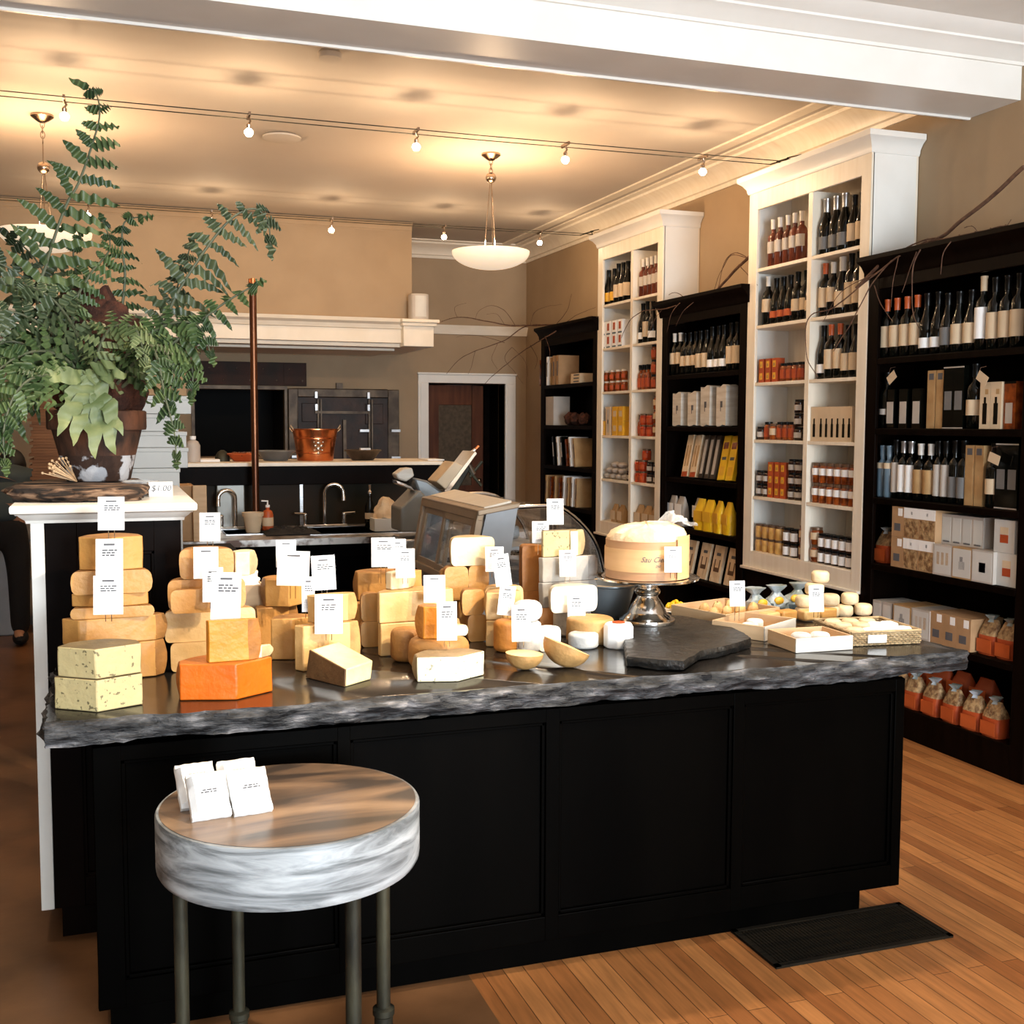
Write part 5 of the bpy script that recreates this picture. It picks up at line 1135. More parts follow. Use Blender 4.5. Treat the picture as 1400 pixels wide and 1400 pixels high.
# column of small rounds behind the tray
y_ = 3.66
for i,(px,lv_,r) in enumerate([(1098,0,.036),(1098,1,.034),(1133,0,.036),(1133,1,.036),(1112,2,.036),(1120,3,.034),(1152,0,.034),(1160,1,.033),(1178,0,.034)]):
    lab = ['far left, bottom','far left, upper','second column, bottom','second column, second up','centre, third up','topmost of all','third column, bottom','third column, upper','far right, single'][i]
    wheel('bloomy', px, y_+(.03 if i%2 else 0)*0, r, ZS+.0452*lv_+.0005, .0445, 'cream button cheese piled behind the tray, %s' % lab, .014, grp='button cheeses piled behind the tray')
# clear bags behind
for i,(px,w_,mm) in enumerate([(1038,.09,'bluepack'),(1060,.10,'bluepack'),(1082,.09,'bluepack')]):
    y_ = 3.80+.03*i; x_ = WX(px,y_,ZS)
    t = thing('cellophane_bag', 'clear crinkled bag of blue-white sweets behind the crates, %s' % od(i,3), 'bag', (x_,y_,ZS), 'clear bags behind the crates')
    b = B(); n = 20; vs = []
    for j in range(9):
        v_ = j/8; r_ = (.050*math.sin(PI*min(1,v_*1.25+.12))**.6 if v_ < .72 else .012+.05*(v_-.72)*2.2)
        for k in range(n):
            a = 2*PI*k/n; rr = r_*(1+.35*noise.noise(Vector((math.cos(a)*2.5,math.sin(a)*2.5,v_*5+i*7)))); vs.append((x_+rr*math.cos(a)+.03*v_*(i-1),y_+rr*math.sin(a)*.8,ZS+.001+.105*v_))
    b.add(vs,[(j*n+k,j*n+(k+1)%n,(j+1)*n+(k+1)%n,(j+1)*n+k) for j in range(8) for k in range(n)]+[tuple(reversed(range(n))),tuple(range(8*n,9*n))]); b.build('bag', M['bluepack'], t)
    B().ball((x_-.01,y_-.035,ZS+.05),(.022,.012,.016),9,6).build('orange_sticker', M['foilyellow'], t)
# wooden box with paper behind the second stack
x0, x1, y_ = WX(318,3.84,ZS), WX(362,3.84,ZS), 3.84; zt = ztop(350,800,y_)
t = thing('wooden_box', 'pale open wooden box with white paper inside, behind the second stack', 'box', ((x0+x1)/2,y_,ZS))
B().box((x0,y_,ZS),(x1,y_+.006,zt)).box((x0,y_+.164,ZS),(x1,y_+.17,zt+.03)).box((x0,y_+.006,ZS),(x0+.006,y_+.164,zt)).box((x1-.006,y_+.006,ZS),(x1,y_+.164,zt)).box((x0,y_,ZS),(x1,y_+.17,ZS+.01)).build('box_body', M['pale_wood'], t, bevel=.002)
b = B().box((x0+.01,y_+.01,zt-.03),(x1-.01,y_+.16,zt+.002)); b.ball((x1-.05,y_+.08,zt+.01),(.05,.05,.035),12,8,jit=.5); b.build('paper_lining', M['paper'], t, bevel=.004)
# ------------------------------------------------------------ price tags
def price_tag(x0, y0, x1, y1, Y, label, legs=True, tilt=0, foot=None, frame=False, blank=False):
    cx, cy = (x0+x1)/2, (y0+y1)/2; q = PY(cx,cy,Y); s = Y/(FPX*math.cos(yaw))*1.0
    w_ = (x1-x0)*Y*1.03/FPX; h_ = (y1-y0)*Y*1.03/FPX
    Rm = Matrix.Rotation(-yaw*.6,3,'Z')@Matrix.Rotation(tilt,3,'Y')@Matrix.Rotation(math.radians(-6),3,'X')
    c = Vector((q.x,Y,q.z)); t = thing('price_tag', label, 'price tag', (c.x,c.y,c.z-h_/2), 'white price tags on the cheeses')
    B().obox(c, (w_,.0016,h_), Rm).build('card', M['paper'], t)
    b = B(); 
    def ln(u, v, l, hh, mi): b.obox(c+Rm@Vector(((u-.5)*w_,-.0012,(v-.5)*h_)), (l*w_,.0006,hh*h_), Rm, mi)
    for v_ in (.93,.80): ln(.5,v_,.56,.008,1)
    for u_ in (.22,.78): ln(u_,.865,.012,.13,1)
    ln(.5,.865,.40,.045,0)
    if not blank:
        for v_ in (.73,.67,.61): 
            u_ = .24; 
            while u_ < .72: l = random.uniform(.08,.2); ln(u_+l/2,v_,l,.034,0); u_ += l+.035
        v_ = .52
        while v_ > .12:
            u_ = .17
            while u_ < .76: l = random.uniform(.04,.12); ln(u_+l/2,v_,l,.016,1); u_ += l+.03
            v_ -= .05
    b.build('print', [M['ink'],M['inklight']], t)
    if frame: B().obox(c+Rm@Vector((0,.002,0)), (w_*1.05,.002,h_*1.04), Rm).build('clear_holder', M['glass'], t)
    if legs:
        ft = foot if foot is not None else c.z-h_/2-.02; b = B()
        for u_ in (-.008,.008): p = c+Rm@Vector((u_,.002,-h_/2+.01)); b.tube([p,Vector((p.x,p.y+.002,ft))],.0011,5)
        b.build('wire_prongs', M['chrome'], t)
TG = [ (136,681,168,723,3.36,'price tag standing highest at the left, in front of the white cap'),
 (133,739,166,792,3.33,'price tag on the topmost cheese of the tall left stack'),
 (130,789,166,838,3.30,'price tag at the middle of the tall left stack'),
 (274,702,300,739,3.50,'price tag standing above the second stack'),
 (266,749,297,790,3.43,'price tag against the top piece of the second stack'),
 (278,777,304,822,3.38,'price tag partly covered, middle of the second stack'),
 (290,784,328,846,3.14,'large price tag in front of the second stack, above the amber piece'),
 (378,739,404,775,3.68,'upper small tag above the third cheese group'),
 (380,754,422,800,3.64,'large tag on the third cheese group, blank looking'),
 (427,760,458,806,3.46,'tag in clear frame standing behind the upright wrapped piece'),
 (413,789,430,836,3.42,'narrow tag half hidden beside the framed one'),
 (431,813,468,866,3.325,'tag stuck on the upright pale wrapped piece'),
 (508,735,540,775,3.72,'left tag of the pair behind the fourth group'),
 (530,737,555,777,3.75,'right tag of the pair behind the fourth group'),
 (541,750,567,790,3.50,'tag on the white wedge of the fourth group'),
 (579,786,609,824,3.44,'tag on the right part of the long golden slabs'),
 (597,822,625,876,3.16,'tag in front of the standing golden wedge'),
 (663,747,689,782,3.72,'tag at the upper left of the centre stack'),
 (675,757,698,802,3.60,'printed slanting tag of the centre stack'),
 (681,800,704,842,3.48,'tag on the wrapped wedges of the centre stack'),
 (699,826,726,878,3.24,'tag above the level half ball cheese'),
 (727,712,751,743,3.78,'yellowish tag behind the mottled tan block'),
 (747,681,771,718,3.80,'tallest tag, in front of the curved glass case'),
 (764,751,788,789,3.67,'tag on the grey wrapped blocks'),
 (775,812,801,853,3.54,'tag on the ivory cheese with dark top'),
 (907,746,933,784,3.42,'tag hanging on the wooden hoop cheese'),
 (996,792,1020,831,3.50,'tag standing in the leftmost crate'),
 (1104,798,1128,839,3.42,'tag in front of the piled button cheeses')]
ft = {6:ztop(309,850,3.14),7:ztop(391,796,3.68)-.01,8:ztop(400,810,3.64)-.02,0:1.12,3:1.13,9:.98,12:1.06,13:1.06,22:1.14,21:1.13,26:ZS+.04,27:ZS+.05}
for i,(a,b_,c,d,Y,lab) in enumerate(TG):
    tl = {18:-.12,8:.04,19:.12,9:-.05,6:.03}.get(i,0)
    price_tag(a,b_,c,d,Y,lab,legs=True,tilt=tl,foot=ft.get(i),frame=i in (9,13),blank=i in (7,8,4,15))
# ============================================================ GOODS ON THE SHELVES (fronts face the room, -X)
def lab(r, z0, z1, a=1.25, seg=12): return B().lathe([(r,z0),(r+.0008,z0),(r+.0008,z1),(r,z1)], seg=seg, a0=PI+.25-a, a1=PI+.25+a)
def bottle_proto(kind, style, g, capm, labm, lz=(.05,.14), H=.305, r=.037, capz=None):
    if style == 'bordeaux': pf = [(.001,0),(r-.004,0),(r,.006),(r,H*.60),(r*.9,H*.66),(r*.42,H*.73),(.0138,H*.78),(.0138,H-.012),(.016,H-.010),(.016,H-.002),(.001,H)]
    elif style == 'burgundy': pf = [(.001,0),(r-.003,0),(r+.001,.006),(r+.001,H*.46),(r*.92,H*.54),(r*.62,H*.66),(.0155,H*.78),(.0138,H-.012),(.016,H-.010),(.016,H-.002),(.001,H)]
    else: pf = [(.001,0),(r,0),(r+.003,.008),(r+.003,H*.48),(r*.9,H*.58),(r*.55,H*.70),(.017,H*.82),(.015,H-.016),(.018,H-.014),(.018,H-.002),(.001,H)]
    cz = capz or H*.80; rc = .0155 if style != 'champ' else .0195
    proto(kind, ('glass', B().lathe(pf, seg=16), g), ('label', lab(r+(.0035 if style == 'champ' else .0015), lz[0], lz[1]), labm),
        ('capsule', B().lathe([(rc-.001,cz),(rc,cz),(rc+.0005,H-.012),(rc+.0018,H-.010),(rc+.0018,H+.0008),(.001,H+.0012)], seg=14), capm))
G = M['bglass']
bottle_proto('w_orange','bordeaux',G,M['foilorange'],M['cream'],(.055,.165))
bottle_proto('w_lowwhite','burgundy',G,M['foilblack'],M['paper'],(.035,.085))
bottle_proto('w_grey','burgundy',G,M['foilblack'],M['greylabel'],(.04,.125),.29)
bottle_proto('w_cream','burgundy',G,M['foilblack'],M['cream'],(.04,.135),.29)
bottle_proto('w_tallwhite','bordeaux',G,M['cream'],M['paper'],(.055,.20),.345)
bottle_proto('w_white','bordeaux',G,M['foilblack'],M['cream'],(.05,.17),.33)
bottle_proto('w_whitecap','bordeaux',G,M['foilwhite'],M['cream'],(.08,.16),.30)
bottle_proto('w_rose','bordeaux',M['pink'],M['foilwhite'],M['speaker'],(.085,.155),.29,.034)
bottle_proto('w_champ','champ',G,M['foilsilver'],M['greylabel'],(.03,.10),.315,.040,capz=.22)
bottle_proto('w_yellowcap','burgundy',G,M['foilyellow'],M['cream'],(.05,.11))
bottle_proto('w_cava','champ',G,M['foilwhite'],M['cream'],(.04,.13),.32,.040,capz=.21)
bottle_proto('w_orangelow','burgundy',G,M['foilblack'],M['foilorange'],(.04,.08),.28)
bottle_proto('w_yellowlab','burgundy',G,M['foilblack'],M['foilyellow'],(.03,.10),.285)
bottle_proto('w_dark','bordeaux',G,M['foilblack'],M['cream'],(.06,.13),.29)
bottle_proto('w_blue','bordeaux',M['bblue'],M['bblue'],M['cream'],(.15,.18),.27,.028)
bottle_proto('w_oilwhite','bordeaux',G,M['foilsilver'],M['paper'],(.035,.175),.295,.029)
bottle_proto('w_oiltan','bordeaux',G,M['foilwhite'],M['tan'],(.035,.155),.285,.036)
bottle_proto('w_oilslim','bordeaux',G,M['foilblack'],M['speaker'],(.03,.185),.30,.024)
bottle_proto('w_oilart','bordeaux',G,M['foilblack'],M['greylabel'],(.03,.13),.305,.032)
bottle_proto('w_sauce','bordeaux',M['amber'],M['foilblack'],M['red'],(.02,.09),.19,.024)
bottle_proto('w_ribbon','bordeaux',G,M['foilblack'],M['speaker'],(.07,.10),.29)
def W16(t):
    n = len(t.replace(',',' ').split())
    if n > 16: print('LONG', n, t)
    return t
def row(kind, pxs, py, z, desc, where, X=3.87, name='wine_bottle', cat='bottle', grp=None, n0=0, ntot=None, jit=.15, sc=1):
    for i, px in enumerate(pxs):
        q = PX(px, py, X)
        spawn(kind, name, (X+random.uniform(-.004,.004), q.y, z+.0008), '%s, %s, %s' % (desc, od(n0+i, ntot or len(pxs)), where), cat, grp or ('%s, %s' % (desc, where)), rz=random.uniform(-jit,jit), sc=sc)
T1 = 'right bookcase, top shelf'; z = SD[0]
row('w_orange',[1205,1219,1234,1247],480,z,'orange-capped wine bottle',T1)
row('w_lowwhite',[1261,1276],480,z,'dark bottle with small low white label',T1)
row('w_grey',[1291],480,z,'dark bottle with grey label',T1)
row('w_cream',[1306,1321],480,z,'dark sloping bottle with cream label',T1)
row('w_tallwhite',[1337],480,z,'taller bottle with long white label',T1)
row('w_white',[1353,1369,1390],480,z,'dark bottle with large cream label',T1)
T2 = 'right bookcase, second shelf'; z = SD[1]
def boxp(kind, w, d, h, m, fm=None, prints=(), nm='carton'):
    """carton: w along the shelf, d deep, front at x=-d/2; prints: (u0,u1,v0,v1,mat)"""
    parts = [('carton', B().box((-d/2,-w/2,0),(d/2,w/2,h)), m)]
    for (u0,u1,v0,v1,pm) in prints: parts.append(('print', B().box((-d/2-.0008,-w/2+u0*w,v0*h),(-d/2+.0002,-w/2+u1*w,v1*h)), pm))
    proto(kind, *parts)
row('w_ribbon',[1212],560,z,'dark bottle with white ribbon',T2)
boxp('flask', .064,.064,.20,M['bglass'],prints=((.10,.90,.12,.68,M['speaker']),))
for i,px in enumerate((1223,1241,1259)):
    q = PX(px,575,3.87); spawn('flask','square_flask',(3.87,q.y,z+.0005),'dark square flask with pale label, %s of three, %s' % (od(i,3),T2),'bottle','square flasks')
boxp('tallcarton', .056,.056,.285,M['tan'],prints=((.2,.8,.84,.95,M['ink']),(.12,.88,.03,.8,M['tan'])))
for i,px in enumerate((1278,1290)):
    q = PX(px,575,3.87); spawn('tallcarton','tall_carton',(3.87,q.y,z+.0005),'tall slim tan carton, %s of the pair, %s' % (('left','right')[i],T2),'box','tall tan cartons')
boxp('darkcarton', .070,.07,.30,M['bglass'],prints=((.15,.85,.3,.6,M['greylabel']),(0,1,0,.02,M['speaker']),(0,1,.97,.99,M['speaker'])))
for i,px in enumerate((1303,1317)):
    q = PX(px,575,3.87); spawn('darkcarton','dark_carton',(3.87,q.y,z+.0005),'black gift carton with faint print, %s of the pair, %s' % (('left','right')[i],T2),'box','black gift cartons')
row('w_dark',[1331],570,z,'black bottle behind the hanging paper label',T2,sc=1.05)
boxp('windowbox', .066,.07,.215,M['cream'],prints=((.3,.7,.1,.55,M['bglass']),(.4,.6,.55,.68,M['bglass']),(.2,.5,.74,.85,M['tan'])))
for i,px in enumerate((1354,1369)):
    q = PX(px,575,3.86); spawn('windowbox','bottle_gift_box',(3.86,q.y,z+.0005),'cream box with bottle-shaped window, %s of the pair, %s' % (('left','right')[i],T2),'box','cream boxes with bottle windows')
boxp('whisky', .07,.07,.215,M['amber'],prints=((.25,.85,.12,.55,M['speaker']),(0,1,.95,1,M['bglass'])))
q = PX(1388,575,3.87); spawn('whisky','amber_bottle_box',(3.87,q.y,z+.0005),'amber square bottle with pale label at the right end, %s' % T2,'bottle')
def hangtag(px, py, X, rot, label):
    q = PX(px,py,X); t = thing('paper_label', label, 'label', tuple(q)); B().obox(q,(.0012,.070,.045),Matrix.Rotation(rot,3,'X')).build('card', M['cream'], t)
    B().tube([q+Vector((0,.02,.018)),q+Vector((.015,.03,.05)),q+Vector((.03,.01,.055))],.0012,5).build('string', M['twig'], t)
hangtag(1343,517,3.80,.55,'square paper label hanging from a bottle neck, second shelf right bookcase')
hangtag(1219,516,3.83,-.6,'folded paper label on the ribboned bottle, second shelf right bookcase')
T3 = 'right bookcase, third shelf'; z = SD[2]
row('w_blue',[1197,1207],640,z,'pale blue slim bottle',T3)
row('w_oilslim',[1216],640,z,'dark slim bottle with pale tall label beside the blue ones',T3)
row('w_oilwhite',[1226,1238],640,z,'oil bottle with white label and silver cap',T3)
row('w_oiltan',[1252,1268],640,z,'oil bottle with tan label and white cap',T3)
row('w_oilslim',[1281,1291],640,z,'slim dark bottle with narrow pale label',T3)
row('w_oilart',[1303,1315],640,z,'black bottle with grey picture label',T3)
for i,px in enumerate((1331,1344)):
    q = PX(px,660,3.87); spawn('tallcarton','tall_carton',(3.87,q.y,z+.0005),'tall slim tan carton, %s of the pair, %s' % (('left','right')[i],T3),'box','tall tan cartons, third shelf')
for i,px in enumerate((1376,1389)):
    q = PX(px,660,3.87); spawn('darkcarton','dark_carton',(3.87,q.y,z+.0005),'black gift carton with faint print, %s of the pair, %s' % (('left','right')[i],T3),'box','black gift cartons, third shelf')
row('w_dark',[1360],650,z,'black bottle wearing a paper label',T3,sc=1.02)
hangtag(1359,627,3.80,.3,'square paper label hanging from a bottle neck, third shelf right bookcase')
T4 = 'right bookcase, fourth shelf'; z = SD[3]
def bag_proto(kind, w, d, h, mbody, mlabel, lz=(.1,.55), top=None, tm=None, seed=0, low=None):
    b = B(); n = 20; vs = []; L_ = 9
    for j in range(L_+1):
        v = j/L_; k = (1 if v < .7 else 1-.35*(v-.7)/.3); dd = d*(1 if v < .55 else max(.12, 1-(v-.55)/.45*.9))
        for i in range(n):
            a = 2*PI*i/n; cx = math.copysign(abs(math.cos(a))**.55, math.cos(a)); sy_ = math.copysign(abs(math.sin(a))**.55, math.sin(a)); nn = 1+.10*noise.noise(Vector((math.cos(a)*3+seed,math.sin(a)*3,v*5)))
            vs.append((cx*dd/2*nn, sy_*w/2*k*nn, v*h))
    b.add(vs,[(j*n+i,j*n+(i+1)%n,(j+1)*n+(i+1)%n,(j+1)*n+i) for j in range(L_) for i in range(n)]+[tuple(reversed(range(n))),tuple(range(L_*n,(L_+1)*n))])
    if low:
        for q_ in range(len(b.mi)):
            if q_ < 5*n: b.mi[q_] = 1
        parts = [('bag', b, [mbody, low])]
    else: parts = [('bag', b, mbody)]
    if mlabel: parts.append(('label', B().box((-d/2*1.10,-w*.40,h*lz[0]),(-d/2*1.04,w*.40,h*lz[1])), mlabel))
    if tm: parts.append(('tied_top', B().lathe([(.001,h*.9),(w*.16,h*.92),(w*.1,h*1.0),(w*.25,h*1.12),(.001,h*1.13)],seg=9,jit=lambda a,z: 1+.3*math.sin(5*a)), tm))
    proto(kind, *parts)
bag_proto('orangebag', .115,.09,.165,M['paste'],M['foilorange'],(.06,.44),tm=M['bluepack'],low=M['red'])
bag_proto('orangebag2', .11,.09,.175,M['red'],M['foilorange'],(.35,.8),seed=4)
q = PX(1213,760,3.90); spawn('orangebag','pasta_bag',(3.89,q.y,z+.0005),'clear pasta bag with orange base alone at the left, %s' % T4,'bag')
boxp('pastabox', .118,.19,.155,M['kraft'],prints=((0,1,.66,1,M['paper']),(.05,.95,.04,.64,M['paste']),(.45,.55,.78,.88,M['ink'])))
boxp('kraftbox', .095,.19,.155,M['kraft'],prints=((.15,.5,.70,.95,M['paper']),(.3,.8,.2,.45,M['ink'])))
boxp('cardbox', .135,.20,.150,M['speaker'],prints=((.08,.92,.06,.94,M['greybox']),(.2,.34,.35,.75,M['tan']),(.43,.57,.35,.75,M['tan']),(.66,.80,.35,.75,M['tan'])))
boxp('cardbox2', .135,.20,.150,M['tan'],prints=((.06,.94,.05,.95,M['greybox']),(.35,.65,.3,.55,M['ink']),(.45,.6,.55,.7,M['ink'])))
boxp('cardbox3', .14,.20,.150,M['speaker'],prints=((.06,.94,.05,.95,M['greybox']),(.35,.65,.45,.62,M['paper']),(.35,.65,.32,.45,M['ink'])))
boxp('orangecard', .125,.16,.150,M['greybox'],prints=((.3,.7,.30,.55,M['red']),(.3,.7,.56,.78,M['cream'])))
boxp('slimbox', .072,.19,.145,M['speaker'],prints=((.1,.9,.1,.9,M['greybox']),(.2,.8,.06,.12,M['ink'])))
def stackrow(kind, pxs, py, z, h, levels, desc, where, X=3.90, cat='box', name='carton_box', grp=None):
    for l in range(levels):
        for i,px in enumerate(pxs):
            q = PX(px,py,X-.06); s_ = '' if levels == 1 else (', lower','upper' if levels == 2 else ', middle',', top')[l] if False else ''
            lv = '' if levels == 1 else (' %s row' % ((['lower','upper'] if levels == 2 else ['bottom','middle','top'] if levels == 3 else ['bottom','second','third','top'])[l]))
            po = '' if len(pxs) == 1 else ' '+od(i,len(pxs))
            spawn(kind, name, (X, q.y, z+.0008+h*l), '%s,%s%s, %s' % (desc, lv, po, where), cat, grp or '%s, %s' % (desc,where))
S4 = T4
stackrow('kraftbox',[1234],760,z,.156,2,'brown kraft box',S4)
stackrow('pastabox',[1252,1272],760,z,.156,2,'pasta box with white header',S4)
stackrow('cardbox',[1295],770,z,.151,1,'pale box with three tan biscuits print',S4)
stackrow('cardbox2',[1321],770,z,.151,1,'pale box with dark blocks print',S4)
stackrow('cardbox3',[1348],775,z,.151,1,'pale box with round picture',S4)
stackrow('orangecard',[1376],780,z,.151,2,'pale box with orange picture',S4)
for i,px in enumerate((1292,1305,1319,1333)):
    q = PX(px,730,3.88); spawn('slimbox','slim_box',(3.94,q.y,z+.152),'slim pale upright box on the lower boxes, %s, fourth shelf right bookcase' % od(i,4),'box','slim upright boxes')
T5 = 'right bookcase, fifth shelf'; z = SD[4]
stackrow('slimbox',[1206,1219],860,z,.146,1,'pale slim box',T5)
stackrow('cardbox2',[1241],860,z,.151,1,'pale box with dark blocks print',T5)
stackrow('cardbox',[1267],860,z,.151,1,'pale box with three tan biscuits print',T5)
stackrow('kraftbox',[1288,1304,1319],870,z,.156,1,'brown kraft box',T5)
for i,px in enumerate((1338,1366)): q = PX(px,880,3.88); spawn('orangebag','pasta_bag',(3.88,q.y,z+.0005),'pasta bag with orange label, %s of two, %s' % (('left','right')[i],T5),'bag','pasta bags, fifth shelf')
T6 = 'right bookcase, bottom shelf'; z = .151
for i,px in enumerate((1231,1252,1278,1306,1334,1362)): q = PX(px,970,3.87); spawn('orangebag','pasta_bag',(3.87,q.y,z),'pasta bag with orange label in the front row, %s, %s' % (od(i,6),T6),'bag','front row of pasta bags, bottom shelf',rz=random.uniform(-.15,.15))
for i,px in enumerate((1236,1262,1290,1318,1350)): q = PX(px,930,4.0); spawn('orangebag2','pasta_bag',(4.0,q.y,z),'orange packed bag in the back row, %s, %s' % (od(i,5),T6),'bag','back row of orange bags, bottom shelf',sc=1.25)
# ---------------- right white unit
def cell(U, c, k): return '%s white unit, %s %s cell' % (U, c, ['top','second','third','fourth','fifth','bottom'][k])
U = 'right'
def jar_proto(kind, r, h, content, lid, labm=None, lz=(.25,.75), hexa=False, seg=14):
    pf = [(.001,0),(r-.002,0),(r,.003),(r,h*.76),(r*.86,h*.84),(.001,h*.84)]
    parts = [('jar', B().lathe(pf, seg=6 if hexa else seg), content), ('lid', B().lathe([(r*.80,h*.84),(r*.90,h*.85),(r*.90,h*.99),(.001,h)],seg=seg), lid)]
    if labm: parts.append(('label', lab(r+.0004,h*lz[0],h*lz[1],1.0,8), labm))
    proto(kind, *parts)
jar_proto('jamber',.036,.10,M['amber'],M['lidbrown'],M['cream'],(.30,.70))
jar_proto('jhoney',.034,.085,M['honey'],M['lidbrown'])
jar_proto('jwhite',.034,.085,M['darkjam'],M['foilblack'],M['paper'],(.12,.70))
jar_proto('jdark',.033,.080,M['darkjam'],M['foilblack'],M['speaker'],(.2,.6))
jar_proto('jorange',.028,.11,M['amber'],M['foilblack'],M['red'],(.15,.65))
jar_proto('jwlid',.027,.085,M['amber'],M['foilwhite'],M['red'],(.2,.6))
jar_proto('jred',.036,.085,M['redjam'],M['lidbrown'],M['red'],(.2,.6))
jar_proto('joval',.036,.115,M['amber'],M['lidbrown'],M['paper'],(.38,.72))
boxp('orangebox', .055,.055,.072,M['red'],prints=((.25,.8,.25,.8,M['foilyellow']),(.4,.7,.35,.6,M['ink'])))
z = SW[0]
row('w_rose',[1057,1067,1077,1087,1096],340,z,'rosé bottle with white cap',cell(U,'left',0))
row('w_champ',[1121,1132,1144],330,z,'dark sparkling bottle with silver neck',cell(U,'right',0))
row('w_cream',[1157,1169],330,z,'dark bottle with cream label',cell(U,'right',0))
z = SW[1]
row('w_whitecap',[1051],420,z,'dark bottle with cream label and pale neck',cell(U,'left',1))
row('w_orangelow',[1061,1071,1081],420,z,'dark bottle with low orange label',cell(U,'left',1))
row('w_dark',[1090,1099],420,z,'dark bottle with square cream label',cell(U,'left',1))
row('w_yellowcap',[1116],400,z,'yellow-capped bottle with cream label',cell(U,'right',1))
row('w_orange',[1127],400,z,'red-capped bottle with cream label',cell(U,'right',1))
row('w_whitecap',[1139],400,z,'grey-white capped bottle with cream label',cell(U,'right',1))
row('w_cava',[1151],400,z,'sparkling bottle with gilt neck and oval label',cell(U,'right',1))
row('w_white',[1162,1173],400,z,'dark bottle with round cream label',cell(U,'right',1))
z = SW[2]
row('w_lowwhite',[1116],500,z,'dark bottle with white low label',cell(U,'right',2))
row('w_orange',[1128,1139],500,z,'orange-capped bottle with long cream label',cell(U,'right',2))
row('w_cream',[1150,1162],500,z,'dark bottle with cream label',cell(U,'right',2))
row('w_dark',[1172],500,z,'dark bottle at the right end',cell(U,'right',2),sc=.85)
def grid(kind, pxs, py, z, h, levels, desc, where, X=3.86, name='preserve_jar', cat='jar'):
    for l in range(levels):
        for i,px in enumerate(pxs):
            q = PX(px,py,X); lv = '' if levels == 1 else ([' lower row',' upper row'] if levels == 2 else [' bottom row',' middle row',' top row'] if levels == 3 else [' bottom row',' second row',' third row',' top row'])[l]
            spawn(kind, name, (X, q.y, z+.0008+h*l), '%s,%s%s, %s' % (desc, lv, '' if len(pxs) == 1 else ' '+od(i,len(pxs)), where), cat, '%s, %s' % (desc,where))
grid('orangebox',[1046,1055,1064],500,z,.0725,2,'small orange box',cell(U,'left',2),name='small_carton',cat='box')
grid('jorange',[1073,1081,1089,1097],505,z,.11,1,'orange-labelled jar',cell(U,'left',2))
z = SW[3]
grid('jdark',[1042],590,z,.08,1,'small dark jar',cell(U,'left',3))
grid('jorange',[1051,1068,1076,1084],590,z,.11,1,'orange-labelled jar',cell(U,'left',3))
grid('jamber',[1060],590,z,.10,1,'amber jar with dark lid',cell(U,'left',3))
grid('jdark',[1093],590,z,.081,3,'dark jar in a column',cell(U,'left',3))
boxp('gift1', .082,.075,.195,M['cream'],prints=((.35,.68,.12,.5,M['bglass']),(.42,.6,.5,.66,M['bglass'])))
boxp('gift2', .125,.075,.195,M['cream'],prints=((.12,.32,.12,.5,M['bglass']),(.16,.28,.5,.66,M['bglass']),(.60,.80,.12,.5,M['bglass']),(.64,.76,.5,.66,M['bglass'])))
for i,(k_,px) in enumerate((('gift1',1114),('gift2',1127),('gift2',1145),('gift2',1162))):
    q = PX(px,590,3.86); 
    spawn(k_,'bottle_gift_box',(3.86,q.y,z+.0008),'cream box with bottle-shaped windows, %s, %s' % (od(i,4),cell(U,'right',3)),'box','cream window boxes in the white unit',sc=(1,.86,1))
z = SW[4]
grid('jdark',[1041,1050],660,z,.081,2,'black jar with pale label at left',cell(U,'left',4)) if False else grid('jdark',[1041,1050],660,z,.0595,3,'black jar with pale label',cell(U,'left',4),name='preserve_jar') if False else None
for l in range(2):
    pass
grid('jdark',[1041,1050],660,z,.081,2,'black jar with pale label',cell(U,'left',4))
grid('orangebox',[1058,1067,1075],660,z,.0725,3,'small orange box',cell(U,'left',4),name='small_carton',cat='box')
grid('jdark',[1085,1094],660,z,.081,3,'dark jar by the divider',cell(U,'left',4))
grid('joval',[1108,1118,1128,1138,1148,1158,1167],660,z,.116,2,'amber jar, white oval label',cell(U,'right',4))
z = ZB
grid('jhoney',[1040,1049,1058,1067],740,z,.086,2,'pale honey jar',cell(U,'left',5))
grid('jwhite',[1078,1088],750,z,.086,2,'dark jar with white label',cell(U,'left',5))
grid('jamber',[1105,1115],755,z,.101,2,'amber jar with dark lid',cell(U,'right',5))
grid('jwhite',[1126,1135,1145,1154,1164],765,z,.086,2,'dark-lidded jar with white label',cell(U,'right',5))
# ---------------- left white unit
U = 'left'; z = SW[0]
row('w_yellowlab',[833,840],400,z,'dark bottle with yellow label',cell(U,'left',0))
row('w_cream',[846,852,857],400,z,'dark bottle with cream label',cell(U,'left',0),sc=1.08)
row('w_rose',[870,876,882,888,894,900],390,z,'rosé bottle with pale label',cell(U,'right',0))
z = SW[1]
boxp('smallbox', .085,.085,.105,M['paper'],prints=((.3,.75,.3,.85,M['red']),(.1,.9,0,.12,M['bblue'])))
grid('smallbox',[831,838,846,854],470,z,.106,2,'white carton with red figure',cell(U,'left',1),name='small_carton',cat='box')
row('w_lowwhite',[871,878,893],460,z,'dark bottle with low white label',cell(U,'right',1))
row('w_white',[885],460,z,'dark bottle with tall cream label',cell(U,'right',1),sc=.95)
z = SW[2]
grid('jwlid',[830,838,846,854],530,z,.086,2,'small white-lidded jar',cell(U,'left',2))
row('w_sauce',[869,875,881,887],525,z,'small amber sauce bottle with red label',cell(U,'right',2),name='sauce_bottle')
grid('jorange',[895],525,z,.11,3,'orange jar in a column',cell(U,'right',2))
z = SW[3]
boxp('yellowbox', .09,.09,.115,M['foilyellow'],prints=((.2,.8,.3,.7,M['cream']),))
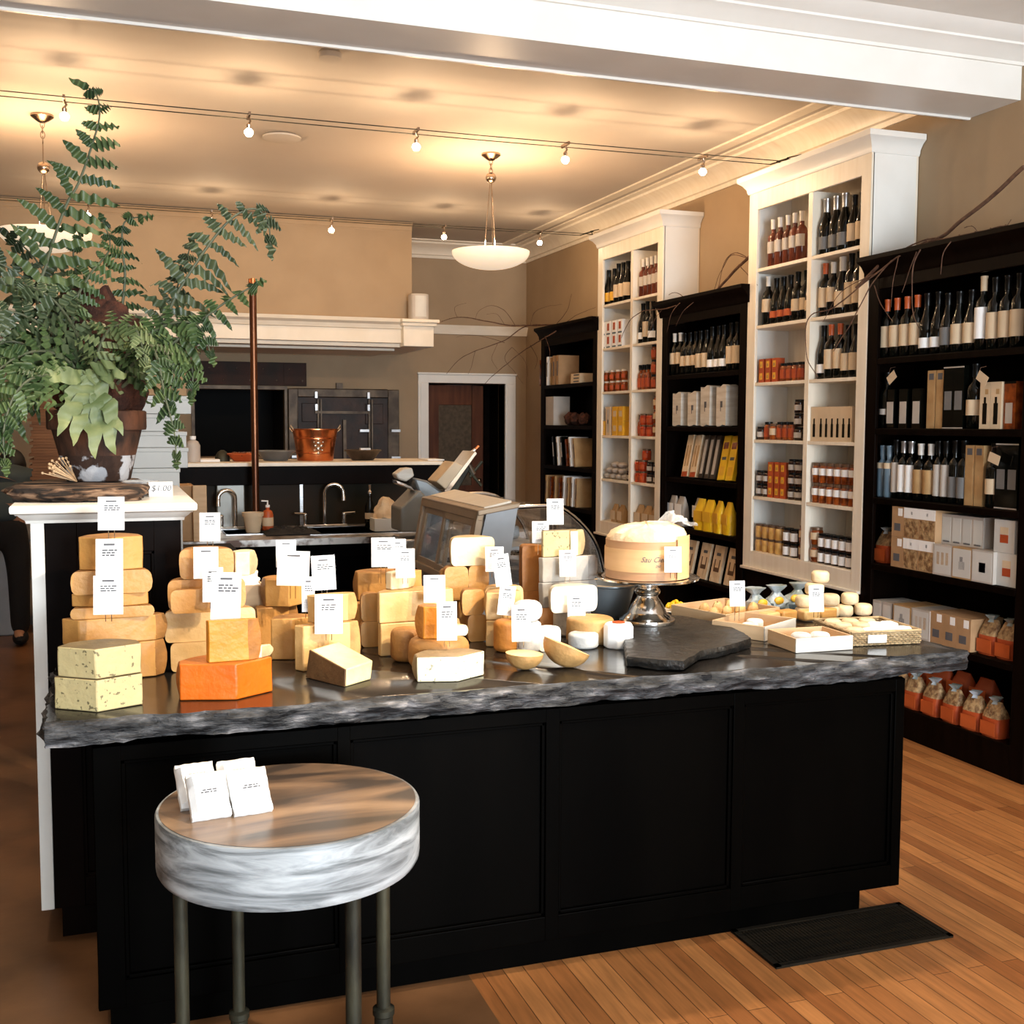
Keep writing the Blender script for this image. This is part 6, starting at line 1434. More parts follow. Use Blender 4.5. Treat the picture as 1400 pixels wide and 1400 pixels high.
boxp('whitetall', .085,.09,.23,M['cream'],prints=((.3,.7,.1,.9,M['speaker']),(.4,.6,.4,.55,M['ink'])))
grid('yellowbox',[830],590,z,.116,1,'yellow carton',cell(U,'left',3),name='small_carton',cat='box')
grid('whitetall',[838],590,z,.231,1,'tall cream carton with dark mark',cell(U,'left',3),name='tall_carton',cat='box')
grid('yellowbox',[847,855],590,z,.116,2,'orange-yellow carton stacked by the divider',cell(U,'left',3),name='small_carton',cat='box')
row('w_sauce',[867,873],590,z,'small amber sauce bottle with red label',cell(U,'right',3),name='sauce_bottle',sc=.85)
grid('jred',[881,890],590,z,.086,2,'orange-red jar with dark lid',cell(U,'right',3))
grid('jamber',[899],590,z,.101,3,'amber jar in a column',cell(U,'right',3))
z = SW[4]
proto('bun', ('package', B().ball((0,0,.024),(.045,.055,.024),12,7,jit=.25), M['speaker']))
for i,(px,l) in enumerate(((833,0),(840,0),(847,0),(855,0),(836,1),(844,1),(852,1),(843,2),(852,2))):
    q = PX(px,650,3.87); spawn('bun','wrapped_package',(3.87,q.y,z+.001+.046*l),'pale wrapped package in the pile, %s, %s' % (('bottom far left','bottom second','bottom third','bottom far right','middle left','middle centre','middle right','top left','top right')[i],cell(U,'left',4)),'package','pale wrapped packages')
grid('jdark',[828],650,z,.081,1,'small dark jar beside the pale packages',cell(U,'left',4))
grid('jred',[870,880],650,z,.086,2,'red preserve jar',cell(U,'right',4))
grid('jdark',[890,899],650,z,.081,2,'dark preserve jar',cell(U,'right',4))
q = PX(884,640,3.87); spawn('jred','preserve_jar',(3.87,q.y,z+.1735),'red preserve jar alone on top of the others, %s' % cell(U,'right',4),'jar')
z = ZB
bag_proto('tanbag', .12,.08,.17,M['tan'],M['cream'],(.15,.65),seed=2)
for i,px in enumerate((843,852)): q = PX(px,700,3.87); spawn('tanbag','paper_bag',(3.87,q.y,z+.001),'tan paper bag, %s of two, %s' % (('left','right')[i],cell(U,'left',5)),'bag','tan bags',sc=.85)
for i,px in enumerate((876,888,898)): q = PX(px,700,3.87); spawn('tanbag','paper_bag',(3.87,q.y,z+.001),'tan paper bag with white label, %s, %s' % (od(i,3),cell(U,'right',5)),'bag','tan labelled bags',ry=.0)
# ---------------- middle dark bookcase
T = 'middle bookcase, top shelf'; z = SD[0]
row('w_whitecap',[913,921,929],480,z,'white-capped bottle with cream label',T)
row('w_dark',[937,944,951],480,z,'dark bottle with small cream label',T)
row('w_cream',[959,967],480,z,'dark bottle with cream label',T)
row('w_lowwhite',[975,983,991],480,z,'dark bottle with low white label',T)
row('w_white',[1000,1008],480,z,'dark bottle with large cream label',T,sc=.95)
T = 'middle bookcase, second shelf'; z = SD[1]
def wavecarton(kind, w, d, h):
    b = B(); n = 10; pts = [(-w/2+w*i/n, .010*math.sin(2*PI*i/n)) for i in range(n+1)]; vs = []
    for x_ in (-d/2,d/2):
        for (y_,o_) in pts: vs += [(x_,y_,max(0,.006+o_*.6)),(x_,y_,h+o_)]
    k = 2*(n+1)
    for i in range(n):
        a = 2*i; b_ = 2*i+2
        b.f += [(a,a+1,b_+1,b_),(k+a,k+b_,k+b_+1,k+a+1),(a,b_,k+b_,k+a),(a+1,k+a+1,k+b_+1,b_+1)]; b.mi += [0]*4
    b.f += [(0,k,k+1,1),(2*n,2*n+1,k+2*n+1,k+2*n)]; b.mi += [0]*2; b.v = vs
    proto(kind, ('carton', b, M['whitewood']), ('emblem', B().obox((-d/2-.001,-.005,h*.55),(.001,.028,.040)).obox((-d/2-.001,.004,h*.55-.030),(.001,.007,.03)), M['ink']))
wavecarton('wave', .125,.09,.26)
for i,(px,s_) in enumerate(((933,.90),(954,.90),(972,1.03),(994,1.03))):
    q = PX(px,550,3.87); spawn('wave','wine_carton',(3.87,q.y,z+.001),'pale wooden carton with wavy top and dark emblem, %s, %s' % (od(i,4),T),'box','wavy-topped pale cartons',sc=(1,1,s_))
T = 'middle bookcase, third shelf'; z = SD[2]
boxp('longpack', .085,.03,.30,M['cloth'],prints=((.05,.95,.0,.12,M['red']),(.15,.35,.25,.75,M['tan']),(.6,.8,.25,.75,M['tan'])))
boxp('longgrey', .055,.03,.30,M['ovenframe'],prints=((.2,.8,.1,.9,M['speaker']),))
boxp('longyellow', .085,.03,.30,M['yellow'],prints=((.15,.85,.70,.85,M['amber']),(.2,.8,.45,.52,M['ink']),(.2,.8,.1,.3,M['foilyellow'])))
for i,(k_,px,d_) in enumerate((('longpack',938,'pale breadstick pack with red foot'),('longpack',949,'second pale breadstick pack with red foot'),('longgrey',960,'grey-brown slim pack'),('longgrey',968,'second grey-brown slim pack'),('longgrey',976,'third grey-brown slim pack'),('longyellow',988,'tall yellow pack'),('longyellow',999,'second tall yellow pack'))):
    q = PX(px,620,3.84); spawn(k_,'long_pack',(3.84,q.y,z+.008),'%s leaning back, %s' % (d_,T),'package','leaning long packs',ry=.22,rx=-.06)
T = 'middle bookcase, fourth shelf'; z = SD[3]
bag_proto('whitebag', .12,.07,.21,M['speaker'],M['paper'],(.35,.75),seed=7)
bag_proto('yellowbag', .115,.075,.215,M['yellow'],M['foilyellow'],(.30,.62),seed=9)
for i,px in enumerate((915,932,952)): q = PX(px,700,3.87); spawn('whitebag','food_bag',(3.87+.03*(i == 2),q.y,z+.001),'white and brown printed bag, %s, %s' % (od(i,3),T),'bag','white printed bags')
for i,px in enumerate((962,974,987,1000)): q = PX(px,700,3.86); spawn('yellowbag','food_bag',(3.85,q.y,z+.001),'bright yellow bag, %s, %s' % (od(i,4),T),'bag','bright yellow bags',rz=random.uniform(-.2,.2))
T = 'middle bookcase, fifth shelf'; z = SD[4]
boxp('loopcard', .13,.02,.25,M['cloth'],prints=((.22,.78,.28,.40,M['lidbrown']),(.22,.32,.4,.62,M['lidbrown']),(.68,.78,.4,.62,M['lidbrown']),(.3,.7,.72,.80,M['ink'])))
for i,px in enumerate((940,960,978,998)): q = PX(px,760,3.84); spawn('loopcard','printed_card_pack',(3.84,q.y,z+.003),'pale flat pack with brown loop print leaning back, %s, %s' % (od(i,4),T),'package','loop print packs',ry=.2)
# ---------------- far dark bookcase: books
def book_proto(kind, th, h, d, cm):
    proto(kind, ('cover', B().box((-d/2,-th/2,0),(-d/2+.003,th/2,h)).box((-d/2,-th/2,0),(d/2,-th/2+.003,h)).box((-d/2,th/2-.003,0),(d/2,th/2,h)), cm), ('pages', B().box((-d/2+.003,-th/2+.003,.003),(d/2-.004,th/2-.003,h-.004)), M['cream']), ('spine_title', B().box((-d/2-.0006,-th*.25,h*.3),(-d/2,th*.25,h*.8)), M['inklight'] if cm in (M['bglass'],) else M['ink']))
book_proto('bk_white',.030,.26,.18,M['paper']); book_proto('bk_tan',.028,.25,.18,M['tan']); book_proto('bk_dark',.034,.26,.18,M['bglass']); book_proto('bk_brown',.026,.24,.17,M['amber']); book_proto('bk_kraft',.05,.26,.20,M['kraft'])
COLN = {'bk_white':'white','bk_tan':'tan','bk_dark':'black','bk_brown':'reddish-brown','bk_kraft':'wide brown'}
def books(seq, px0, px1, py, z, where, lean=0, X=3.90):
    n = len(seq)
    for i,k_ in enumerate(seq):
        px = px0+(px1-px0)*i/max(1,n-1); q = PX(px,py,X)
        spawn(k_,'book',(X,q.y,z+.001+abs(math.sin(lean))*.018),'%s-spined book, %s of %d, %s' % (COLN[k_],od(i,n),n,where),'book','books, '+where,rx=lean)
books(['bk_brown','bk_tan','bk_white','bk_tan','bk_kraft','bk_kraft'],750,776,510,SD[0],'far bookcase, top shelf')
boxp('flatbook', .20,.16,.028,M['cream'],prints=((.1,.7,.3,.7,M['ink']),))
for l in range(3): q = PX(795,515,3.88); spawn('flatbook','book',(3.90+.01*l,q.y+.02*l,SD[0]+.001+.0285*l),'book lying flat, %s of the pile, far bookcase, top shelf' % (['bottom','middle','top'][l]),'book','flat books')
boxp('binder', .24,.16,.26,M['speaker']); q = PX(758,560,3.9); spawn('binder','storage_box',(3.9,q.y,SD[1]+.001),'plain pale board box, far bookcase, second shelf','box')
for i,px in enumerate((779,788,799)): q = PX(px,570,3.88); tag(B().ball((3.88,q.y,SD[1]+.056),(.05,.075,.055),12,8,jit=.4).build('dried_gourd', M['fuzz']),'dark lumpy dried object, %s of three, far bookcase, second shelf' % ('left','middle','right')[i],'gourd','dark lumpy objects')
books(['bk_dark','bk_white','bk_dark','bk_brown','bk_white','bk_tan'],770,799,620,SD[2],'far bookcase, third shelf',lean=-.18)
books(['bk_tan','bk_brown','bk_tan','bk_brown','bk_white','bk_tan','bk_white','bk_tan'],758,800,680,SD[3],'far bookcase, fourth shelf',lean=.05)
# ============================================================ TWIGS ON THE BOOKCASES
ZW = 2.475
def catm(pts, n=6):
    pts = [Vector(p) for p in pts]; out = []
    for i in range(len(pts)-1):
        p0 = pts[max(i-1,0)]; p1 = pts[i]; p2 = pts[i+1]; p3 = pts[min(i+2,len(pts)-1)]
        for k in range(n):
            t = k/n; out.append(.5*((2*p1)+(p2-p0)*t+(2*p0-5*p1+4*p2-p3)*t*t+(3*p1-p0-3*p2+p3)*t**3))
    out.append(pts[-1]); return out
def twig(b, pts, r0, r1, buds=True):
    c = catm(pts,6); n = len(c); c = [p+Vector((noise.noise(p*9),noise.noise(p*9+Vector((5,0,0))),noise.noise(p*9+Vector((0,7,0)))))*.006 for p in c]
    b.tube(c, [r0+(r1-r0)*i/(n-1) for i in range(n)], 6)
    if buds:
        for i in range(2,n,3): b.ball(c[i]+Vector((0,0,min(r0,r1)*.9)), min(r1*1.1+.0012,.0045), 5, 4)
def V(px,py,X): q = PX(px,py,X); return (q.x,q.y,q.z)
def VL(px,py,X):      # the left branch hangs in a plane just before the far bookcase
    if px > 735: return V(px,py,X)
    q = PY(px,py,10.35+.4*(3.8-X)); return (q.x,q.y,q.z)
def branch(label, twigs):
    t0 = twigs[0][0][0]; t = thing('bare_branch', label, 'branch', tuple(t0), 'bare branches on the bookcases')
    for i,(pts,r0,r1) in enumerate(twigs): b = B(); twig(b,pts,r0,r1); b.build('main_stem' if i == 0 else 'twig', M['twig'], t)
X3 = 3.72
branch('long bare branch rising from the rightmost bookcase to the upper right edge', [
 ([V(1170,395,3.73),V(1215,352,3.80),V(1280,328,3.9),V(1310,305,3.92),V(1350,275,3.93),V(1400,228,3.93)],.008,.010),
 ([V(1280,326,3.85),V(1240,338,3.80),V(1205,372,3.74),V(1180,408,3.71),V(1160,448,3.69),V(1140,480,3.66)],.004,.002),
 ([V(1268,330,3.80),V(1230,350,3.75),V(1190,380,3.71),V(1140,420,3.68),V(1110,430,3.66),V(1101,455,3.66),V(1104,490,3.66),V(1118,515,3.67)],.0045,.002),
 ([V(1262,334,3.76),V(1250,360,3.70),V(1247,400,3.69),V(1250,430,3.70),V(1258,450,3.70)],.004,.0015),
 ([V(1305,325,3.76),V(1290,345,3.70),V(1286,375,3.69)],.003,.0015),
 ([V(1230,345,3.76),V(1222,380,3.70),V(1218,420,3.69)],.003,.0012),
 ([V(1196,390,3.73),V(1204,415,3.70),V(1220,440,3.70)],.003,.0012),
 ([V(1255,337,3.76),V(1243,370,3.70),V(1233,400,3.69)],.003,.0012),
 ([V(1270,330,3.8),V(1320,322,3.85),V(1360,312,3.85),V(1400,306,3.85)],.004,.003),
 ([V(1318,312,3.88),V(1330,310,3.88),V(1340,322,3.86)],.002,.0012),
 ([V(1375,312,3.85),V(1382,300,3.85)],.002,.001),
 ([V(1200,372,3.74),V(1150,400,3.70),V(1125,440,3.67)],.003,.001)])
branch('bare branch curling over the middle dark bookcase beside the right white unit', [
 ([V(975,402,3.85),V(1000,375,3.88),V(1025,350,3.9)],.008,.010),
 ([V(1022,352,3.88),V(1005,346,3.86),V(990,360,3.85),V(984,385,3.85),V(980,400,3.85)],.003,.0015),
 ([V(1020,352,3.88),V(1000,350,3.86),V(985,372,3.86),V(976,398,3.86)],.003,.0015),
 ([V(1010,362,3.88),V(1022,375,3.86),V(1036,390,3.80)],.003,.0015),
 ([V(975,402,3.84),V(940,412,3.80),V(910,422,3.74),V(880,425,3.70),V(860,440,3.68),V(850,462,3.67)],.005,.002),
 ([V(940,412,3.80),V(925,400,3.85),V(910,405,3.85)],.003,.0015),
 ([V(930,414,3.76),V(918,430,3.72),V(912,455,3.72)],.003,.001),
 ([V(955,408,3.8),V(935,425,3.72),V(924,445,3.71)],.003,.001),
 ([V(905,424,3.72),V(893,440,3.69),V(885,460,3.68)],.002,.001)])
fb = 3.80
branch('large spreading bare branch hanging off the far bookcase toward the door', [
 ([VL(812,437,3.9),VL(770,443,3.88),VL(730,445,3.80),VL(690,444,3.72),VL(650,436,3.66),VL(622,434,3.62),VL(603,440,3.6)],.009,.003),
 ([VL(775,443,3.85),VL(745,462,3.72),VL(715,480,3.66),VL(690,500,3.6),VL(672,515,3.56),VL(663,525,3.55)],.006,.002),
 ([VL(760,444,3.82),VL(720,446,3.72),VL(690,465,3.66),VL(655,478,3.62),VL(630,490,3.58),VL(610,511,3.55)],.006,.002),
 ([VL(700,475,3.64),VL(690,490,3.6),VL(705,510,3.58),VL(715,525,3.57)],.003,.001),
 ([VL(725,472,3.68),VL(735,490,3.66),VL(731,505,3.66)],.003,.001),
 ([VL(690,468,3.65),VL(668,462,3.62),VL(645,458,3.6),VL(624,461,3.58)],.003,.001),
 ([VL(650,480,3.62),VL(645,500,3.6),VL(640,512,3.6)],.002,.001),
 ([VL(680,470,3.65),VL(672,490,3.62),VL(680,505,3.62)],.002,.001),
 ([VL(705,446,3.74),VL(690,425,3.72),VL(672,418,3.70),VL(655,425,3.68),VL(650,436,3.67)],.003,.001),
 ([VL(690,444,3.72),VL(680,430,3.70),VL(665,430,3.68)],.002,.001),
 ([VL(725,445,3.80),VL(730,428,3.80),VL(745,420,3.80),VL(768,416,3.80)],.003,.001),
 ([VL(760,444,3.84),VL(775,425,3.84),VL(782,402,3.84)],.003,.001),
 ([VL(770,443,3.85),VL(790,430,3.85),VL(815,420,3.78)],.003,.001),
 ([VL(790,440,3.86),VL(805,432,3.84),VL(818,434,3.76)],.003,.001),
 ([VL(625,434,3.62),VL(622,420,3.62),VL(638,414,3.62)],.002,.001),
 ([VL(745,460,3.72),VL(752,480,3.70),VL(748,500,3.70)],.002,.001),
 ([VL(700,475,3.64),VL(718,495,3.64),VL(722,515,3.64)],.002,.001)])
# ============================================================ BARK, POT, FERN ON THE END CABINET
ZC1 = ZCAP+.001
py_, pz_ = 4.18, 0
bk = rough_slab('bark_slab', [(PY(17,680,3.8).x,3.78),(-.1,3.72),(.0,3.71),(PY(188,680,3.75).x,3.76),(.13,4.1),(.06,4.45),(-.2,4.42),(-.29,4.1)], ZC1+.002, ZC1+.042, .019, [M['bark'],M['bark']], layers=10, seed=21, step=.008, zbump=.005)
tag(bk, 'slab of rough brown bark lying on the white cap under the flowerpot', 'bark')
zp_ = ZC1+.045; pxc = PY(133,600,py_).x; rt = (PY(200,565,py_).x-PY(62,565,py_).x)/2; zt_ = PY(133,561,py_).z; ph = zt_-zp_
fern = thing('potted_fern', 'large blue-green fern in a weathered brown flowerpot on the end cabinet', 'plant', (pxc,py_,zp_))
rb_ = rt*.66
M['limepot'] = mat('limescale_patch_pot', (.42,.42,.44), .85, col2=(.035,.015,.008), scale=13, detail=12, ramp=(.475,.515), bump=.4)
hh = [(.001,0),(rb_-.005,0),(rb_,.006),(rb_+(rt*.90-rb_)*.45,ph*.36)]
B().lathe(hh,(pxc,py_,zp_),48).build('pot_base', M['limepot'], fern)
B().lathe([(rb_+(rt*.90-rb_)*.45,ph*.36),(rt*.90,ph*.72),(rt*.985,ph*.725),(rt,ph*.76),(rt,ph*.985),(rt-.006,ph),(rt-.02,ph),(rt-.024,ph*.9),(.001,ph*.9)],(pxc,py_,zp_),48).build('pot', M['terracotta'], fern)
o = B().ball((pxc+.01,py_+.02,zp_+ph+.16),(.17,.15,.24),24,16,jit=.35).build('fibrous_root_mass', M['fuzz'], fern)
def leaflet(b, base, dirv, nrm, L, W, wav, droop=.25, sl=0, seg=20, mi=0):
    """one long pinna with a wavy margin, from its base along dirv"""
    d = dirv.normalized(); s = d.cross(nrm).normalized(); n_ = s.cross(d).normalized(); vs = []; ph0 = random.uniform(0,6)
    for i in range(seg+1):
        t = i/seg; prof = (.55+.45*min(1,t*5))*(1-t**2.6)**.8 if t < 1 else .02
        wv = 1+.30*math.sin(t*wav*2*PI+ph0); p = base+d*(L*t)-Vector((0,0,1))*(droop*L*t*t)+n_*(.010*math.sin(t*wav*2*PI+ph0))
        w_ = W*.5*prof
        up = .35*w_*math.sin(t*wav*2*PI+ph0+1.2)
        vs += [p-s*w_*wv+n_*up, p, p+s*w_*(2-wv)-n_*up]
    fs = []
    for i in range(seg): k = 3*i; fs += [(k,k+3,k+4,k+1),(k+1,k+4,k+5,k+2)]
    b.add(vs, fs, mi)
def frond(label, pts, Lf, W=.032, mm='leaf', start=.12, n=13, side=(1,1), nrm=(0,-1,.15), ang=60, droop=.2, stem=.006, wav=4):
    c = catm(pts,8); b = B(True); N = len(c)
    st_ = B(); st_.tube(c,[stem*(1-.8*i/(N-1))+.0008 for i in range(N)],6)
    cum = [0]
    for i in range(1,N): cum.append(cum[-1]+(c[i]-c[i-1]).length)
    T_ = cum[-1]; nv = Vector(nrm).normalized()
    for k in range(n):
        f = start+(1-start)*(k+.5)/n; s_ = f*T_; i = min(N-2, max(j for j in range(N) if cum[j] <= s_)); u = (s_-cum[i])/max(1e-6,cum[i+1]-cum[i]); p = c[i].lerp(c[i+1],u); t = (c[i+1]-c[i]).normalized()
        lf = Lf*(math.sin(PI*min(1,(f*.82+.16)))**.8)*(1-.15*random.random())
        for sg in (-1,1):
            if side[0 if sg < 0 else 1] == 0: continue
            a = math.radians(ang+random.uniform(-13,13))*sg; nn = nv+Vector((random.uniform(-.5,.5),random.uniform(-.2,.2),random.uniform(-.25,.25))); nn = (nn-t*nn.dot(t)).normalized()
            d = Matrix.Rotation(a,3,nn)@t
            leaflet(b, p, d, nn, lf*side[0 if sg < 0 else 1]*random.uniform(.72,1.12), W*(.7+.5*random.random()), wav*random.uniform(.8,1.3), droop*random.uniform(.3,1.7))
    leaflet(b, c[-2], (c[-1]-c[-3]).normalized(), nv, Lf*.35, W*.8, 2, .1)
    fr = b.build('frond', M[mm], fern); fr['label'] = label
    sm = B(); sm = st_; q = sm.build('rachis', M['stem'], fr, local=True); q.location = (0,0,0)
    # child meshes share the thing's local frame
    for v in q.data.vertices: v.co = v.co-Vector(POS[fern.name])
def F(px,py,Y): q = PY(px,py,Y); return (q.x,q.y,q.z)
root = F(133,560,4.18)
frond('tallest upright frond', [root,F(100,500,4.1),F(52,420,4.02),F(64,359,4.0),F(88,286,3.98),F(107,251,3.97),F(124,204,3.97),F(136,160,3.97),F(132,130,3.98),F(120,120,3.98)], .19, .034, 'leaf', .25, 15, ang=62)
frond('right arching frond with drooping tip', [root,F(190,510,4.1),F(214,466,4.06),F(240,406,4.02),F(266,363,4.0),F(300,316,3.98),F(326,292,3.97),F(350,286,3.97),F(366,303,3.97),F(370,335,3.97)], .16, .034, 'leafgrey', .25, 15, ang=68, droop=.45)
frond('low right frond', [root,F(200,500,4.0),F(257,453,3.92),F(300,419,3.88),F(330,400,3.86),F(352,388,3.85)], .11, .034, 'leaf', .3, 11, ang=65, droop=.5)
frond('middle upright frond', [root,F(155,500,4.15),F(163,449,4.2),F(171,380,4.22),F(167,337,4.22),F(171,303,4.2),F(200,296,4.18)], .10, .03, 'leaf', .3, 12, ang=55, droop=.5)
for i,(pts,L,mm) in enumerate([
 ([root,F(95,480,4.0),F(50,440,3.9),F(10,425,3.85),F(-30,430,3.8)],.17,'leafgrey'),
 ([root,F(90,470,4.1),F(50,400,4.05),F(10,365,4.0),F(-40,350,4.0)],.17,'leafgrey'),
 ([root,F(100,500,4.0),F(60,480,3.9),F(20,490,3.85),F(-20,520,3.8)],.15,'leaf'),
 ([root,F(100,460,4.3),F(75,400,4.35),F(45,350,4.35),F(10,320,4.3)],.16,'leafgrey'),
 ([root,F(110,470,4.0),F(90,430,3.9),F(60,400,3.85),F(20,385,3.8)],.15,'leafgrey'),
 ([root,F(90,520,3.95),F(50,515,3.85),F(20,540,3.8),F(5,590,3.78),F(8,640,3.78)],.10,'leaf'),
 ([root,F(85,510,4.2),F(40,520,4.2),F(10,560,4.2),F(-10,620,4.2)],.12,'leaf'),
 ([root,F(120,470,4.3),F(110,400,4.4),F(100,350,4.4),F(110,320,4.4)],.12,'leaf'),
 ([root,F(170,490,4.0),F(200,470,3.9),F(215,490,3.82),F(225,540,3.80),F(238,590,3.80),F(241,632,3.80)],.085,'leaf'),
 ([root,F(180,480,4.0),F(215,450,3.95),F(250,440,3.9),F(275,450,3.88),F(290,490,3.88)],.10,'leaf'),
 ([root,F(190,470,4.2),F(230,420,4.3),F(250,370,4.3),F(262,330,4.3)],.12,'leafgrey'),
 ([root,F(130,500,3.95),F(150,450,3.88),F(185,450,3.82),F(200,500,3.80)],.11,'leaflight'),
 ([root,F(180,500,4.0),F(210,470,3.9),F(235,500,3.84),F(232,560,3.82)],.10,'leaf'),
 ([root,F(100,440,4.1),F(120,380,4.1),F(150,340,4.15),F(140,300,4.15)],.10,'leaf'),
 ([root,F(200,490,4.05),F(240,480,4.0),F(262,500,3.96),F(262,545,3.95)],.09,'leaf'),
 ([root,F(70,500,4.0),F(30,470,3.95),F(0,470,3.95),F(-30,490,3.95)],.14,'leaf')]):
    frond(['outer left frond','upper left frond','lower left frond','rear left frond','front left frond','left hanging frond','far left hanging frond','rear upright frond','right hanging frond','right spreading frond','rear right frond','short pale front frond','short right hanging frond','short inner frond','small right drooping frond','left low frond'][i], pts, L, .032, mm, .28, 12, ang=62, droop=.35)
# broad light green lobed leaf over the rim
b = B(True); base = Vector(F(120,515,3.93))
for (px,py_e,Wd) in ((30,506,.05),(78,585,.06),(100,600,.055),(130,615,.062),(158,610,.066),(168,585,.06),(175,505,.05),(160,488,.045)):
    e = Vector(F(px,py_e,3.86)); d = e-base; leaflet(b, base, d, Vector((0,-1,.35)), d.length, Wd*1.15, 3, .12, seg=14)
o = b.build('broad_lobed_leaf', M['leaflight'], fern); o['label'] = 'broad pale green lobed leaf over the pot rim'
# ------------------------------------------------------------ small things on the cap
x_, y_ = PY(92,665,4.0).x, 3.98
t = thing('dried_stem_bundle', 'bundle of pale dried stems with round heads left of the flowerpot', 'dried stems', (x_,y_,ZC1+.047))
b = B()
for k in range(22):
    a = random.uniform(-1.2,.35); l = random.uniform(.05,.10); e = (x_+l*math.sin(a)*.9,y_-random.uniform(.0,.06),ZC1+.047+l*math.cos(a)*.75+.01); b.tube([(x_+.03,y_+.01,ZC1+.05),e],.0016,5).ball(e,.0048,6,4)
b.build('stems', M['pale_wood'], t)
x_, y_ = PY(212,670,3.95).x, 3.95
t = thing('clear_container', 'clear plastic container with handwritten price on the white cap', 'container', (x_,y_,ZC1))
B().lathe([(.001,0),(.045,0),(.060,.045),(.063,.048),(.060,.050),(.042,.004),(.001,.004)],(x_-.045,y_+.06,ZC1),20).build('tub', M['plastic'], t)
B().box((x_-.02,y_-.02,ZC1),(x_+.055,y_-.005,ZC1+.048)).build('price_card', M['paper'], t)
me = text_mesh('$1.00', .028, .2, .0012); me.materials.append(M['ink']); o = bpy.data.objects.new('handwritten_price', me); COL.objects.link(o); o.parent = t; o.rotation_euler = (PI/2,0,0); o.location = (.018,-.0205,.018)
# ============================================================ PERSON, seen from behind at the left edge
def skinned(name, verts, edges, radii, mt, parent, root_i=0):
    me = bpy.data.meshes.new(name); me.from_pydata([Vector(v)-Vector(POS[parent.name]) for v in verts], edges, []); o = bpy.data.objects.new(name, me); COL.objects.link(o); o.parent = parent; POS[o.name] = POS[parent.name]
    sk = o.modifiers.new('skin','SKIN'); sk.use_smooth_shade = True; sb = o.modifiers.new('sub','SUBSURF'); sb.levels = sb.render_levels = 2
    for i,r in enumerate(radii): me.skin_vertices[0].data[i].radius = r if isinstance(r,tuple) else (r,r)
    me.skin_vertices[0].data[root_i].use_root = True; me.materials.append(mt); return o
YP = 8.8; hx = PY(10,640,YP-.1).x; bxp = PY(-2,700,YP).x
person = thing('person', 'person in dark T-shirt and black trousers bending forward, seen from behind', 'person', (bxp,YP,0))
P = lambda x,y,z: (bxp+x, YP+y, z)
hz_ = PY(18,643,YP+.36).z
# body: one continuous skin
vb = [P(0,0,.90),P(.0,-.02,1.0),P(.01,.08,1.12),P(.03,.20,1.20),P(.06,.28,1.24), # spine
      P(.11,.02,.86),P(.12,.0,.50),P(.11,.03,.10),P(.12,-.12,.045),   # right leg
      P(-.11,.02,.86),P(-.16,.05,.50),P(-.17,.10,.10),P(-.17,-.05,.045), # left leg
      P(.20,.20,1.17),P(.30,.32,.98),P(.22,.52,.98),  # right arm
      P(-.16,.20,1.17),P(-.28,.34,.98),P(-.18,.54,.98)]
eb = [(0,1),(1,2),(2,3),(3,4),(0,5),(5,6),(6,7),(7,8),(0,9),(9,10),(10,11),(11,12),(3,13),(13,14),(14,15),(3,16),(16,17),(17,18)]
rb2 = [(.15,.12),(.145,.11),(.165,.12),(.15,.11),.05,.088,.062,.042,.035,.088,.062,.042,.035,.062,.042,.03,.062,.042,.03]
skinned('body', vb, eb, rb2, M['skin'], person)
skinned('t_shirt', [P(0,-.01,.86),P(.0,-.02,1.0),P(.01,.08,1.12),P(.03,.20,1.20),P(.05,.25,1.22),P(.20,.20,1.17),P(.26,.27,1.06),P(-.16,.20,1.17),P(-.23,.28,1.06)],
   [(0,1),(1,2),(2,3),(3,4),(3,5),(5,6),(3,7),(7,8)], [(.185,.16),(.185,.15),(.20,.155),(.19,.145),.085,.10,.085,.10,.085], M['tee'], person)
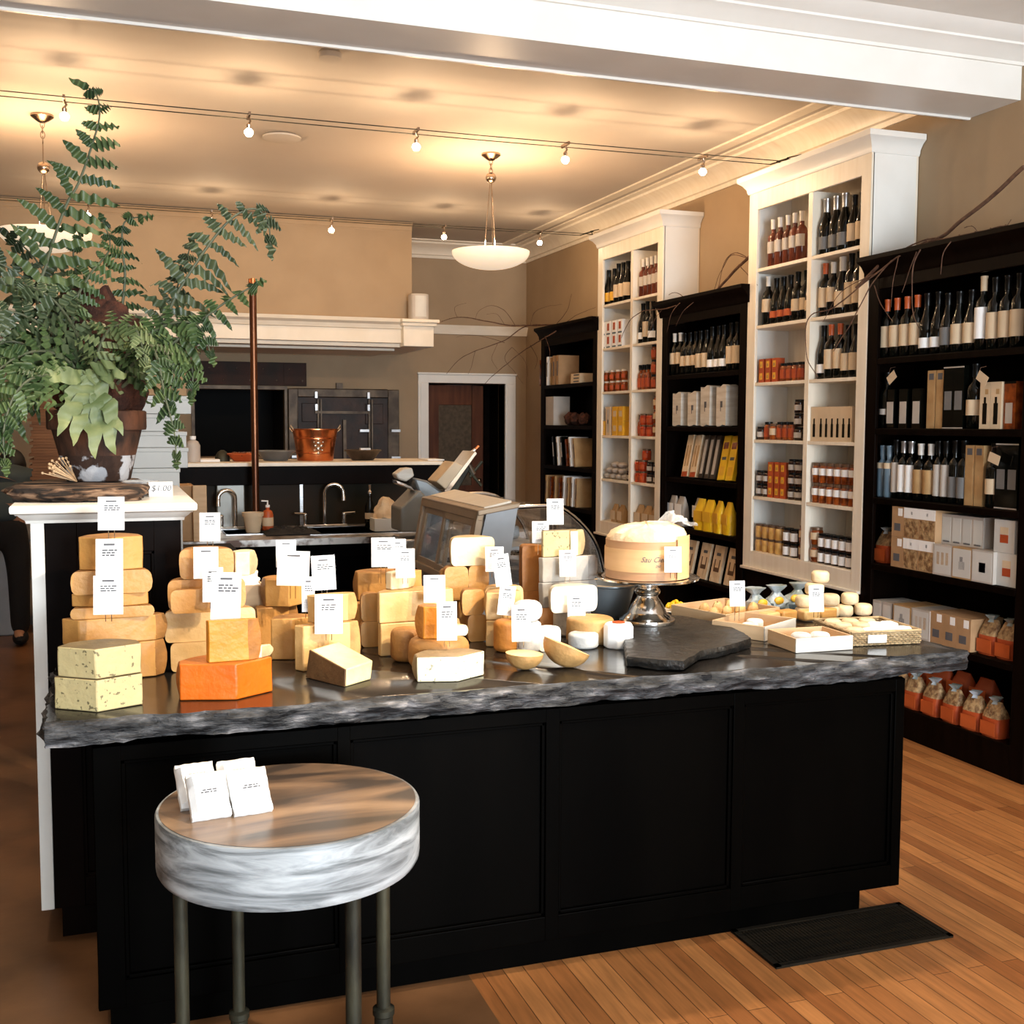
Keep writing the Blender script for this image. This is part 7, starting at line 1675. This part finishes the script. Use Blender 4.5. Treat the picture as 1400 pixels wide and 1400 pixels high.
skinned('trousers', [P(0,-.01,.99),P(0,0,.84),P(.11,.02,.76),P(.12,.0,.50),P(.12,.02,.06),P(-.11,.02,.76),P(-.16,.05,.50),P(-.17,.09,.06)],
   [(0,1),(1,2),(2,3),(3,4),(1,5),(5,6),(6,7)], [(.16,.13),(.16,.14),.105,.082,.068,.105,.082,.068], M['trouser'], person)
for s_,(x,y) in enumerate(((.12,-.02),(-.17,.05))):
    B().ball((bxp+x,YP+y+.02,.05),(.055,.14,.05),14,8).build('shoe', M['trouser'], person)
hc = Vector((hx, YP+.36, hz_+.02)); hm = B().ball(hc,(.082,.10,.115),20,14)
for s_ in (-1,1): hm.ball(hc+Vector((s_*.082,.0,-.01)),(.012,.022,.032),8,6)
hm.ball(hc+Vector((0,.10,-.02)),(.014,.02,.022),8,6); hm.tube([hc+Vector((0,-.02,-.06)),Vector(P(.06,.26,1.22))],[.055,.06],12)
hd = hm.build('head', M['skin'], person)
B().ball(hc+Vector((0,-.018,.022)),(.094,.108,.118),20,14,jit=.08).build('hair', M['hair'], person)
for s_ in (-1,1): B().ball(hc+Vector((s_*.03,.094,.0)),(.012,.008,.007),8,6).build('eye', M['paper'], person)
B().box(tuple(hc+Vector((-.022,.092,-.055))),tuple(hc+Vector((.022,.098,-.049)))).build('mouth', M['redjam'], person)
for s_,(x,y) in enumerate(((.22,.52),(-.18,.54))):
    q = Vector(P(x,y,.98)); hb_ = B().ball(q,(.035,.05,.018),12,8)
    for k in range(4): hb_.tube([q+Vector((-.024+.016*k,.03,0)),q+Vector((-.026+.017*k,.075-.006*abs(k-1.5),-.008)),q+Vector((-.026+.017*k,.098-.01*abs(k-1.5),-.022))],[.009,.008,.006],6)
    hb_.tube([q+Vector((.03*(1 if s_ else -1),.0,0)),q+Vector((.052*(1 if s_ else -1),.035,-.008))],[.010,.008],6); hb_.build('hand', M['skin'], person)
tag(B().box((bxp-.7,YP+.38,.0),(bxp+.10,YP+.70,.93)).build('work_table', M['casegrey'], bevel=.01) ,'plain grey worktop the bending person leans over', 'table')
